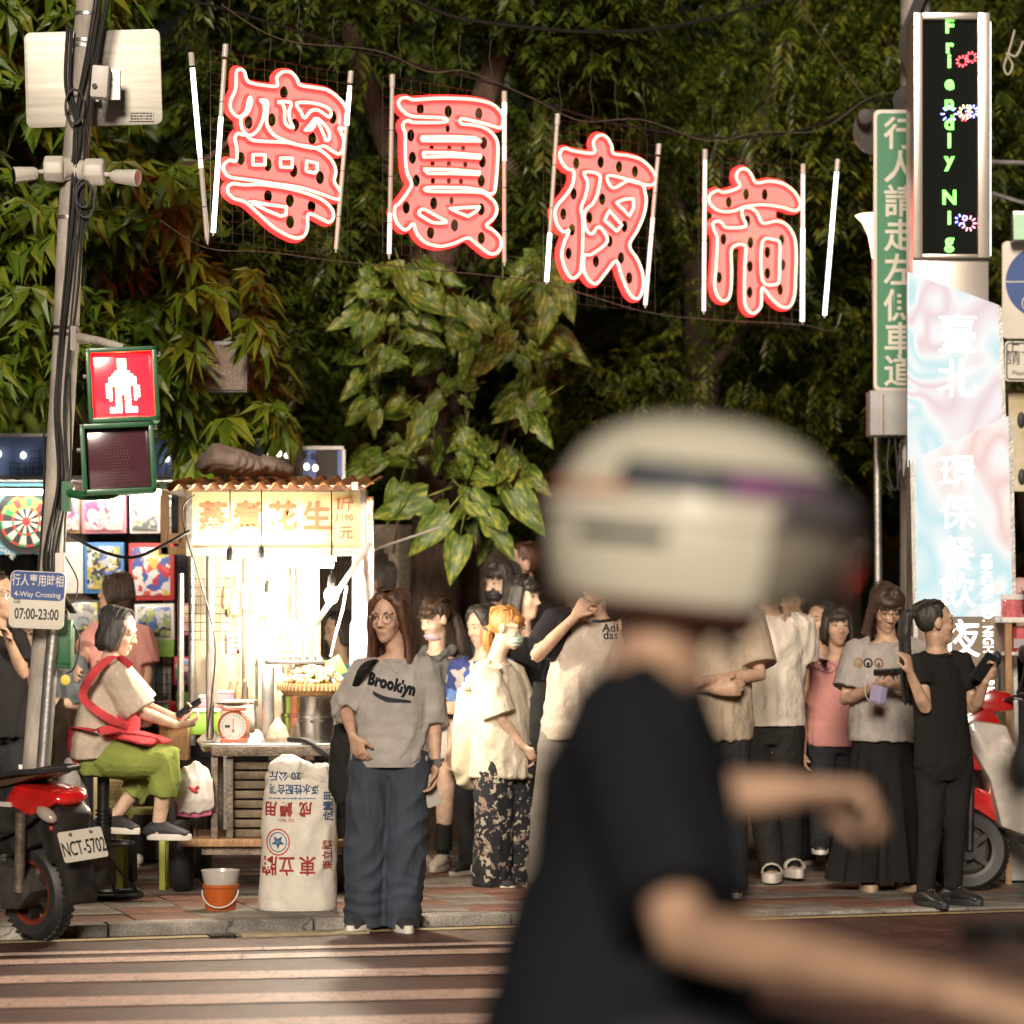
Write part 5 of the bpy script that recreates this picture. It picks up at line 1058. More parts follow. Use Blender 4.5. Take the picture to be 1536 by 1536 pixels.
MB().box(W(445, 993, CY + .4), (.32, .3, .02)).build('shelf', STEEL, cart, bevel=.003)
MB().box(W(382, 940, CY + .95), (.72, .02, 1.15)).build('back_board', PALE, cart); gridpanel('wire_rack', 272, 868, 345, 960, CY + .55, GRID, cart, .045, .002)
MB().box(W(345, 1050, CY + .9), (.25, .02, .5)).build('side_board', PALE, cart)
# sign board
MB().box((W(284, 737, CY) + W(545, 828, CY)) / 2, (262 * q, .04, 92 * q)).build('sign_board', YEL, cart)
fr = MB(); 
for x0, y0, x1, y1 in ((280, 728, 549, 738), (280, 822, 549, 834), (280, 738, 289, 822), (541, 738, 549, 822)): fr.box((W(x0, y0, CY - .01) + W(x1, y1, CY - .01)) / 2, ((x1 - x0) * q, .06, (y1 - y0) * q))
fr.build('sign_frame', GALV, cart); RTX = mat('red_lettering', (.58, .20, .10), .5, var=.05)
for ch, x in zip('蒸煮花生', (320, 372, 424, 475)): text(ch, .155, W(x, 778, CY - .022), U, VV, RTX, cart, .002, bold=.004)
text('1', .09, W(507, 757, CY - .022), U, VV, RTX, cart, .002, bold=.001); text('斤', .075, W(520, 757, CY - .022), U, VV, RTX, cart, .002, bold=.001); text('/', .07, W(505, 777, CY - .022), U, VV, RTX, cart, .002); text('100', .045, W(520, 777, CY - .022), U, VV, RTX, cart, .002); text('元', .075, W(519, 800, CY - .022), U, VV, RTX, cart, .002)
b = MB()
def rf(a, c_):
    x = 238 + 322 * a; return W(x, 731 - 3 * math.sin(a * 2), CY - .22) + V((0, 1.35 * c_, .10 * c_ + .018 * math.sin(a * 322 / 24 * 2 * math.pi)))
sheet(b, rf, 150, 6); ro = b.build('corrugated_roof', CORR, cart, fix=False); so_ = ro.modifiers.new('s', 'SOLIDIFY'); so_.thickness = .004
for x in (262, 540): MB().box(W(x, 735, CY + .3) + Z * 0, (.035, 1.1, .035)).build('roof_beam', GALV, cart)
MB().box(W(515, 875, CY - .05), (.03, .03, .52), Matrix.Rotation(R(34), 3, 'Y')).build('brace', WHIT, cart, bevel=.003)
for px, py, Y_, w in ((345, 852, CY - .16, .032), (392, 850, CY - .13, .036), (402, 900, CY + .55, .034), (462, 862, CY + .5, .034), (497, 893, CY - .05, .036)):
    t = thing('hanging_bulb', W(px, py, Y_), {345: 'bare bulb hanging nearest the left stall upright', 392: 'glaring bare bulb under the middle of the yellow sign', 402: 'bare bulb low in the back of the peanut stall', 462: 'bare bulb glaring over the price board', 497: 'glaring bare bulb beside the white diagonal brace'}[px], 'light bulb', 'lit bulbs under the peanut stall roof')
    MB().ell(W(px, py, Y_), (w, w, w * 1.25)).build('glass', BULBR if px == 497 else BULB, t); MB().lathe(W(px, py, Y_) + Z * .05, [(.0, -.02), (.018, -.02), (.02, .03), (.012, .055), (0, .055)], 12).build('socket', CABLE, t)
    MB().tube([W(px, py, Y_) + Z * .1, V((W(px, py, Y_).x, Y_, 2.18))], .004, 5).build('cord', CABLE, t)
tl = thing('tube_lamp', W(440, 845, CY + .2), 'lit tube lamp fixed under the sign of the peanut stall', 'tube lamp'); MB().tube([W(395, 845, CY + .22), W(500, 848, CY + .22)], .016, 10).build('tube', mat('lit_tube_lamp', (1, 1, .95), .3, var=0, emit=45, ecol=(1, .93, .78)), tl); MB().box(W(448, 838, CY + .23), (.40, .05, .03)).build('batten', WHIT, tl)
o = wire('stall_cable', [W(100, 800, 16.2), W(150, 826, 16.2), W(200, 836, 16.1), (W(250, 815, 16)), W(285, 796, 16)], .009, CABLE); tag(o, 'thick dark cable slung from the pole to the stall sign', 'cable')
o = wire('stall_flex', [W(292, 742, 16.0), W(275, 760, 16), W(278, 800, 16), W(300, 870, 15.98), W(322, 960, 15.98), W(318, 1040, 15.98), W(310, 1105, 16.0)], .0045, CABLE); tag(o, 'thin black flex running down the stall upright', 'cable')
for i, (x, y, w, h, m) in enumerate(((352, 905, 24, 40, KRAFT), (372, 985, 34, 22, YEL), (425, 905, 30, 26, KRAFT), (350, 965, 20, 34, PCARD), (420, 870, 36, 18, YEL))):
    t = thing('notice_sheet', W(x, y + h / 2, CY + .9), ('tan sheet pinned at the upper left of the stall back wall', 'yellow strip pinned low on the stall back wall', 'tan sheet pinned above the price card', 'pink sheet pinned at the left of the stall back wall', 'yellow strip pinned at the top of the stall back wall')[i], 'notice'); MB().box(W(x, y, CY + .92), (w * q, .006, h * q), Matrix.Rotation(rd.uniform(-.06, .06), 3, 'Y')).build('paper', m, t); b = MB()
    for j in range(3): b.box(W(x, y - h * .25 + j * h * .22, CY + .915), (w * q * .7, .002, .006))
    b.build('print_line', RTX, t)
for i, x in enumerate((338, 352, 366, 380)):
    t = thing('hanging_bag', W(x, 900, CY + .6), 'small bag of %s hanging in the stall, %s in its row' % (('peanuts', 'dried sweets', 'taro chips', 'nuts')[i], ('leftmost', 'second from the left', 'third from the left', 'rightmost')[i]), 'bag', 'bags hanging in the peanut stall'); c = W(x, 892 + (i % 2) * 8, CY + .6); MB().loft([(c - Z * .07, .018, .012), (c - Z * .05, .024, .018), (c + Z * .02, .020, .014), (c + Z * .06, .006, .005)], side=X, n=10).build('pouch', (KRAFT, YEL, PCARD, KRAFT)[i], t); MB().tube([c + Z * .06, c + Z * .2], .002, 4).build('string', CABLE, t)
for i, x in enumerate((346, 357, 368)):
    t = thing('sauce_bottle', W(x, 1050, CY + .62), 'bottle standing on the carton behind the scale, %s' % ('left', 'middle', 'right')[i], 'bottle', 'bottles on the counter'); MB().lathe(W(x, 1050, CY + .62), [(0, 0), (.016, 0), (.017, .06), (.008, .08), (.008, .1), (0, .1)], 14).build('glass', (RTX, KRAFT, IRON)[i], t); MB().lathe(W(x, 1050, CY + .62) + Z * .1, [(0, 0), (.01, 0), (.01, .014), (0, .014)], 10).build('cap', YEL, t)
for i, x in enumerate((455, 468, 480)):
    t = thing('ladle', W(x, 1000, CY + .8), 'steel ladle hanging behind the bamboo tray, %s of three' % ('left', 'middle', 'right')[i], 'ladle', 'ladles hanging in the peanut stall'); MB().tube([W(x, 925, CY + .8), W(x, 985, CY + .8)], .005, 6).build('handle', IRON, t); MB().ell(W(x, 990, CY + .79), (.03, .016, .024)).build('bowl', STEEL, t)
for x, y1 in ((365, 1100), (385, 1060), (425, 1010)): MB().tube([W(x, 838, CY + .7), W(x, y1, CY + .7)], .008, 6).build('rack_rod', IRON, cart)
# things on and around the stall
for i, (x, y, w, h, lb) in enumerate(((352, 694, 88, 44, 'larger folded grey tarpaulin bundle on the stall roof'), (412, 702, 50, 30, 'smaller grey tarpaulin bundle right of the larger one on the stall roof'))):
    c = W(x, y, CY + .35); k_ = (CY + .35) / F; b = MB(); b.loft([(c - X * w * k_ * .5 - Z * .01, .12, h * k_ * .3), (c - X * w * k_ * .3 + Z * .02, .2, h * k_ * .52), (c + X * w * k_ * .1, .22, h * k_ * .48), (c + X * w * k_ * .45 - Z * .02, .14, h * k_ * .36)], side=Yv, n=16)
    t = thing('tarpaulin_bundle', c - Z * h * k_ / 2, lb, 'tarpaulin', 'bundles on the stall roof'); remesh(b, 'folded_sheet', mat('grey_canvas', (.25, .19, .155), .85, var=.2, bump=.3), t, .012, 2, wrinkle(.014, 14, 10, i))
st = thing('steamer_pot', W(468, 1116, CY + .35), 'stacked stainless steamer drums on the peanut counter', 'steamer'); c = W(470, 1117, CY + .32); RS = 47 * (CY + .3) / F
MB().lathe(c, [(0, 0), (RS * 1.03, 0), (RS * 1.03, .15), (RS * 1.06, .155), (RS * 1.06, .168), (RS * .9, .17), (0, .17)], 40).build('lower_drum', STEEL, st); MB().lathe(c + Z * .17, [(0, 0), (RS * 1.0, 0), (RS * 1.02, .085), (RS * 1.05, .095), (RS * .9, .1), (0, .1)], 40).build('upper_drum', STEEL, st)
for a in (-1.9, -1.55, -1.25): MB().ell(c + V((RS * 1.03 * math.cos(a), RS * 1.03 * math.sin(a), .13)), (.009, .006, .009)).build('vent_hole', BLK, st)
tr = thing('bamboo_tray', c + Z * .27, 'round woven bamboo tray of peanuts on the steamer', 'tray'); BAM = mat('bamboo', (.46, .26, .10), .6, var=.3, scale=40); 
MB().lathe(c + Z * .268, [(0, .015), (RS * .95, .0), (RS * 1.12, .035), (RS * 1.12, .06), (RS * 1.07, .06), (RS * .9, .028), (0, .03)], 36).build('rim', BAM, tr)
for i in range(26):
    a = math.pi + math.pi * (i + .5) / 26; MB().box(c + V((RS * 1.13 * math.cos(a), RS * 1.13 * math.sin(a), .312)), (.012, .01, .04), Matrix.Rotation(a, 3, 'Z')).build('binding', KRAFT, tr)
NUT = mat('peanut_shell', (.56, .40, .22), .7, var=.25, scale=60, bump=.4); b = MB(); rd = random.Random(8)
for i in range(420):
    a, r_ = rd.uniform(0, 6.28), RS * math.sqrt(rd.random()) * .95; h = .055 + .11 * (1 - (r_ / RS) ** 2) + rd.uniform(-.01, .01); b.ell(c + Z * .27 + V((r_ * math.cos(a), r_ * math.sin(a), h)), (.020, .010, .010), Matrix.Rotation(rd.uniform(0, 6), 3, 'Z') @ Matrix.Rotation(rd.uniform(-.6, .6), 3, 'Y'), 6, 4)
o = b.build('peanuts', NUT, None, fix=False); tag(o, 'heap of steamed peanuts piled on the bamboo tray', 'peanuts', kind='stuff')
MB().box(c + Z * .34 + V((.03, .12, .03)), (.28, .02, .1), Matrix.Rotation(-.5, 3, 'Y')).build('card', GCARD, tr, bevel=.003)
sc = thing('dial_scale', W(351, 1116, CY + .12), 'red dial weighing scale with a round white face on the counter', 'weighing scale'); c = W(351, 1089, CY + .1); RSC = mat('scale_red_paint', (.55, .13, .07), .4, var=.08, coat=.3); RXm = Matrix.Rotation(R(90), 3, 'X')
MB().lathe(c, [(0, -.05), (.075, -.05), (.083, -.03), (.083, .045), (.075, .055), (.07, .045), (0, .045)], 32, RXm).build('case', RSC, sc); MB().lathe(c - Yv * .046, [(0, -.002), (.07, -.002), (.07, .003), (0, .003)], 32, RXm).build('dial', WCARD, sc)
MB().box(c - Z * .078, (.13, .12, .03)).build('foot', RSC, sc, bevel=.005); MB().box(c + Z * .088, (.12, .12, .015)).build('head', RSC, sc, bevel=.004); MB().lathe(c + Z * .105, [(0, 0), (.03, 0), (.1, .012), (.105, .02), (0, .02)], 28).build('pan', STEEL, sc)
b = MB(); b.box(c + V((0, -.052, .012)), (.005, .002, .06)); b.ell(c + V((0, -.052, -.022)), (.008, .002, .01)); b.build('pointer', RSC, sc); MB().box(c + V((-.03, -.051, -.0)), (.026, .002, .014)).build('maker_plate', BLK, sc)
b = MB()
for i in range(20): a = 2 * math.pi * i / 20; b.box(c + V((.058 * math.sin(a), -.051, .058 * math.cos(a))), (.002, .002, .009), Matrix.Rotation(a, 3, 'Y'))
b.build('graduation', BLK, sc)
pb = thing('price_board', W(432, 985, CY + .25), 'white card with hand-written prices 100, 150 and 200', 'price board'); MB().box(W(432, 957, CY + .25), (40 * q, .008, 56 * q)).build('card', WCARD, pb); OCH = mat('ochre_ink', (.20, .08, .01), .6, var=0)
for s_, y in (('100', 940), ('150', 957), ('200', 974)): text(s_, .068, W(431, y, CY + .243), U, VV, OCH, pb, .001, bold=.001, sx=.95, spacing=1.1)
ps = thing('price_strip', W(396, 990, CY + .2), 'narrow white notice strip with a purple band left of the price card', 'notice'); MB().box(W(394, 945, CY + .22), (22 * q, .006, 90 * q), Matrix.Rotation(.08, 3, 'Y')).build('card', WCARD, ps); MB().box(W(396, 955, CY + .215), (18 * q, .002, 18 * q)).build('band', mat('purple_print', (.25, .12, .4), .5, var=.1), ps); fineprint(W(394, 925, CY + .214), V((0, 0, -1)), V((1, 0, 0)), .12, .045, 2, OCH, ps, 4)
for x0, y0, x1, y1, Y_, m, nm, lb, ct in ((285, 1066, 330, 1102, CY + .35, GCARD, 'plastic_tub', 'green and white plastic tub on the counter behind the phone', 'tub'), (335, 1052, 385, 1092, CY + .55, WCARD, 'white_carton', 'white carton on the counter behind the scale', 'carton'), (328, 1038, 352, 1062, CY + .6, PCARD, 'pink_packet', 'pink packet on top of the white carton', 'packet'), (300, 1045, 316, 1072, CY + .6, PCARD, 'paper_cup', 'pink cup among the counter clutter', 'cup'), (240, 1088, 284, 1140, CY + .2, WOOD, 'wooden_crate', 'small wooden crate beside the counter at the vendor\'s knee', 'crate')):
    c = (W(x0, y0, Y_) + W(x1, y1, Y_)) / 2; w, h = (x1 - x0) * q, (y1 - y0) * q; t = thing(nm, c - Z * h / 2, lb, ct); MB().box(c, (w, .16, h), None, .94).build('body', m, t, bevel=.008); MB().box(c + Z * (h / 2 + .004), (w * 1.0, .165, .014)).build('lid', WCARD if m != WOOD else WOOD, t, bevel=.003)
def crumple(nm, lb, ct, x, y, w, h, Y_, m, seed, d=.12, amp=.02, grp=None):
    c = W(x, y, Y_); k_ = Y_ / F; t = thing(nm, c - Z * h * k_ / 2, lb, ct, grp); b = MB(); b.loft([(c - Z * h * k_ * .5, w * k_ * .45, d * .45), (c - Z * h * k_ * .2, w * k_ * .5, d * .5), (c + Z * h * k_ * .2, w * k_ * .38, d * .36), (c + Z * h * k_ * .5, w * k_ * .15, d * .12)], side=X, n=16); remesh(b, 'crumpled_sheet', m, t, .009, 1, wrinkle(amp * 1.1, 16, 14, seed)); return t
PLAS = mat('cloudy_plastic_film', (.62, .60, .56), .25, var=.06, trans=.35, spec=.6); PAPER = mat('white_paper', (.7, .67, .6), .7, var=.05)
crumple('paper_bags', 'loose pile of white paper bags left of the scale', 'paper bags', 316, 1107, 40, 20, CY + .1, PAPER, 1); crumple('paper_bags', 'white paper bags tucked right of the scale', 'paper bags', 384, 1108, 26, 18, CY + .12, PAPER, 2)
crumple('checked_rag', 'stained checked rag heaped beside the steamer', 'rag', 416, 1098, 40, 42, CY + .12, mat('stained_cloth', (.45, .36, .28), .9, var=.5, scale=30), 3)
crumple('plastic_bag', 'inflated clear plastic bag standing behind the scooter tail', 'plastic bag', 92, 1120, 44, 140, 15.9, PLAS, 4, .18, .03, 'clear plastic bags by the pole'); crumple('plastic_bag', 'crumpled clear plastic bag hanging low beside the black stool', 'plastic bag', 102, 1185, 52, 90, 15.7, PLAS, 5, .2, .03, 'clear plastic bags by the pole')
# hanging carrier bags
cb = thing('carrier_bag', W(292, 1215, CY - .08), 'bunch of white and pink carrier bags hanging on the counter corner', 'carrier bag'); c = W(292, 1180, CY - .06); b = MB(); b.loft([(c + V((.005, 0, -.12)), .10, .02), (c + V((0, 0, -.07)), .105, .045), (c + V((.0, 0, .04)), .098, .04), (c + V((.005, 0, .085)), .085, .02), (c + V((.02, 0, .13)), .02, .012)], side=X, n=18); remesh(b, 'front_bag', mat('white_film', (.68, .64, .60), .35, var=.05, trans=.1), cb, .009, 1, wrinkle(.016, 11, 9, 6))
b = MB(); b.loft([(c + V((-.015, .03, -.15)), .10, .02), (c + V((-.02, .03, 0)), .105, .03), (c + V((-.01, .03, .08)), .09, .02)], side=X, n=18); remesh(b, 'back_bag', mat('pink_film', (.55, .16, .30), .35, var=.3, scale=10), cb, .01, 1, wrinkle(.014, 12, 9, 7)); 
b = MB(); b.ell(c + V((0, -.055, -.015)), (.022, .004, .012), Matrix.Rotation(.4, 3, 'Y')); b.ell(c + V((.018, -.055, .0)), (.012, .004, .007), Matrix.Rotation(-.5, 3, 'Y')); b.ell(c + V((-.018, -.055, -.002)), (.01, .004, .007), Matrix.Rotation(.6, 3, 'Y')); b.build('red_print', RCARD, cb)
# woven sack, printed upside down
sk = thing('woven_sack', W(446, 1368, 15.25), 'tall white woven sack with red and blue print upside down', 'sack'); c0 = W(446, 1368, 15.35); k_ = 15.35 / F; WOV = mat('woven_polypropylene', (.66, .62, .55), .6, var=.12, scale=10, bump=.4, bscale=260); b = MB()
H_ = 224 * k_; sects = [(.0, 57, 0), (.03, 60, 0), (.25, 59, 2), (.5, 56, 3), (.75, 56, 4), (.88, 54, 6), (.95, 49, 9), (.985, 40, 12), (1.0, 28, 14)]
b.loft([(c0 + V((s_[2] * k_, 0, H_ * s_[0])), s_[1] * k_, .15 if s_[0] < .9 else .15 * (1.05 - s_[0]) * 7) for s_ in sects], side=X, n=24, cap='flat', pw=2.7)
remesh(b, 'sack_cloth', WOV, sk, .012, 3, wrinkle(.012, 7, 7, 9, (H_ * .95, .2))); b = MB(); b.loft([(c0 + V((-.10, -.06, H_ * .97)), .06, .05), (c0 + V((.02, -.10, H_ * .955)), .075, .06), (c0 + V((.11, -.08, H_ * .93)), .07, .06), (c0 + V((.175, -.03, H_ * .82)), .05, .05)], side=X, n=12); remesh(b, 'folded_mouth', WOV, sk, .01, 2, wrinkle(.016, 16, 16, 10))
RIN = mat('red_ink', (.48, .05, .03), .6, var=.2, scale=30); BIN = mat('blue_ink', (.06, .15, .30), .6, var=.2, scale=30); uu, vv = V((-1, 0, 0)), V((0, 0, -1)); 
SKM = [o for o in sk.children]
def onsack(s_, sz, x, y, m, **kw): kw.pop('d', 0); wrap(text(s_, sz, W(x, y, 14.9), uu, vv, m, sk, .003, 'print', **kw), SKM, (0, 1, 0), .003)
for ch, x in zip('東立牌', (455, 423, 396)): onsack(ch, .100, x, 1304, RIN, bold=.002, sx=.85)
for ch, x in zip('成鰻用', (452, 422, 398)): onsack(ch, .078, x, 1218, RIN, bold=.002, sx=.85)
onsack('ISO 9001', .022, 422, 1236, RIN); wrap(fineprint(W(430, 1203, 14.9), uu, vv, .24, .014, 1, BIN, sk, 7, 'print'), SKM, (0, 1, 0), .003); onsack('浮水性配合飼', .052, 434, 1188, BIN, bold=.001, sx=.8); onsack('20 公斤', .05, 420, 1168, BIN, bold=.001, d=.155)
wrap(text('東立牌', .050, W(486, 1290, 14.9), V((0, 0, 1)), V((-1, 0, 0)), RIN, sk, .003, 'print', bold=.001), SKM, (0, 1, 0), .003); wrap(text('成鰻用', .050, W(487, 1215, 14.9), V((0, 0, 1)), V((-1, 0, 0)), BIN, sk, .003, 'print', bold=.001), SKM, (0, 1, 0), .003)
c = W(420, 1260, 15.35) - Yv * .166; b = MB(); b.tube([c + V((.057 * math.cos(a), 0, .064 * math.sin(a))) for a in [2 * math.pi * i / 28 for i in range(28)]], .0035, 5, closed=True); wrap(b.build('emblem_ring', RIN, sk), SKM, (0, 1, 0), .003)
star = [((.036 if i % 2 == 0 else .015) * math.sin(2 * math.pi * i / 10), (.036 if i % 2 == 0 else .015) * -math.cos(2 * math.pi * i / 10)) for i in range(10)]; b = MB(); b.prism(star, c, U, VV, .003, OUT); b.tube([c + V((.043 * math.cos(a), 0, .048 * math.sin(a))) for a in [2 * math.pi * i / 24 for i in range(24)]], .0028, 5, closed=True); wrap(b.build('emblem_star', BIN, sk), SKM, (0, 1, 0), .003)
bk = thing('orange_bucket', W(331, 1368, 15.2), 'orange plastic bucket with a clear bag in it on the pavement', 'bucket'); c = W(331, 1368, 15.3); ORG = mat('orange_plastic', (.40, .085, .012), .35, var=.1); MB().lathe(c, [(0, 0), (.075, 0), (.086, .12), (.092, .125), (.092, .14), (.086, .14), (.078, .03), (0, .03)], 28).build('pail', ORG, bk)
MB().tube([c + V((.09 * math.cos(a), -.02 - .08 * abs(math.sin(a)), .11 - .08 * math.sin(a))) for a in [math.pi * i / 12 for i in range(13)]], .004, 5).build('handle', WHIT, bk); b = MB(); b.lathe(c + Z * .1, [(.07, 0), (.085, .05), (.098, .11), (.094, .11), (.08, .05), (.066, 0)], 22); b.build('bag_liner', PLAS, bk); b = MB(); [b.ell(c + V((rd.uniform(-.04, .04), rd.uniform(-.04, .04), .12)), (.04, .04, .03)) for i in range(6)]; b.build('scraps', mat('orange_peel', (.5, .22, .06), .7, var=.4), bk)
hz = wire('gas_hose', [W(432, 1109, CY), W(460, 1112, CY - .05), W(500, 1138, CY - .08), W(530, 1158, CY), W(520, 1250, CY + .2)], .014, BLK); tag(hz, 'thick black hose drooping from the steamer over the counter edge', 'hose')
ys = thing('plastic_stool', W(215, 1330, 16.4), 'low yellow-green stool behind the vendor\'s feet', 'stool'); YG = mat('yellow_green_plastic', (.32, .33, .05), .45, var=.1); c = W(215, 1216, 16.5); MB().box(c, (.27, .26, .03)).build('seat', YG, ys, bevel=.008)
for sx in (-1, 1):
    for sy in (-1, 1): p = V((c.x + sx * .1, 16.5 + sy * .1, c.z)); MB().box(V((p.x + sx * .015, p.y, (c.z + .05) / 2)), (.034, .034, c.z - .05)).build('leg', YG, ys, bevel=.004)
yb = thing('yellow_carton', W(168, 1235, 16.9), 'pale yellow carton under the black stool seat', 'carton'); MB().box(W(170, 1190, 16.9), (.2, .14, .28)).build('body', mat('pale_yellow_card', (.5, .42, .2), .6, var=.08), yb, bevel=.003); fineprint(W(170, 1185, 16.825), U, VV, .11, .10, 5, KRAFT, yb, 5)
MB().box(V((W(170, 1235, 16.9).x, 16.9, .2)), (.24, .2, .3)).build('base_crate', DRK, yb)
# vendor's black swivel stool
bs_ = thing('swivel_stool', W(158, 1345, 15.95), 'black round swivel stool with foot ring under the seated vendor', 'stool'); c = W(155, 1352, 15.95); zz = W(150, 1155, 15.95).z; gz_ = GZ(c.x, 15.95); c = V((c.x, 15.95, gz_)); BMET = mat('black_metal', (.018, .018, .018), .32, .4, var=.2)
MB().lathe(V((c.x, c.y, zz)), [(0, -.03), (.14, -.03), (.165, -.015), (.168, .01), (.15, .03), (0, .036)], 32).build('seat', mat('black_vinyl', (.02, .02, .02), .4, var=.1), bs_); MB().tube([V((c.x, c.y, zz - .03)), V((c.x, c.y, .22))], .032, 14).build('column', BMET, bs_)
b = MB(); b.tube([V((c.x + .038 * math.cos(i * .6), c.y + .038 * math.sin(i * .6), .30 + i * .0021)) for i in range(110)], .006, 5); b.build('spring', BMET, bs_)
for zr, rr, tb, nm in ((W(0, 1265, 15.95).z, .155, .010, 'foot_ring'), (gz_ + .016, .195, .016, 'base_ring')): MB().tube([V((c.x + rr * math.cos(a), c.y + rr * math.sin(a), zr)) for a in [2 * math.pi * i / 36 for i in range(36)]], tb, 8, closed=True).build(nm, BMET, bs_)
for i in range(4): a = .5 + i * math.pi / 2; MB().tube([V((c.x, c.y, .3)), V((c.x + .195 * math.cos(a), c.y + .195 * math.sin(a), gz_ + .016))], .009, 6).build('strut', BMET, bs_); MB().tube([V((c.x, c.y, W(0, 1265, 15.95).z)), V((c.x + .155 * math.cos(a), c.y + .155 * math.sin(a), W(0, 1265, 15.95).z))], .007, 6).build('spoke', BMET, bs_)
# fabric banner at the stall's right end
fb = thing('fabric_banner', W(548, 1000, 16.4), 'narrow pink and white cloth banner hanging at the stall\'s right end', 'banner'); b = MB(); sheet(b, lambda a, c_: W(533 + 27 * a - (8 if c_ < .3 else 0) * (1 - a), 1000 - 255 * c_, 16.35 + .03 * math.sin(a * 6 + c_ * 5)) , 8, 20); o = b.build('cloth', mat('pink_print_cloth', (.62, .42, .36), .8, var=.3, scale=16, col2=(.66, .6, .54)), fb, fix=False); sm = o.modifiers.new('s', 'SOLIDIFY'); sm.thickness = .004
MB().box(W(544, 790, 16.4), (.03, .02, .4)).build('red_edge', RCARD, fb); MB().tube([W(545, 728, 16.42), V((W(545, 1300, 16.42).x, 16.42, .05))], .013, 8).build('pole', GALV, fb); fineprint(W(553, 800, 16.30), V((0, 0, -1)), V((1, 0, 0)), .2, .03, 1, RTX, fb, 6)
o = MB().tube([W(560, 825, 16.5), W(660, 791, 16.9)], .008, 6).build('awning_rod', WHIT); tag(o, 'thin white rod sticking out to the right of the stall', 'rod')
o = MB().tube([W(520, 880, CY + .2), W(514, 915, CY + .15), W(504, 950, CY + .15), W(496, 985, CY + .15)], .007, 6).build('pull_rod', WHIT); tag(o, 'bent white rod hanging beside the diagonal brace', 'rod')
# ------------------------------------------------------------------ right hand street furniture
rp = thing('utility_pole', W(1376, 1290, 19.6), 'thick pale utility pole behind the green sign on the right', 'utility pole'); q = 19.6 / F
MB().tube([V((W(1376, 0, 19.6).x, 19.6, -.05)), W(1374, 300, 19.6), W(1373, -80, 19.6)], [.11, .10, .095], 16).build('shaft', PCON, rp)
b = MB(); 
for i in range(6): b.tube(catmull([tuple(W(x + i * 3, y, 19.4)) for x, y in ((1398, -60), (1350, 60), (1365, 120), (1340, 150), (1362, 240), (1356, 400))], 4, False), .008, 5)
b.build('cable_bundle', CABLE, rp, fix=False); b = MB()
for y in (40, 64, 130): b.tube([W(1375, y, 19.6), W(1375, y + 4, 19.6)], .108, 16)
b.build('band', GALV, rp)
ds = thing('round_sign_back', W(1301, 225, 19.0), 'grey round sign seen from behind at the cable knot', 'road sign'); MB().lathe(W(1308, 198, 19.0), [(0, -.006), (.14, -.006), (.14, .006), (0, .006)], 32, Matrix.Rotation(R(90), 3, 'X') @ Matrix.Rotation(R(28), 3, 'Y')).build('disc', GALV, ds); MB().lathe(W(1297, 176, 18.9), [(0, 0), (.05, 0), (.045, .05), (0, .06)], 16, Matrix.Rotation(R(90), 3, 'X')).build('cap', DRK, ds)
gs = thing('green_street_sign', W(1345, 587, 18.6), 'tall green vertical sign asking pedestrians to use the left lane', 'sign'); q = 18.6 / F; SGR = mat('sign_green', (.025, .20, .09), .45, var=.06, coat=.2)
c = W(1358, 376, 18.6); MB().prism(rrect(96 * q, 422 * q, .035), c, U, VV, .012, OUT).build('plate', SWH, gs, bevel=.002); MB().prism(rrect(86 * q, 411 * q, .028), c + OUT * .0125, U, VV, .003, OUT).build('green_field', SGR, gs)
for ch, y in zip('行人請走左側車道', (204, 254, 306, 357, 409, 462, 512, 560)): text(ch, .205, W(1350, y, 18.6) + OUT * .018, U, VV, SWH, gs, .002, bold=.0035)
cbx = thing('switch_cabinet', W(1340, 655, 18.5), 'grey metal cabinet under the green sign with loose cables', 'cabinet'); q = 18.5 / F; CGR = mat('grey_cabinet_paint', (.34, .34, .34), .5, var=.12, scale=6)
MB().box(W(1340, 621, 18.5), (76 * q, .22, 67 * q)).build('housing', CGR, cbx, bevel=.006); MB().box(W(1346, 621, 18.385), (56 * q, .01, 62 * q)).build('door', CGR, cbx, bevel=.002); MB().box(W(1325, 622, 18.375), (.006, .006, 60 * q)).build('rust_seam', mat('rust', (.28, .12, .05), .9, var=.5), cbx)
b = MB()
for x0, dx in ((1335, 0), (1342, 8), (1352, 4), (1356, -6)): b.tube(catmull([tuple(W(x, y, 18.45)) for x, y in ((x0, 652), (x0 + dx - 4, 700), (x0 + 6, 735), (x0 + 14, 720), (x0 + 18, 690))], 4, False), .006, 5)
b.build('loose_cable', CABLE, cbx, fix=False); MB().box(W(1358, 690, 18.55), (.07, .04, .2)).build('conduit', WHIT, cbx)
tl_ = thing('torch_lamp', W(1300, 390, 18.9), 'flared warm lit lamp beside the green sign', 'street lamp'); HORN = mat('lamp_glass', (1, .85, .6), .3, var=0, emit=2.6, ecol=(1, .72, .38)); c = W(1313, 388, 18.9)
MB().lathe(c, [(.02, 0), (.03, .06), (.045, .14), (.08, .22), (.125, .265), (.11, .272), (0, .25)], 24).build('shade', HORN, tl_); MB().tube([c, V((c.x + .02, c.y, 1.6)), V((c.x + .02, c.y, .02))], [.022, .025, .035], 10).build('stem', GALV, tl_)
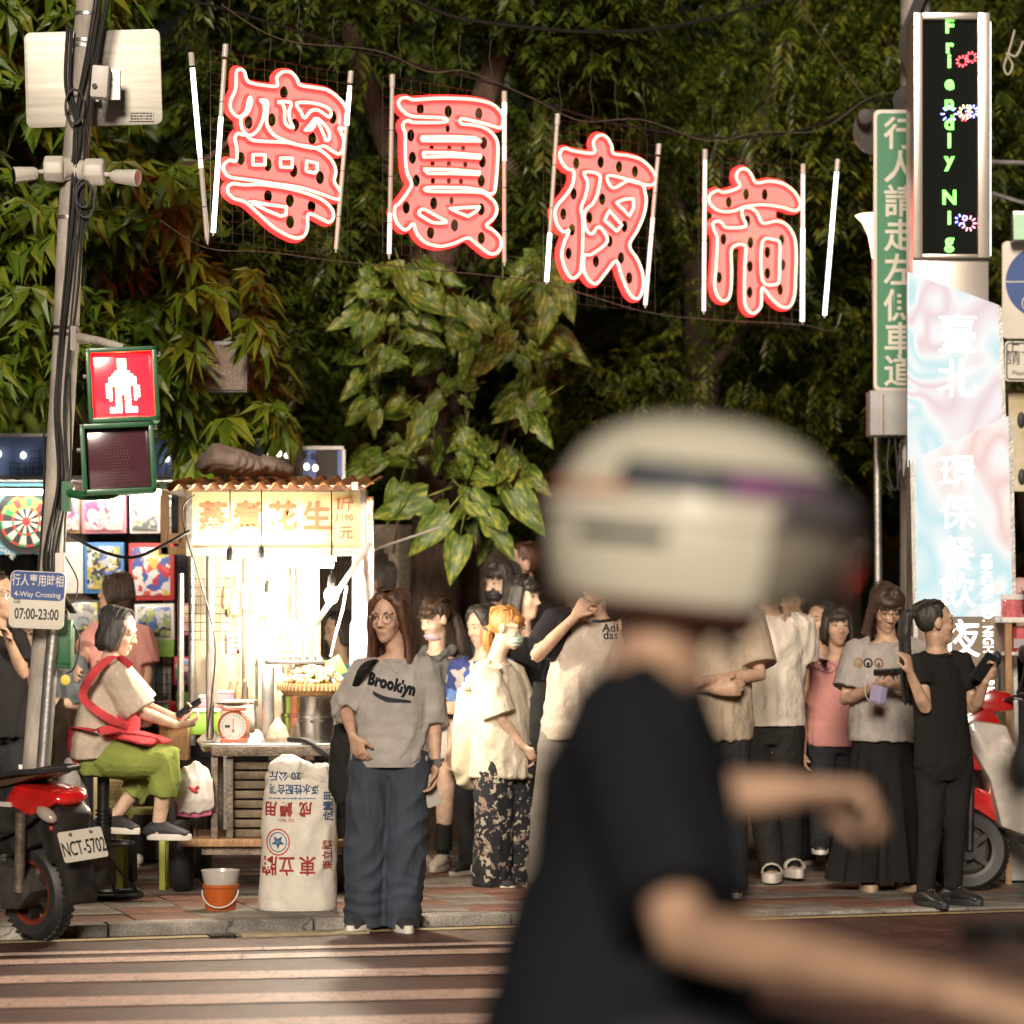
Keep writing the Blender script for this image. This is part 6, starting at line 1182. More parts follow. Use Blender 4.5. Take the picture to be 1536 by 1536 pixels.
# market tower
TY2 = 17.6; q = TY2 / F; tw_ = thing('market_tower_sign', V((W(1430, 1, TY2).x, TY2 + .1, .012)), 'tall lit tower sign of the night market with LED window and pastel panels', 'sign tower')
CREAM = mat('polished_tower_steel', (.66, .60, .54), .28, .75, var=.08, scale=3); GLASSB = mat('black_led_glass', (.012, .014, .013), .06, var=0, coat=1); c0, c1 = W(1370, 20, TY2), W(1484, 20, TY2)
cxx = (c0.x + c1.x) / 2; w_ = c1.x - c0.x; zt = W(0, 20, TY2).z
MB().box((cxx, TY2 + .17, (zt + .02) / 2), (w_, .30, zt - .02)).build('column', CREAM, tw_, bevel=.006)
ya = TY2 + .012; wx0, wx1, wz0, wz1 = W(1383, 0, TY2).x, W(1466, 0, TY2).x, W(0, 382, TY2).z, W(0, 30, TY2).z
MB().box(((wx0 + wx1) / 2, TY2 + .012, (wz0 + wz1) / 2), (wx1 - wx0, .012, wz1 - wz0)).build('led_window', GLASSB, tw_)
fr = MB()
for a, b_, c_, d in ((W(1370, 20, TY2).x, wx0, wz0 - .02, zt), (wx1, W(1484, 0, TY2).x, wz0 - .02, zt), (wx0, wx1, wz1, zt), (wx0, wx1, wz0 - .02, wz0)): fr.box(((a + b_) / 2, TY2 - .005, (c_ + d) / 2), (b_ - a, .045, d - c_))
fr.build('window_frame', CREAM, tw_, bevel=.004)
LEDG = mat('green_led', (.2, 1, .3), .3, var=0, emit=2.4, ecol=(.16, 1, .07)); LEDR = mat('red_led', (1, .1, .1), .3, var=0, emit=5, ecol=(1, .06, .08)); LEDB = mat('blue_led', (.2, .2, 1), .3, var=0, emit=5, ecol=(.28, .3, 1)); LEDY = mat('amber_led', (1, .8, .3), .3, var=0, emit=5, ecol=(1, .7, .3)); LEDP = mat('pink_led', (1, .4, .6), .3, var=0, emit=3, ecol=(1, .3, .45))
for ch, y in zip('Friendly Nig', (40, 70, 92, 125, 155, 185, 212, 240, 265, 297, 327, 362)):
    if ch != ' ': text(ch, .112, W(1424, y, TY2) , U, VV, LEDG, tw_, .004, 'led_letter', bold=.004)
for (x, y, n, r0, m) in ((1443, 92, 9, 9, LEDR), (1457, 86, 9, 9, LEDR), (1448, 168, 10, 11, LEDY), (1458, 167, 10, 10, LEDB), (1424, 171, 8, 13, LEDB), (1446, 176, 6, 6, LEDR), (1453, 335, 10, 12, LEDP), (1441, 330, 7, 9, LEDB)):
    b = MB()
    for i in range(n):
        a = 2 * math.pi * i / n; b.tube([W(x + r0 * .55 * math.cos(a), y + r0 * .55 * math.sin(a), TY2 + .003), W(x + r0 * math.cos(a), y + r0 * math.sin(a), TY2 + .003)], .0045, 5)
    b.build('led_firework', m, tw_, fix=False)
b = MB(); b.box((W(1487, 0, TY2).x, TY2 + .06, (wz0 + wz1) / 2), (.012, .03, wz1 - wz0)); b.build('edge_light', mat('edge_led', (.8, 1, .9), .3, var=0, emit=1.6, ecol=(.8, 1, .9)), tw_)
def swirl(name, strength, cols):
    m = bpy.data.materials.new(name); m.use_nodes = True; t = m.node_tree; N, L = t.nodes, t.links; bs = N['Principled BSDF']; tc = N.new('ShaderNodeTexCoord'); mp = N.new('ShaderNodeMapping'); mp.inputs['Scale'].default_value = (1.5, 1, 1.05); n = N.new('ShaderNodeTexNoise'); n.inputs['Scale'].default_value = 1.25; n.inputs['Detail'].default_value = 1.0; n.inputs['Distortion'].default_value = 1.3
    L.new(tc.outputs['Object'], mp.inputs[0]); L.new(mp.outputs[0], n.inputs['Vector']); r = N.new('ShaderNodeValToRGB'); e = r.color_ramp.elements; k = len(cols)
    e[0].position = .25; e[0].color = cols[0] + (1,); e[1].position = .75; e[1].color = cols[-1] + (1,)
    for i in range(1, k - 1): z = e.new(.25 + .5 * i / (k - 1)); z.color = cols[i] + (1,)
    L.new(n.outputs['Fac'], r.inputs[0]); bs.inputs['Base Color'].default_value = (.03, .03, .03, 1); L.new(r.outputs[0], bs.inputs['Emission Color']); bs.inputs['Emission Strength'].default_value = strength; bs.inputs['Roughness'].default_value = .2; return m
SW1 = swirl('pastel_backlit_panel', .76, [(.95, .95, .95), (.58, .86, .90), (1, 1, 1), (.90, .70, .72), (1, 1, .98), (.62, .88, .92), (1, 1, 1), (.98, .96, .92)]); SW2 = swirl('warm_backlit_panel', .77, [(1, .98, .95), (.98, .80, .62), (1, .95, .86), (.95, .66, .62), (1, .98, .95), (.60, .86, .9), (1, 1, 1), (.98, .86, .66)]); WLET2 = mat('bright_backlit_letter', (1, 1, 1), .3, var=0, emit=1.6, ecol=(1, .98, .95)); WLET = mat('white_backlit_letter', (1, 1, 1), .3, var=0, emit=.92, ecol=(1, .98, .95)); TSTEEL = mat('dark_mirror_steel', (.30, .24, .19), .30, .9, var=.25, scale=2.5)
def facet(name, P, Yp, th, m): return MB().prism([(W(x, y, Yp).x, W(x, y, Yp).z) for x, y in P], V((0, Yp, 0)), U, VV, th, Yv).build(name, m, tw_, smooth=False)
facet('upper_panel', [(1363, 408), (1363, 700), (1506, 700), (1497, 457)], TY2 - .06, .05, SW1); facet('panel_edge', [(1497, 457), (1506, 700), (1512, 700), (1503, 462)], TY2 - .055, .06, GALV)
facet('lower_panel', [(1372, 688), (1376, 925), (1519, 925), (1512, 624)], TY2 - .13, .05, SW2); facet('base_panel', [(1376, 926), (1386, 1322), (1526, 1322), (1519, 926)], TY2 - .13, .05, TSTEEL); facet('panel_edge', [(1512, 624), (1526, 1322), (1532, 1322), (1519, 630)], TY2 - .125, .06, GALV); facet('panel_edge', [(1365, 690), (1378, 1322), (1385, 1322), (1372, 688)], TY2 - .125, .06, GALV)
for ch, y, s_ in zip('臺北', (505, 572), (.24, .24)): text(ch, s_, W(1436, y, TY2 - .06) + OUT * .004, U, VV, WLET, tw_, .003, bold=.001)
for ch, y in zip('環保餐飲', (712, 772, 834, 890)): text(ch, .21, W(1436, y, TY2 - .13) + OUT * .004, U, VV, WLET, tw_, .003, bold=.001)
text('夜', .23, W(1441, 962, TY2 - .13) + OUT * .004, U, VV, WLET2, tw_, .003, bold=.001)
text('NINGXIA RD. NIGHT MARKET', .082, W(1481, 945, TY2 - .13) + OUT * .004, V((.02, 0, -1)), V((1, 0, .02)), WLET2, tw_, .003, bold=.0015, spacing=1.1, sx=.72)
# signs at the right edge
SIY = 18.8; q = SIY / F; bsn = thing('blue_round_sign', W(1550, 508, SIY), 'white plate with a blue disc, cut by the right edge of the picture', 'road sign'); MB().prism(rrect(118 * q, 146 * q, .03), W(1562, 435, SIY), U, VV, .006, OUT).build('plate', SWH, bsn, bevel=.001)
MB().lathe(W(1562, 423, SIY) + OUT * .009, [(0, -.002), (54 * q, -.002), (54 * q, .002), (0, .002)], 40, Matrix.Rotation(R(90), 3, 'X')).build('disc', BLUE, bsn); MB().box(W(1562, 423, SIY) + OUT * .013, (108 * q, .002, .007)).build('bar', SWH, bsn); MB().tube([W(1545, 455, SIY) + OUT * .012 + V((.05 * math.cos(a), 0, .05 * math.sin(a))) for a in [2 * math.pi * i / 16 for i in range(16)]], .004, 4, closed=True).build('symbol', SWH, bsn)
pl = thing('notice_plate', W(1550, 572, SIY), 'black framed plate with two lines of characters below the blue sign', 'sign'); MB().prism(rrect(110 * q, 60 * q, .02), W(1562, 542, SIY), U, VV, .006, OUT).build('plate', SWH, pl); b = MB(); b.tube([W(1562, 542, SIY) + OUT * .008 + V((a, 0, c_)) for a, c_ in rrect(104 * q, 54 * q, .018)], .005, 4, closed=True); b.build('border', SBK, pl); text('上下\n請下', .095, W(1531, 530, SIY) + OUT * .008, U, VV, SBK, pl, .001, line=.75); text('Please', .04, W(1530, 560, SIY) + OUT * .008, U, VV, SBK, pl, .001)
MB().tube([V((W(1562, 0, SIY).x, SIY + .05, 0)), V((W(1562, 0, SIY).x, SIY + .05, 4.4))], .04, 12).build('post', GALV, bsn); MB().box(W(1560, 300, SIY) , (.03, .03, .03)).build('clip', GALV, bsn)
fl = thing('floodlight', W(1538, 362, SIY - .1), 'small square greenish floodlight above the blue sign', 'floodlight'); MB().box(W(1540, 340, SIY - .1), (44 * q, .1, 44 * q)).build('housing', GALV, fl, bevel=.006); MB().box(W(1540, 340, SIY - .155), (38 * q, .012, 38 * q)).build('glass', mat('flood_glass', (.3, .45, .3), .1, var=.1, emit=.35, ecol=(.7, 1, .6)), fl)
yp = thing('yellow_poster', W(1545, 735, SIY + .2), 'yellow and white hanging poster at the right edge', 'poster'); MB().prism([(W(1520, 0, SIY).x, W(0, 578, SIY).z), (W(1522, 0, SIY).x, W(0, 735, SIY).z), (W(1580, 0, SIY).x, W(0, 735, SIY).z), (W(1580, 0, SIY).x, W(0, 590, SIY).z)], V((0, SIY + .2, 0)), U, VV, .01, OUT).build('sheet', mat('yellow_poster_print', (.62, .5, .18), .6, var=.35, scale=4, col2=(.7, .62, .5)), yp, smooth=False); MB().ell(W(1532, 630, SIY + .18), (.025, .01, .05)).ell(W(1533, 715, SIY + .18), (.025, .01, .05)).build('clip', BLK, yp)
o = MB().tube([W(1486, 243, 18.9), W(1580, 246, 18.9)], .016, 8).build('cross_arm', GALV); tag(o, 'grey horizontal steel arm right of the tower top', 'bracket')
o = MB().tube([W(1488, 290, 18.9), W(1580, 318, 18.9)], .014, 8).build('cross_arm', GALV); tag(o, 'slanting grey steel arm above the floodlight', 'bracket')
rk = wire('rope_knot', [W(1522, 45, 18.8), W(1514, 75, 18.8), W(1506, 100, 18.8), W(1512, 112, 18.78), W(1519, 98, 18.8), W(1510, 80, 18.78), W(1524, 84, 18.78), W(1535, 62, 18.8)], .007, mat('pale_rope', (.5, .46, .36), .9, var=.1)); tag(rk, 'pale knotted rope end hanging at the upper right', 'rope')
# shelf trolley at the right edge
SHY = 17.4; q = SHY / F; sh = thing('goods_trolley', V((W(1530, 0, SHY).x, SHY, .012)), 'worn cabinet trolley with a white top board behind the red scooter', 'trolley'); zt_ = W(0, 930, SHY).z
MB().box(W(1545, 930, SHY), (.38, .4, .03)).build('top_board', WCARD, sh, bevel=.004); b = MB()
for x in (1505, 1585): MB().box(V((W(x, 0, SHY).x, SHY - .17, zt_ / 2)), (.035, .035, zt_ - .03)).build('post', WOOD, sh)
MB().box(V((W(1545, 0, SHY).x, SHY + .05, .36)), (.34, .3, .66)).build('cabinet', CGR, sh, bevel=.006); MB().box(W(1545, 980, SHY), (.32, .34, .02)).build('shelf', GALV, sh)
jr = thing('candy_jar', W(1518, 926, SHY - .1), 'clear jar of pink sweets on the white top board', 'jar'); MB().lathe(W(1518, 926, SHY - .1), [(0, 0), (.06, 0), (.063, .01), (.063, .10), (0, .10)], 24).build('contents', mat('pink_sweets', (.55, .14, .16), .3, var=.3, scale=40, coat=.6), jr); MB().lathe(W(1518, 926, SHY - .1) + Z * .1, [(0, 0), (.066, 0), (.066, .03), (0, .03)], 24).build('lid', WCARD, jr)
rb = thing('red_box', W(1535, 990, SHY), 'red and grey box on the trolley shelf under the top board', 'box'); MB().box(W(1538, 962, SHY - .02), (.13, .2, .17)).build('carton', RCARD, rb, bevel=.004); MB().box(W(1538, 965, SHY - .124), (.13, .01, .05)).build('label', CGR, rb)
# ------------------------------------------------------------------ scooters (forward = -X in their own frame)
def scooter(loc, yaw, label, body_m, panel_m, frame_m, plate=None, group=None, rim_m=None, lean=0.0, tail_m=None):
    """local frame: x forward, y left, z up"""
    M3 = Matrix.Rotation(R(yaw), 3, 'Z') @ Matrix.Rotation(R(lean), 3, 'X'); o = V(loc); t = thing('scooter', o, label, 'scooter', group)
    def g(x, y, z): return o + M3 @ V((x, y, z))
    fx, fy, fz = M3 @ X, M3 @ Yv, M3 @ Z
    WR = .235; axle = Matrix((fx, fz, -fy)).transposed()
    def tread(m, x):
        for i in range(40):
            a = 2 * math.pi * i / 40
            for s in (-1, 1): m.box(g(x, 0, WR) + axle @ V((.233 * math.cos(a + s * .04), .233 * math.sin(a + s * .04), s * .022)), (.008, .02, .03), axle @ Matrix.Rotation(a, 3, 'Z') @ Matrix.Rotation(s * .5, 3, 'X'))
    def wheel(x):
        MB().lathe(g(x, 0, WR), [(.05, .03), (.115, .03), (.115, .036), (.05, .036)], 28, axle, ring=True).build('brake_disc', frame_m, t)
        w_m = MB().lathe(g(x, 0, WR), [(.155, -.05), (.20, -.055), (.228, -.03), (.235, 0), (.228, .03), (.20, .055), (.155, .05)], 36, axle, ring=True); tread(w_m, x); w = w_m.build('wheel', BLK, t)
        MB().lathe(g(x, 0, WR), [(.135, -.045), (.158, -.048), (.158, .048), (.135, .045)], 32, axle, ring=True).build('rim', rim_m or mat('orange_red_rim', (.16, .032, .014), .5, .3, var=.4), w); MB().lathe(g(x, 0, WR), [(0, -.05), (.055, -.05), (.055, .05), (0, .05)], 16, axle).build('hub', frame_m, w)
        b = MB()
        for i in range(5): a = 2 * math.pi * i / 5; b.box(g(x, 0, WR) + axle @ V((.1 * math.cos(a), .1 * math.sin(a), 0)), (.1, .03, .05), axle @ Matrix.Rotation(a, 3, 'Z'))
        b.build('spoke', frame_m, w)
    wheel(-.62); wheel(.62)
    def side(P, wd, z_off=0):
        m = MB(); n = len(P); wf = wd if callable(wd) else (lambda x: wd)
        m.add([g(x, s * wf(x) / 2, z) for s in (1, -1) for x, z in P], [tuple(range(n)), tuple(range(2 * n - 1, n - 1, -1))] + [(i, n + i, n + (i + 1) % n, (i + 1) % n) for i in range(n)]); return m
    def P(name, pts, wd, m, bev=.02): return side(pts, wd).build(name, m, t, bevel=bev)
    P('tail_body', [(-.15, .46), (-.30, .68), (-.62, .745), (-.88, .72), (-.91, .67), (-.70, .55), (-.45, .46)], lambda x: .29 + .17 * min(0, x + .3), body_m, .04)
    P('tail_cowl', [(-.56, .66), (-.64, .75), (-.90, .725), (-.935, .672), (-.74, .60)], lambda x: .305 + .17 * min(0, x + .3), tail_m or body_m, .03)
    P('seat', [(-.02, .72), (-.30, .755), (-.60, .80), (-.76, .815), (-.81, .79), (-.60, .74), (-.05, .66)], lambda x: .28 + .14 * min(0, x + .4), mat('scooter_seat_vinyl', (.07, .04, .024), .45, var=.1), .03)
    P('under_tail', [(-.45, .46), (-.72, .55), (-.90, .66), (-.95, .60), (-.89, .40), (-.82, .38), (-.78, .48), (-.55, .40)], lambda x: .22 + .1 * min(0, x + .4), frame_m, .02)
    P('rear_fender', [(-.80, .50), (-.90, .50), (-.975, .26), (-.965, .20), (-.93, .20), (-.88, .36)], .16, frame_m, .012)
    P('engine', [(-.10, .20), (-.25, .38), (-.62, .36), (-.72, .25), (-.62, .16), (-.2, .14)], .24, mat('engine_grey', (.07, .065, .06), .5, .5, var=.3), .03)
    for s in (-1, 1):
        b = MB(); b.tube([g(-.22, s * .135, .56), g(-.5, s * .125, .62), g(-.82, s * .085, .69)], .005, 4); b.tube([g(-.3, s * .14, .50), g(-.6, s * .125, .53)], .005, 4); b.build('panel_gap', BLK, t); MB().box(g(-.55, s * .125, .655), (.14, .012, .022), M3).build('decal', SWHT, t); MB().ell(g(-.86, s * .075, .55), (.012, .022, .014), M3).build('reflector', RCARD, t)
    P('footboard', [(.30, .26), (-.15, .26), (-.22, .48), (-.10, .48), (-.02, .33), (.30, .33)], .30, frame_m, .02)
    P('leg_shield', [(.30, .30), (.24, .34), (.42, .92), (.62, .95), (.66, .86), (.52, .62), (.46, .36)], .34, panel_m, .03)
    P('front_cowl', [(.50, .66), (.44, .94), (.50, 1.02), (.62, .98), (.74, .80), (.68, .68)], .24, body_m, .03)
    P('front_fender', [(.40, .43), (.46, .54), (.62, .60), (.78, .52), (.88, .38), (.91, .26), (.87, .24), (.80, .36), (.70, .44), (.58, .46), (.46, .38)], .15, body_m, .02)
    P('handlebar_cover', [(.36, 1.0), (.38, 1.10), (.50, 1.12), (.58, 1.04), (.52, .98)], .22, body_m, .03)
    for s in (-1, 1):
        b = MB(); b.tube([g(.42, s * .08, 1.05), g(.36, s * .26, 1.08), g(.31, s * .36, 1.07)], .014, 8); b.build('handlebar', frame_m, t); MB().tube([g(.34, s * .28, 1.08), g(.30, s * .39, 1.065)], .02, 10).build('grip', BLK, t); MB().tube([g(.36, s * .2, 1.06), g(.41, s * .30, 1.06), g(.38, s * .37, 1.05)], .006, 5).build('brake_lever', GALV, t)
        mr = MB().tube(catmull([tuple(g(.38, s * .24, 1.09)), tuple(g(.36, s * .3, 1.18)), tuple(g(.36, s * .34, 1.27))], 4, False), .007, 6).build('mirror', BLK, t); MB().ell(g(.37, s * .36, 1.30), (.025, .075, .048), M3 @ Matrix.Rotation(s * -.25, 3, 'X')).build('mirror_shell', BLK, mr); MB().ell(g(.352, s * .36, 1.30), (.012, .062, .038), M3 @ Matrix.Rotation(s * -.25, 3, 'X')).build('mirror_glass', LENS, mr)
        MB().tube([g(.60, s * .07, .72), g(.615, s * .07, .235)], .022, 10).build('fork', frame_m, t); MB().tube([g(-.70, s * .13, .62), g(-.64, s * .12, .25)], .026, 10).build('shock_absorber', IRON, t)
        MB().ell(g(-.85, s * .10, .615), (.07, .035, .032), M3 @ Matrix.Rotation(-.4, 3, 'Y')).build('turn_signal', mat('signal_lens', (.34, .28, .24), .12, var=.1, coat=.8), t)
        MB().ell(g(.68, s * .075, .78), (.06, .045, .04), M3 @ Matrix.Rotation(.6, 3, 'Y')).build('headlight', LENS if s else LENS, t)
        MB().tube([g(-.35, s * .15, .76), g(-.7, s * .14, .81), g(-.86, s * .09, .815), g(-.88, 0, .815)], .014, 8).build('grab_rail', BLK, t)
    MB().ell(g(-.90, 0, .685), (.05, .10, .035), M3).build('tail_light', mat('red_tail_lens', (.45, .01, .01), .12, var=0, coat=.8, emit=.12, ecol=(1, .03, .02)), t)
    MB().tube([g(-.15, -.15, .2), g(-.5, -.18, .28), g(-.85, -.2, .36)], [.03, .05, .055], 12).build('exhaust', IRON, t)
    if plate:
        pc = g(-.975, 0, .47); pu = (M3 @ V((0, -1, 0))).normalized(); pv = (M3 @ V((.35, 0, 1))).normalized(); pn = pu.cross(pv)
        pp = MB().prism(rrect(.255, .145, .012), pc, pu, pv, .003, pn).build('licence_plate', SWH, t); text(plate, .096, pc + pn * .004 - pv * .015, pu, pv, SBK, pp, .001, bold=.0008, sx=.60)
        b = MB(); [b.ell(pc + pu * s * .06 + pv * .055 + pn * .004, (.009, .009, .009)) for s in (-1, 1)]; b.build('bolt', IRON, pp)
    return t
SRED = mat('scooter_red_paint', (.42, .012, .010), .22, var=.04, coat=1); SWHT = mat('scooter_white_paint', (.55, .50, .45), .3, var=.04, coat=.6); SBLK = mat('scooter_black_plastic', (.022, .02, .02), .42, var=.15); speckle(SRED, 4, .35); speckle(SWHT, 6, .25); speckle(SBLK, 12, .5)
# left scooter: tail turned towards the street's right
scooter((-2.66, 14.76, .0), 137, 'red and black scooter at the left edge with plate NCT-5702', SBLK, SBLK, SBLK, 'NCT-5702', lean=-4, tail_m=SRED)
scooter((3.12, 16.9, .0), 183, 'red and white scooter at the right edge beside the woman in black', SRED, SWHT, SBLK, None, rim_m=SBLK, lean=3)
# ------------------------------------------------------------------ the crowd
def gray(n, c, **k): return cloth(n, c, **k)
NAVY = mat('navy_applique', (.012, .014, .025), .8, var=.1)
# 1 woman in the sweatshirt, nearest of the crowd
p = person('woman in grey sweatshirt and wide dark jeans standing at the kerb before the crossing', 14.84, (583, 925), yaw=-4, hyaw=-24, pitch=3, skn=1, vox=.0065, gz=0.0,
    J=dict(neck=(596, 985, .02), shL=(550, 1010, .02), shR=(640, 1008, .02), elL=(519, 1064, .0), wrL=(529, 1104, -.15), elR=(652, 1082, .02), wrR=(654, 1150, -.05), pel=(585, 1126, 0), hipL=(559, 1133, 0), hipR=(612, 1133, 0), knL=(548, 1265, -.02), knR=(609, 1265, -.02), anL=(547, 1370, 0), anR=(602, 1370, 0)), ft=dict(L=-22, R=14),
    hands=dict(L=dict(d=(.42, .05, -1), n=(.6, 1, .2), c=.35, t=1), R=dict(d=(-.15, -.15, -1), n=(-1, -.3, 0), c=.55)),
    hair=dict(style='long', m=HBR, L=.19, part=.6, face_open=60, nst=260, seed=2, volume=1.10), top=dict(m=cloth('grey_marl_sweat', (.36, .335, .315), var=.06), length=.05, ease=.034, sleeve=1.12, sw=.088, se=.074, cuff=.058, amp=.013, seed=4, name='sweatshirt', vox=.0085),
    bottom=dict(m=mat('dark_denim', (.036, .048, .070), .8, var=.10, scale=60, bump=.3, bscale=260), rad=(.115, .106, .098), hem=.022, amp=.013, seed=5, waist=.09, name='wide_jeans', vox=.0085),
    shoes=dict(m=mat('dark_sneaker_mesh', (.035, .035, .04), .7, var=.1), sole=SOLE, th=.042, accent=mat('cream_leather', (.55, .50, .42), .6, var=.06)))
glasses(p, GLM, .025)
MB().loft([(p.pel - Z * .075, .181, .146), (p.pel - Z * .05, .187, .152), (p.pel - Z * .01, .183, .149)], side=p.lat, n=40, cap=None).build('ribbed_hem', MATS['grey_marl_sweat'], p.root)
t = text('Brooklyn', .082, W(583, 1028, 14.5), V((1, 0, -.25)), V((.25 - .25, 0, 1)), NAVY, p.root, .004, 'chest_lettering', bold=.0048, sx=.72, shear=.28, spacing=1.08); wrap(t, [p.top], (0, 1, 0), .004)
b = MB(); sheet(b, lambda a, c_: W(556 + 58 * a, 1038 + 15 * a + 6 * math.sin(a * 3) * (1 - a) + (8 - 7 * abs(a - .35)) * c_, 14.5), 16, 2); wrap(b.build('swoosh', NAVY, p.root, fix=False), [p.top], (0, 1, 0), .004)
b = MB(); b.tube([p.neck + V((-.082, -.02, -.012)), p.neck + V((-.03, -.085, -.05)), p.neck + V((0, -.105, -.085)), p.neck + V((.03, -.085, -.05)), p.neck + V((.082, -.02, -.012))], .009, 6); b.build('neckband', MATS['grey_marl_sweat'], p.root)
wt = thing('wrist_watch', p.wrR, 'black watch on the wrist of the woman in grey sweatshirt', 'watch'); dwr = (p.wrR - p.elR).normalized(); MB().tube([p.wrR - dwr * .03, p.wrR - dwr * .005], .029, 16).build('strap', BLK, wt); MB().lathe(p.wrR - dwr * .018 + V((.012, -.026, 0)), [(0, -.005), (.019, -.005), (.019, .006), (0, .006)], 18, Matrix.Rotation(R(75), 3, 'X')).build('case', BLK, wt)
phone(W(646, 1186, 14.80), (.28, .05, -1), (.35, -1, .1), 'pale phone held low by the woman in grey sweatshirt', m=mat('pale_phone_back', (.5, .46, .40), .3, var=0), scr=mat('pale_phone_glass', (.45, .42, .37), .15, var=0, coat=.5))
BGC = cloth('black_canvas', (.018, .018, .018))
bag('shoulder_bag', 'black shoulder bag hanging behind the woman in grey sweatshirt', W(520, 1140, 15.02), (.17, .12, .36), BGC, 'bag', strap=[[W(518, 1095, 14.95), W(528, 1050, 14.86), W(541, 1008, 14.70), W(560, 990, 14.78), W(575, 1000, 15.02)]], seed=4, thick=.018)
# 2 girl with grey hoodie
p = person('girl in dark grey hoodie with white shorts and black knee socks', 17.6, (652, 928), yaw=-35, hyaw=-48, pitch=14, skn=0, gz=.05, J=dict(shL=(628, 1000, -.08), shR=(690, 1000, .06), elL=(612, 1062, -.16), wrL=(655, 1062, -.22), elR=(706, 1055, .02), wrR=(668, 1070, -.18), anR=(664, 1284, 0), anL=(628, 1282, .12), knR=(668, 1195, -.03)),
    hair=dict(style='pony', m=HDB, bangs=True, tail=[(0, -.10, .02), (0, -.15, -.02), (.02, -.15, -.12), (.03, -.13, -.24), (.03, -.11, -.32)]), top=dict(m=cloth('dark_grey_fleece', (.10, .10, .10)), length=.02, ease=.045, sleeve=1.85, sw=.09, se=.07, amp=.010, seed=7, name='hoodie'), bottom=dict(m=cloth('white_cotton', (.55, .52, .46)), kind='shorts', rad=(.12, .115, .1), length=.42),
    shoes=dict(m=mat('beige_trainer', (.48, .42, .34), .7, var=.1), sole=SOLE, th=.035, msock=cloth('black_sock', (.02, .02, .02)), sockh=.12), ft=dict(R=-18, L=-60), face=1)
b = MB(); b.loft([(p.neck + p.fw * .07 - p.lat * .07 - Z * .03, .03, .02), (p.neck - p.lat * .1 - p.fw * .02 + Z * .02, .035, .03), (p.neck - p.fw * .11 + Z * .0, .07, .04), (p.neck + p.lat * .1 - p.fw * .02 + Z * .02, .035, .03), (p.neck + p.fw * .07 + p.lat * .07 - Z * .03, .03, .02)], n=12); remesh(b, 'hood', MATS['dark_grey_fleece'], p.root, .01, 2, wrinkle(.008, 12, 8, 3))
b = MB(); b.ell(p.hp(.0, .045, -.105), (.052, .05, .022), p.hm @ Matrix.Rotation(-.5, 3, 'X'), 14, 8); b.build('chin_mask', mat('lilac_mask', (.55, .42, .50), .8, var=.04), p.root)
# 3 girl with orange hair, mask and floral trousers
FLOR = motley('floral_print', [(.012, .013, .018), (.012, .013, .018), (.015, .016, .02), (.012, .013, .018), (.42, .38, .30), (.012, .013, .018), (.012, .013, .018), (.28, .2, .16), (.012, .013, .018), (.012, .013, .018)], 38, 7, .8); FLOR.node_tree.nodes['Principled BSDF'].inputs['Coat Weight'].default_value = 0
IVO = cloth('ivory_cotton', (.62, .55, .44), var=.05)
p = person('girl with orange hair and face mask in ivory T-shirt and black floral trousers', 16.75, (762, 940), yaw=48, hyaw=72, pitch=10, skn=0, gz=.03, vox=.0075, J=dict(neck=(745, 992, 0), shL=(727, 1012, -.12), shR=(766, 1010, .12), elL=(752, 1080, -.15), wrL=(786, 1120, -.12), elR=(786, 1078, .08), wrR=(792, 1122, .0), pel=(752, 1140, 0), hipL=(738, 1146, -.07), hipR=(768, 1146, .07), anL=(735, 1312, -.05), anR=(775, 1308, .1)),
    hair=dict(style='pony', m=HOR, bangs=True, tail=[(0, -.10, -.02), (0, -.12, -.05), (0, -.115, -.1), (0, -.10, -.15)], nst=170), top=dict(m=IVO, length=.10, ease=.055, sleeve=.92, sw=.095, se=.105, amp=.013, seed=11, name='loose_tshirt', vox=.009), bottom=dict(m=FLOR, rad=(.115, .112, .118), hem=.02, amp=.013, seed=12, name='wide_trousers'), shoes=dict(m=mat('dark_plimsoll', (.03, .03, .035), .8), sole=SOLE, th=.03), ft=dict(L=50, R=55))
face_mask(p, mat('mint_mask', (.42, .52, .42), .8, var=.04)); glasses(p, GLD, .023); MB().tube([p.hp(0, -.115, -.03), p.hp(0, -.118, -.045)], .026, 12).build('hair_tie', BLK, p.root)
phone(W(797, 1138, 16.68), (.1, 0, -1), (-.5, -1, 0), 'dark phone held behind the hip by the girl with orange hair')
bag('canvas_bag', 'cream canvas rucksack on the back of the girl with orange hair', W(704, 1098, 16.78), (.20, .17, .50), cloth('cream_canvas', (.60, .53, .38)), 'bag', strap=[[W(716, 1040, 16.72), W(722, 1008, 16.62), W(738, 990, 16.60), W(752, 1002, 16.56)], [W(706, 1028, 16.8), W(712, 1000, 16.85), W(730, 990, 16.9)]], seed=8, thick=.014, amp=.016)
o = MB().ell(W(706, 1020, 16.66), (.03, .03, .03)).ell(W(700, 1030, 16.66), (.03, .03, .028)).ell(W(713, 1031, 16.65), (.028, .03, .03)).ell(W(708, 1003, 16.66), (.012, .012, .04)).build('plush_charm', IVO); tag(o, 'small white plush charm clipped on the cream canvas rucksack', 'charm')
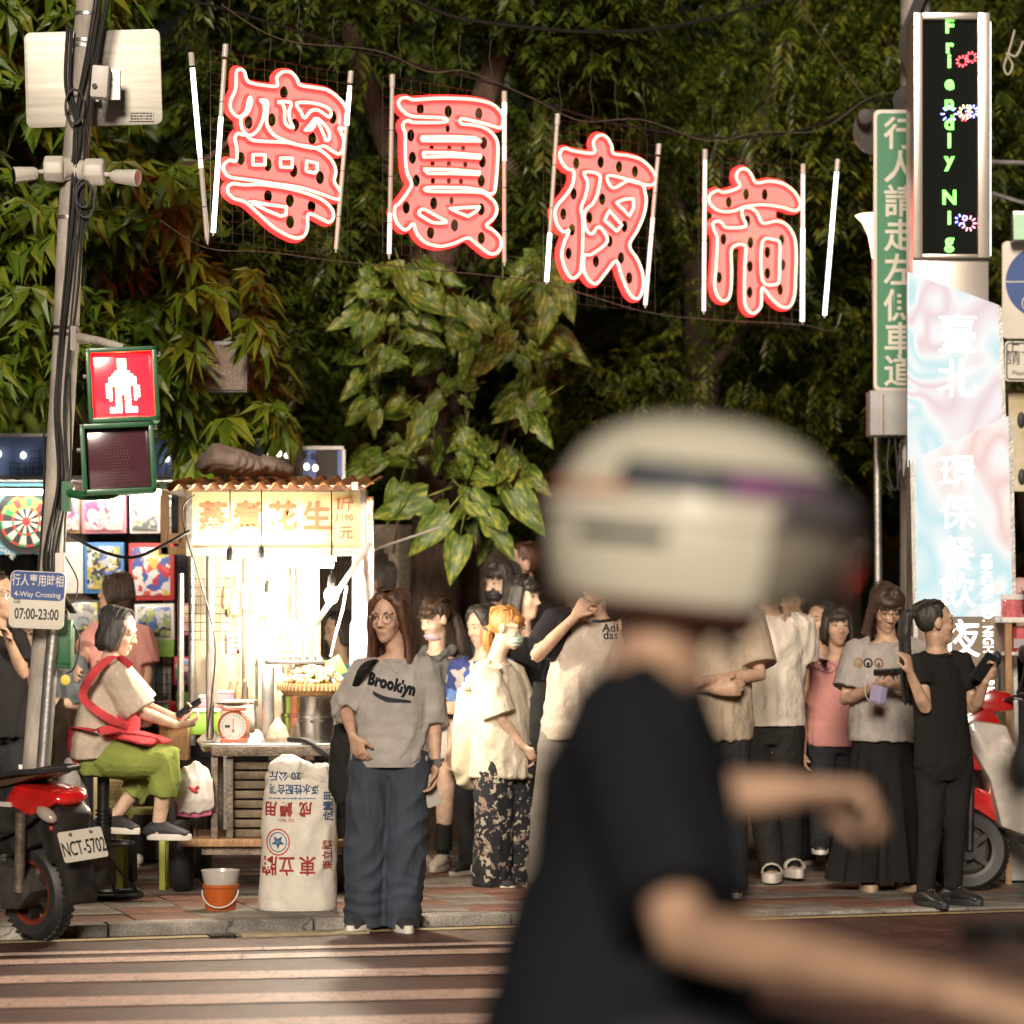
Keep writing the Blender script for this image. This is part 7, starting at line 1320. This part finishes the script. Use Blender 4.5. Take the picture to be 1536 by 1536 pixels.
# 4 man in raglan T-shirt raising his fist
RAG = cloth('raglan_body', (.52, .44, .37)); 
p = person('man in white T-shirt with black raglan sleeves raising his fist to his chin', 16.3, (893, 868), yaw=6, hyaw=-12, skn=1, gz=.02, vox=.0075, J=dict(neck=(893, 925, .02), shL=(835, 940, 0), shR=(950, 942, .04), elL=(803, 985, -.12), wrL=(862, 925, -.20), elR=(968, 1020, .05), wrR=(955, 1085, -.05), anL=(815, 1322, 0), hipL=(842, 1100, 0), hipR=(905, 1100, 0), pel=(874, 1090, 0), knL=(825, 1215, -.03), anR=(895, 1318, 0)), hands=dict(L=dict(d=(.55, -.1, .8), n=(.5, .7, -.3), c=1.1)),
    hair=dict(style='short', m=HB), top=dict(m=RAG, length=.06, ease=.045, sleeve=.78, sw=.10, se=.085, m_sl=cloth('black_sleeve', (.020, .018, .022)), amp=.013, seed=14, name='tshirt', m_col=BLK), bottom=dict(m=cloth('grey_trousers', (.20, .18, .16)), rad=(.108, .09, .078), hem=.03, amp=.013, seed=15), shoes=dict(m=SOLE, sole=SOLE), build=1.12)
t = text('Adi\ndas', .062, W(918, 948, 16.0), U, VV, NAVY, p.root, .003, 'chest_print', bold=.001, line=.62); wrap(t, [p.top], (0, 1, 0)); b = MB(); b.box(W(918, 963, 15.9), (.07, .001, .003)); wrap(b.build('print_rule', NAVY, p.root), [p.top], (0, 1, 0))
bag('shoulder_bag', 'dark shoulder bag at the side of the man in raglan T-shirt', W(812, 1070, 16.42), (.13, .12, .34), BGC, 'bag', strap=[[W(815, 1020, 16.38), W(828, 975, 16.25), W(842, 930, 16.12), W(860, 915, 16.25)]], seed=5, thick=.014)
# 5 to 9 people behind him
def headshot(lb, px, py, Y, yaw, hair, topm, skn=0, pitch=0, face=1, H=None, sleeve=.8, bm=None, **k):
    p = person(lb, Y, (px, py), yaw=yaw * .6, hyaw=yaw, pitch=pitch, skn=skn, face=face, H=H, vox=.011, gz=k.pop('gz', None), J=k.pop('J', None), hands=k.pop('hands', None), hair=dict(nst=90, **hair), top=dict(m=topm, length=.08, ease=.03, sleeve=sleeve, vox=.013, collar=False), bottom=dict(m=bm or cloth('dark_trousers', (.025, .025, .03)), rad=(.1, .08, .065), vox=.013), shoes=dict(m=BLK, sole=SOLE), **k); return p
BLT = cloth('black_tshirt', (.018, .017, .018)); BLUT = motley('blue_print_cloth', [(.05, .10, .35), (.45, .45, .5), (.12, .25, .55), (.5, .45, .45), (.03, .05, .2)], 12, 9, .85); PNKT = cloth('dusty_pink_cotton', (.52, .24, .22))
headshot('dark haired girl with blue anime print jacket looking down past the orange haired girl', 722, 938, 17.35, -50, dict(style='long', m=HB, L=.12), BLUT, pitch=12)
headshot('person with black fringe and pale cheeks in black top behind the raglan T-shirt man', 786, 895, 17.5, 55, dict(style='bob', m=HB, bangs=True), BLT)
p = headshot('person with black hair and black mask behind the girl with orange hair', 752, 875, 18.7, -48, dict(style='long', m=HB, L=.15, bangs=True), BLT, skn=0); face_mask(p, BLK)
headshot('tall person with swept back brown bun at the fence', 782, 846, 19.4, -75, dict(style='bun', m=HBR), BLT, skn=1)
headshot('person half hidden by the pink banner, only an ear and cheek in view', 563, 874, 19.2, -80, dict(style='short', m=HB), cloth('rust_shirt', (.30, .10, .06)), skn=1)
p = headshot('person in sky blue shirt with black rucksack behind the peanut stall', 507, 945, 18.4, -60, dict(style='bob', m=HB), cloth('sky_blue_shirt', (.16, .42, .62)), pitch=10)
bag('rucksack', 'black rucksack on the person in sky blue shirt', W(532, 1000, 18.55), (.22, .2, .42), BGC, 'rucksack', seed=6, amp=.01)
# 10 man with crossed arms
p = person('man in beige T-shirt standing with folded arms behind the scooter rider', 16.55, (1068, 868), yaw=-6, hyaw=0, skn=1, gz=.012, J=dict(neck=(1066, 918, .02), shL=(1010, 935, 0), shR=(1122, 935, .02), elL=(998, 1020, -.08), wrL=(1075, 1035, -.24), elR=(1140, 1012, -.08), wrR=(1050, 1022, -.27), pel=(1065, 1085, 0)), hands=dict(L=dict(d=(1, -.1, .1), n=(0, 1, 0), c=.5), R=dict(d=(-1, -.1, 0), n=(0, 1, 0), c=.5)),
    hair=dict(style='short', m=HB), top=dict(m=cloth('beige_cotton', (.46, .37, .28)), length=.08, ease=.05, sleeve=.85, sw=.10, se=.10, amp=.013, seed=21, name='tshirt'), bottom=dict(m=cloth('charcoal_trousers', (.030, .032, .038)), rad=(.11, .095, .085), seed=22), shoes=dict(m=BLK, sole=SOLE), build=1.15)
# 11 man in white T-shirt with slides
WT = cloth('white_jersey', (.60, .53, .46), var=.05)
p = person('man in white T-shirt with small three-leaf emblem and pale slides', 17.4, (1158, 868), yaw=-14, hyaw=-20, skn=2, gz=.012, J=dict(neck=(1152, 920, .02), shL=(1108, 940, .0), shR=(1200, 940, .04), elR=(1204, 1030, .06), wrR=(1178, 1098, 0), anL=(1158, 1295, -.05), anR=(1185, 1288, .15), pel=(1152, 1080, 0)),
    hair=dict(style='short', m=HB), top=dict(m=WT, length=.03, ease=.035, sleeve=.6, sw=.085, se=.085, amp=.013, seed=24, name='tshirt'), bottom=dict(m=cloth('black_joggers', (.022, .02, .02)), rad=(.1, .08, .062), hem=.05, seed=25), shoes=dict(m=SOLE, sole=mat('pale_foam', (.55, .5, .45), .7), kind='sandal', th=.045), build=1.05, ft=dict(L=-5, R=10))
b = MB(); c = W(1156, 974, 17.0)
for a, l in ((-.7, .034), (0, .042), (.7, .034)): b.prism([(0, 0), (.009, l * .5), (0, l), (-.009, l * .5)], c - Z * .018, V((math.cos(a), 0, -math.sin(a))), V((math.sin(a), 0, math.cos(a))), .002, OUT)
for i in range(3): b.box(c - Z * (.012 + .005 * i), (.05, .002, .0022))
wrap(b.build('chest_emblem', NAVY, p.root), [p.top], (0, 1, 0)); t = text('adidas', .02, c - Z * .034, U, VV, NAVY, p.root, .001, 'chest_print'); wrap(t, [p.top], (0, 1, 0))
headshot('man with dark hair looking left behind the white T-shirt man', 1192, 898, 19.4, -60, dict(style='short', m=HB), BLT, skn=2)
headshot('dark haired child between the white T-shirt man and the pink shirt', 1230, 930, 18.6, -40, dict(style='short', m=HB), cloth('pale_shirt', (.5, .42, .36)), skn=1)
p = headshot('child in dusty pink T-shirt with black sandals', 1256, 938, 17.9, 8, dict(style='bob', m=HB, bangs=True), PNKT, skn=1, gz=.012, J=dict(anL=(1230, 1258, 0), anR=(1268, 1258, .1), pel=(1255, 1100, 0))); b = MB(); c = W(1250, 1003, 17.5)
for i in range(3): b.tube([c + V((.05 * math.cos(a) - .03 * i, 0, .03 * math.sin(a) + .012 * i)) for a in [2 * math.pi * j / 20 for j in range(20)]], .003, 4, closed=True)
wrap(b.build('chest_print', mat('plum_print', (.18, .07, .1), .8, var=0), p.root), [p.top], (0, 1, 0))
# 12 woman in grey T-shirt and long black skirt with phone
p = person('woman in grey T-shirt and long black skirt looking down at her phone', 16.9, (1330, 912), yaw=8, hyaw=10, pitch=22, skn=1, gz=.012, vox=.0075, J=dict(neck=(1330, 962, .04), shL=(1288, 978, .03), shR=(1375, 978, .03), elL=(1268, 1050, -.03), wrL=(1312, 1030, -.26), elR=(1392, 1052, -.03), wrR=(1352, 1032, -.26), pel=(1328, 1112, 0)), hands=dict(L=dict(d=(.8, -.6, .25), n=(.3, .2, .9), c=.7), R=dict(d=(-.8, -.6, .2), n=(-.3, .2, .9), c=.7)),
    hair=dict(style='long', m=HDB, L=.06, bangs=True, face_open=55), top=dict(m=cloth('heather_grey_jersey', (.36, .33, .31)), length=.0, ease=.045, sleeve=.78, sw=.09, se=.095, amp=.013, seed=31, name='tshirt', vox=.009), bottom=dict(m=cloth('black_pleats', (.014, .013, .013)), kind='skirt', hem=.06, flare=.16, waist=.1, nf=15), shoes=dict(m=mat('beige_strap', (.5, .4, .32), .7), sole=mat('tan_sole', (.42, .3, .2), .7), kind='sandal', th=.04))
glasses(p, GLM, .024)
for i, x in enumerate((1301, 1316, 1332)):
    b = MB(); b.tube([W(x, 996, 16.4) + V((.021 * math.cos(a), 0, .023 * math.sin(a))) for a in [2 * math.pi * j / 16 for j in range(16)]], .0045, 5, closed=True); b.ell(W(x, 998, 16.4), (.008, .001, .011)); wrap(b.build('chest_roundel', (mat('ochre_print', (.35, .2, .05), .8, var=0), NAVY, mat('brown_print', (.2, .09, .05), .8, var=0))[i], p.root), [p.top], (0, 1, 0))
phone(W(1332, 1008, 16.52), (1, -.1, .05), (0, .45, 1), 'dark phone held flat in both hands by the woman in long black skirt')
msk = thing('face_mask', W(1316, 1040, 16.5), 'folded lilac face mask dangling from the wrist of the woman in long black skirt', 'face mask'); b = MB(); sheet(b, lambda a, c_: W(1304 + 24 * a + 4 * c_, 1052 - 26 * c_ + 6 * a, 16.52 + .01 * math.sin(a * 8)), 8, 6); o = b.build('mask_cloth', mat('lilac_cloth', (.30, .26, .42), .85, var=.05), msk, fix=False); sm = o.modifiers.new('s', 'SOLIDIFY'); sm.thickness = .004; MB().tube(catmull([tuple(W(x, y, 16.5)) for x, y in ((1306, 1030), (1300, 1010), (1298, 1040), (1304, 1052))], 4, False), .002, 4).build('ear_loop', SOLE, msk)
# 13 woman in black with ponytail
p = person('woman in black with long ponytail looking away to the right', 15.95, (1404, 932), yaw=28, hyaw=98, pitch=-4, skn=1, gz=.0, vox=.0075, J=dict(neck=(1404, 978, .02), shL=(1378, 995, -.02), shR=(1440, 994, .05), elL=(1388, 1062, -.14), wrL=(1366, 1012, -.22), elR=(1462, 1064, .06), wrR=(1478, 1020, -.08), pel=(1416, 1135, 0), hipL=(1398, 1142, 0), hipR=(1436, 1142, .02), knL=(1396, 1240, -.03), knR=(1432, 1240, .02), anL=(1388, 1336, -.02), anR=(1430, 1332, .06)), hands=dict(L=dict(d=(-.2, -.2, 1), n=(-.7, .4, 0), c=.6), R=dict(d=(.3, -.2, 1), n=(-.3, -.5, .2), c=.9)), ft=dict(L=30, R=48),
    hair=dict(style='pony', m=HB, tail=[(0, -.10, .05), (0, -.15, .05), (0, -.17, -.05), (.03, -.165, -.18), (.06, -.16, -.34), (.07, -.15, -.42)], nst=200), top=dict(m=cloth('black_jersey', (.014, .013, .013)), length=.06, ease=.012, sleeve=.55, sw=.072, se=.076, amp=.006, seed=41, name='tshirt', vox=.009), bottom=dict(m=cloth('black_leggings', (.016, .015, .016)), rad=(.093, .064, .050), hem=.08, amp=.005, seed=42), shoes=dict(m=mat('black_leather_shoe', (.02, .02, .02), .4), sole=BLK, th=.035))
phone(W(1476, 1000, 15.82), (.55, -.1, .8), (.4, -1, -.2), 'phone held up in the right hand of the woman in black')
# 14 man with pink cap
p = headshot('man in pink cap at the right edge behind the trolley', 1527, 902, 17.9, -78, dict(style='short', m=HB), BLT, skn=2, gz=.012); CAP = cloth('pink_cap_cloth', (.55, .33, .32)); ca = thing('baseball_cap', p.hp(0, 0, .05), 'faded pink baseball cap with a line of dark print', 'cap')
b = MB(); b.ell(p.hp(0, -.012, .055), (.086, .104, .082), p.hm, 20, 12); b.build('crown', CAP, ca); MB().loft([(p.hp(0, .06, .05), .072, .008), (p.hp(0, .12, .045), .07, .008), (p.hp(0, .175, .03), .045, .007)], side=p.hm @ V((1, 0, 0)), n=16).build('brim', mat('cap_brim', (.50, .14, .13), .8), ca)
t = fineprint(W(1533, 897, 17.5), V((1, 0, -.22)), V((.22, 0, 1)), .10, .034, 2, NAVY, ca, 8, 'cap_print'); wrap(t, [o for o in ca.children if o.name.startswith('crown')], (0, 1, 0), .002)
# 15 seated vendor
LIN = cloth('oatmeal_cotton', (.50, .42, .34)); APR = cloth('coral_apron', (.55, .06, .07)); OLV = cloth('olive_trousers', (.24, .29, .07))
p = person('seated stall vendor in red apron and olive trousers using her phone', 15.9, (180, 946), yaw=72, hyaw=78, pitch=16, skn=0, gz=.055, H=1.56, vox=.0065, seat=True, J=dict(neck=(168, 990, 0), shL=(172, 1010, -.15), shR=(172, 1006, .14), elL=(212, 1068, -.16), wrL=(266, 1088, -.08), elR=(215, 1060, .16), wrR=(262, 1076, .06), pel=(150, 1128, 0), hipL=(158, 1134, -.085), hipR=(158, 1134, .085), knL=(252, 1142, -.10), anL=(238, 1236, -.08), knR=(228, 1150, .12), anR=(172, 1226, .10)), hands=dict(L=dict(d=(1, .1, .15), n=(.1, .5, .9), c=.7), R=dict(d=(.9, -.2, .3), n=(.0, -.6, .7), c=.7)), ft=dict(L=78, R=52),
    hair=dict(style='bob', m=HGR, face_open=58, nst=220, seed=5), top=dict(m=LIN, length=.03, ease=.05, sleeve=.98, sw=.095, se=.10, amp=.011, seed=51, name='tshirt', vox=.0085, belly=.02), bottom=dict(m=OLV, rad=(.122, .098, .074), length=.55, amp=.013, seed=52, vox=.0085), shoes=dict(m=mat('black_slip_on', (.03, .03, .035), .6), sole=SOLE, th=.035))
glasses(p, GLM, .023)
fw = p.fw; k = p.k; b = MB(); o_ = fw * .085 * k
b.loft([(p.pel + o_ + Z * .06, .15 * k, .125 * k), (p.sp(.3) + o_, .15 * k, .115 * k), (p.sp(.5) + o_, .14 * k, .105 * k), (p.sp(.72) + o_, .11 * k, .085 * k)], side=p.lat, n=22, cap='round'); remesh(b, 'apron_bib', APR, p.root, .009, 3, wrinkle(.004, 9, 4, 81))
b = MB(); b.loft([(p.pel + fw * .10 + Z * .09, .17 * k, .03), (p.pel + fw * .20 + Z * .085, .20 * k, .028), (p.pel + fw * .32 + Z * .055, .205 * k, .022)], side=p.lat, n=18, cap='round'); remesh(b, 'apron_lap', APR, p.root, .009, 3, wrinkle(.004, 9, 9, 82))
def strp(pts, w=.022): MB().loft([(q_, w, .005) for q_ in catmull([tuple(x) for x in pts], 4, False)], side=Z.cross(V((0, 1, 0))), n=8, cap='flat').build('apron_strap', APR, p.root)
strp([W(196, 1000, 15.70), W(172, 985, 15.66), W(140, 1010, 15.62), W(124, 1042, 15.64), W(140, 1062, 15.60), W(168, 1080, 15.58), W(192, 1092, 15.60)]); strp([W(188, 1090, 15.62), W(150, 1096, 15.62), W(120, 1092, 15.70), W(108, 1092, 15.85)]); strp([W(108, 1090, 15.80), W(106, 1120, 15.78), W(118, 1148, 15.80)], .02)
phone(W(283, 1062, 15.92), (.85, 0, .55), (-.5, -.35, .8), 'phone held in both hands by the seated vendor', m=BLK)
# 16 woman in pink shirt with back to us at the toy wall
p = person('short haired woman in pink shirt sorting toys with her back turned', 17.9, (172, 895), yaw=-140, hyaw=-112, pitch=14, skn=1, gz=.05, J=dict(neck=(178, 938, 0), shL=(208, 955, .02), shR=(148, 955, .0), elR=(128, 985, -.12), wrR=(118, 1000, -.3), elL=(220, 1012, 0), wrL=(212, 1055, -.1)), hair=dict(style='short', m=HDB, nst=200), top=dict(m=cloth('salmon_cotton', (.58, .28, .24)), length=.08, ease=.045, sleeve=.75, sw=.09, se=.09, seed=61, name='tshirt'), bottom=dict(m=cloth('dark_trousers', (.025, .025, .03)), rad=(.1, .08, .065)), shoes=dict(m=SOLE, sole=SOLE), face=1)
# 17, 18 shoppers at the far left
p = person('shopper in black at the left edge raising one hand to her mouth', 16.9, (-2, 893), yaw=40, hyaw=62, skn=1, gz=.055, vox=.009, J=dict(shL=(-40, 962, -.1), shR=(24, 960, .1), elR=(34, 1010, .0), wrR=(14, 962, -.15)), hair=dict(style='short', m=HDB), top=dict(m=BLT, length=.1, sleeve=.75, amp=.013), bottom=dict(m=cloth('dark_trousers', (.025, .025, .03))), shoes=dict(m=BLK, sole=SOLE)); glasses(p, GLM, .023)
p = person('shopper in slate T-shirt behind the utility pole holding a pink snack', 17.6, (48, 948), yaw=-12, hyaw=-14, pitch=8, skn=0, gz=.055, H=1.55, vox=.009, J=dict(shL=(26, 1000, 0), shR=(108, 998, 0), elL=(14, 1060, -.06), wrL=(28, 1035, -.25), elR=(118, 1058, .0), wrR=(66, 1050, -.22)), hair=dict(style='short', m=HB), top=dict(m=cloth('slate_cotton', (.12, .14, .15)), length=.1, ease=.05, sleeve=.95, sw=.1, se=.1), bottom=dict(m=cloth('dark_trousers', (.025, .025, .03))), shoes=dict(m=BLK, sole=SOLE))
o = MB().ell(W(98, 1020, 17.25), (.028, .004, .03)).build('shirt_badge', YCARD, p.root)
sn = thing('wrapped_snack', W(33, 1030, 17.25), 'pink wrapped snack in the hand of the shopper behind the pole', 'snack'); b = MB(); b.loft([(W(34, 1034, 17.3), .03, .03), (W(33, 1020, 17.28), .045, .04), (W(34, 1005, 17.28), .05, .03)], n=12); remesh(b, 'wrapper', PCARD, sn, .008, 1, wrinkle(.01, 25, 20, 2))
# ------------------------------------------------------------------ scooter rider passing close to the camera
DTEE = cloth('midnight_tshirt', (.012, .014, .018)); RY = 3.85
rs_ = scooter((.33, RY, 0), 0, 'dark scooter ridden past close to the camera, below the picture', SBLK, SBLK, SBLK)
p = person('scooter rider in midnight T-shirt and cream helmet riding to the right', RY, (1055, 800), yaw=88, hyaw=84, pitch=6, skn=1, gz=0.0, H=1.68, vox=.009, seat=True, J=dict(neck=(985, 1000, 0), shL=(948, 1100, -.16), shR=(975, 1085, .18), elL=(1025, 1405, -.34), wrL=(1440, 1490, -.70), elR=(1030, 1195, .22), wrR=(1190, 1188, .16), pel=(880, 1600, 0), hipL=(890, 1620, -.09), hipR=(890, 1620, .09), knL=(1330, 1640, -.16), knR=(1330, 1640, .16), anL=V((.62, RY - .13, .42)), anR=V((.62, RY + .13, .42))), hands=dict(L=dict(d=(1, .0, -.25), n=(0, .3, -.9), c=.9), R=dict(d=(1, -.1, -.05), n=(0, -.4, -.9), c=.8)),
    hair=None, top=dict(m=DTEE, length=.06, ease=.03, sleeve=.86, sw=.085, se=.08, amp=.012, seed=71, name='tshirt', collar=False, belly=.03), bottom=dict(m=cloth('charcoal_trousers', (.030, .032, .038)), rad=(.11, .09, .07)), shoes=dict(m=BLK, sole=SOLE), build=1.0)
HEL = mat('cream_helmet_shell', (.60, .58, .48), .45, var=.06, scale=5, coat=.1); hl = thing('riding_helmet', p.hp(0, 0, 0), 'cream riding helmet with dark and orange stripes and a clear visor', 'helmet'); hp, hm = p.hp, p.hm; b = MB()
PRF = [(.140, .02), (.137, .28), (.128, .50), (.112, .69), (.088, .84), (.057, .94), (.02, 1.0), (-.025, 1.0), (-.062, .965), (-.09, .90), (-.10, .86)]; n = 36; vs = []
def hrad(z):
    for (z0, k0), (z1, k1) in zip(PRF, PRF[1:]):
        if z1 <= z <= z0: return k0 + (k1 - k0) * (z0 - z) / (z0 - z1)
    return .86
for z, kk in PRF:
    for j in range(n):
        c_ = 2 * math.pi * j / n; fwd = math.cos(c_)
        zz_ = z + (.055 * max(0, fwd - .35) if z < -.05 else 0); vs.append(hp(math.sin(c_) * .140 * kk, fwd * (.182 if fwd > 0 else .178) * kk - .01, zz_))
m_ = len(PRF) - 1; fs = [(i * n + j, i * n + (j + 1) % n, (i + 1) * n + (j + 1) % n, (i + 1) * n + j) for i in range(m_) for j in range(n)]; fs.append(tuple(range(n)))
b.add(vs, fs); o = b.build('shell', HEL, hl); sm = o.modifiers.new('s', 'SOLIDIFY'); sm.thickness = .02
def hband(nm, z0, z1, m, k_=1.02, c0=0, c1=360, n=40):
    b = MB()
    def fn(a, t):
        c_ = R(c0 + (c1 - c0) * a); z = z0 + (z1 - z0) * t; s_ = hrad(z); return hp(math.sin(c_) * .141 * s_ * k_, math.cos(c_) * .182 * s_ * k_ - .01, z)
    sheet(b, fn, n, 3); o = b.build(nm, m, hl, fix=False); sm = o.modifiers.new('s', 'SOLIDIFY'); sm.thickness = .004
hband('dark_stripe', .040, .078, mat('helmet_navy', (.05, .06, .07), .4, var=.3, scale=12), 1.02, 238, 400); hband('violet_decal', .046, .07, mat('helmet_violet', (.30, .12, .28), .4, var=.4, scale=20), 1.03, 285, 330); hband('orange_stripe', .036, .044, mat('helmet_orange', (.50, .16, .06), .4, var=.2), 1.025, 175, 245); hband('pale_stripe', .010, .024, mat('helmet_white', (.7, .66, .58), .3, var=.05), 1.025, 170, 380); hband('dark_vent', -.02, -.004, MATS['helmet_navy'], 1.03, 225, 262); hband('rim_trim', -.10, -.088, mat('helmet_trim', (.14, .05, .035), .6), 1.02, 60, 300)
hband('peak', .02, .06, mat('helmet_peak', (.10, .09, .10), .4, var=.2), 1.12, -60, 60); hband('visor', -.075, .022, mat('visor_film', (.55, .48, .42), .08, var=0, trans=.85, alpha=.35, coat=.5), 1.10, -62, 62); MB().tube([hp(-.12, .02, -.07), hp(-.07, .04, -.125), hp(0, .05, -.14), hp(.07, .04, -.125), hp(.12, .02, -.07)], .008, 6).build('chin_strap', BLK, hl)

for nm in ('dark_denim', 'grey_marl_sweat', 'ivory_cotton', 'raglan_body', 'oatmeal_cotton', 'heather_grey_jersey', 'olive_trousers', 'coral_apron', 'white_jersey', 'beige_cotton'): speckle(MATS[nm], 9, .12)
speckle(MATS['dark_denim'], 6, .22)
for m_ in SK: speckle(m_, 22, .16)
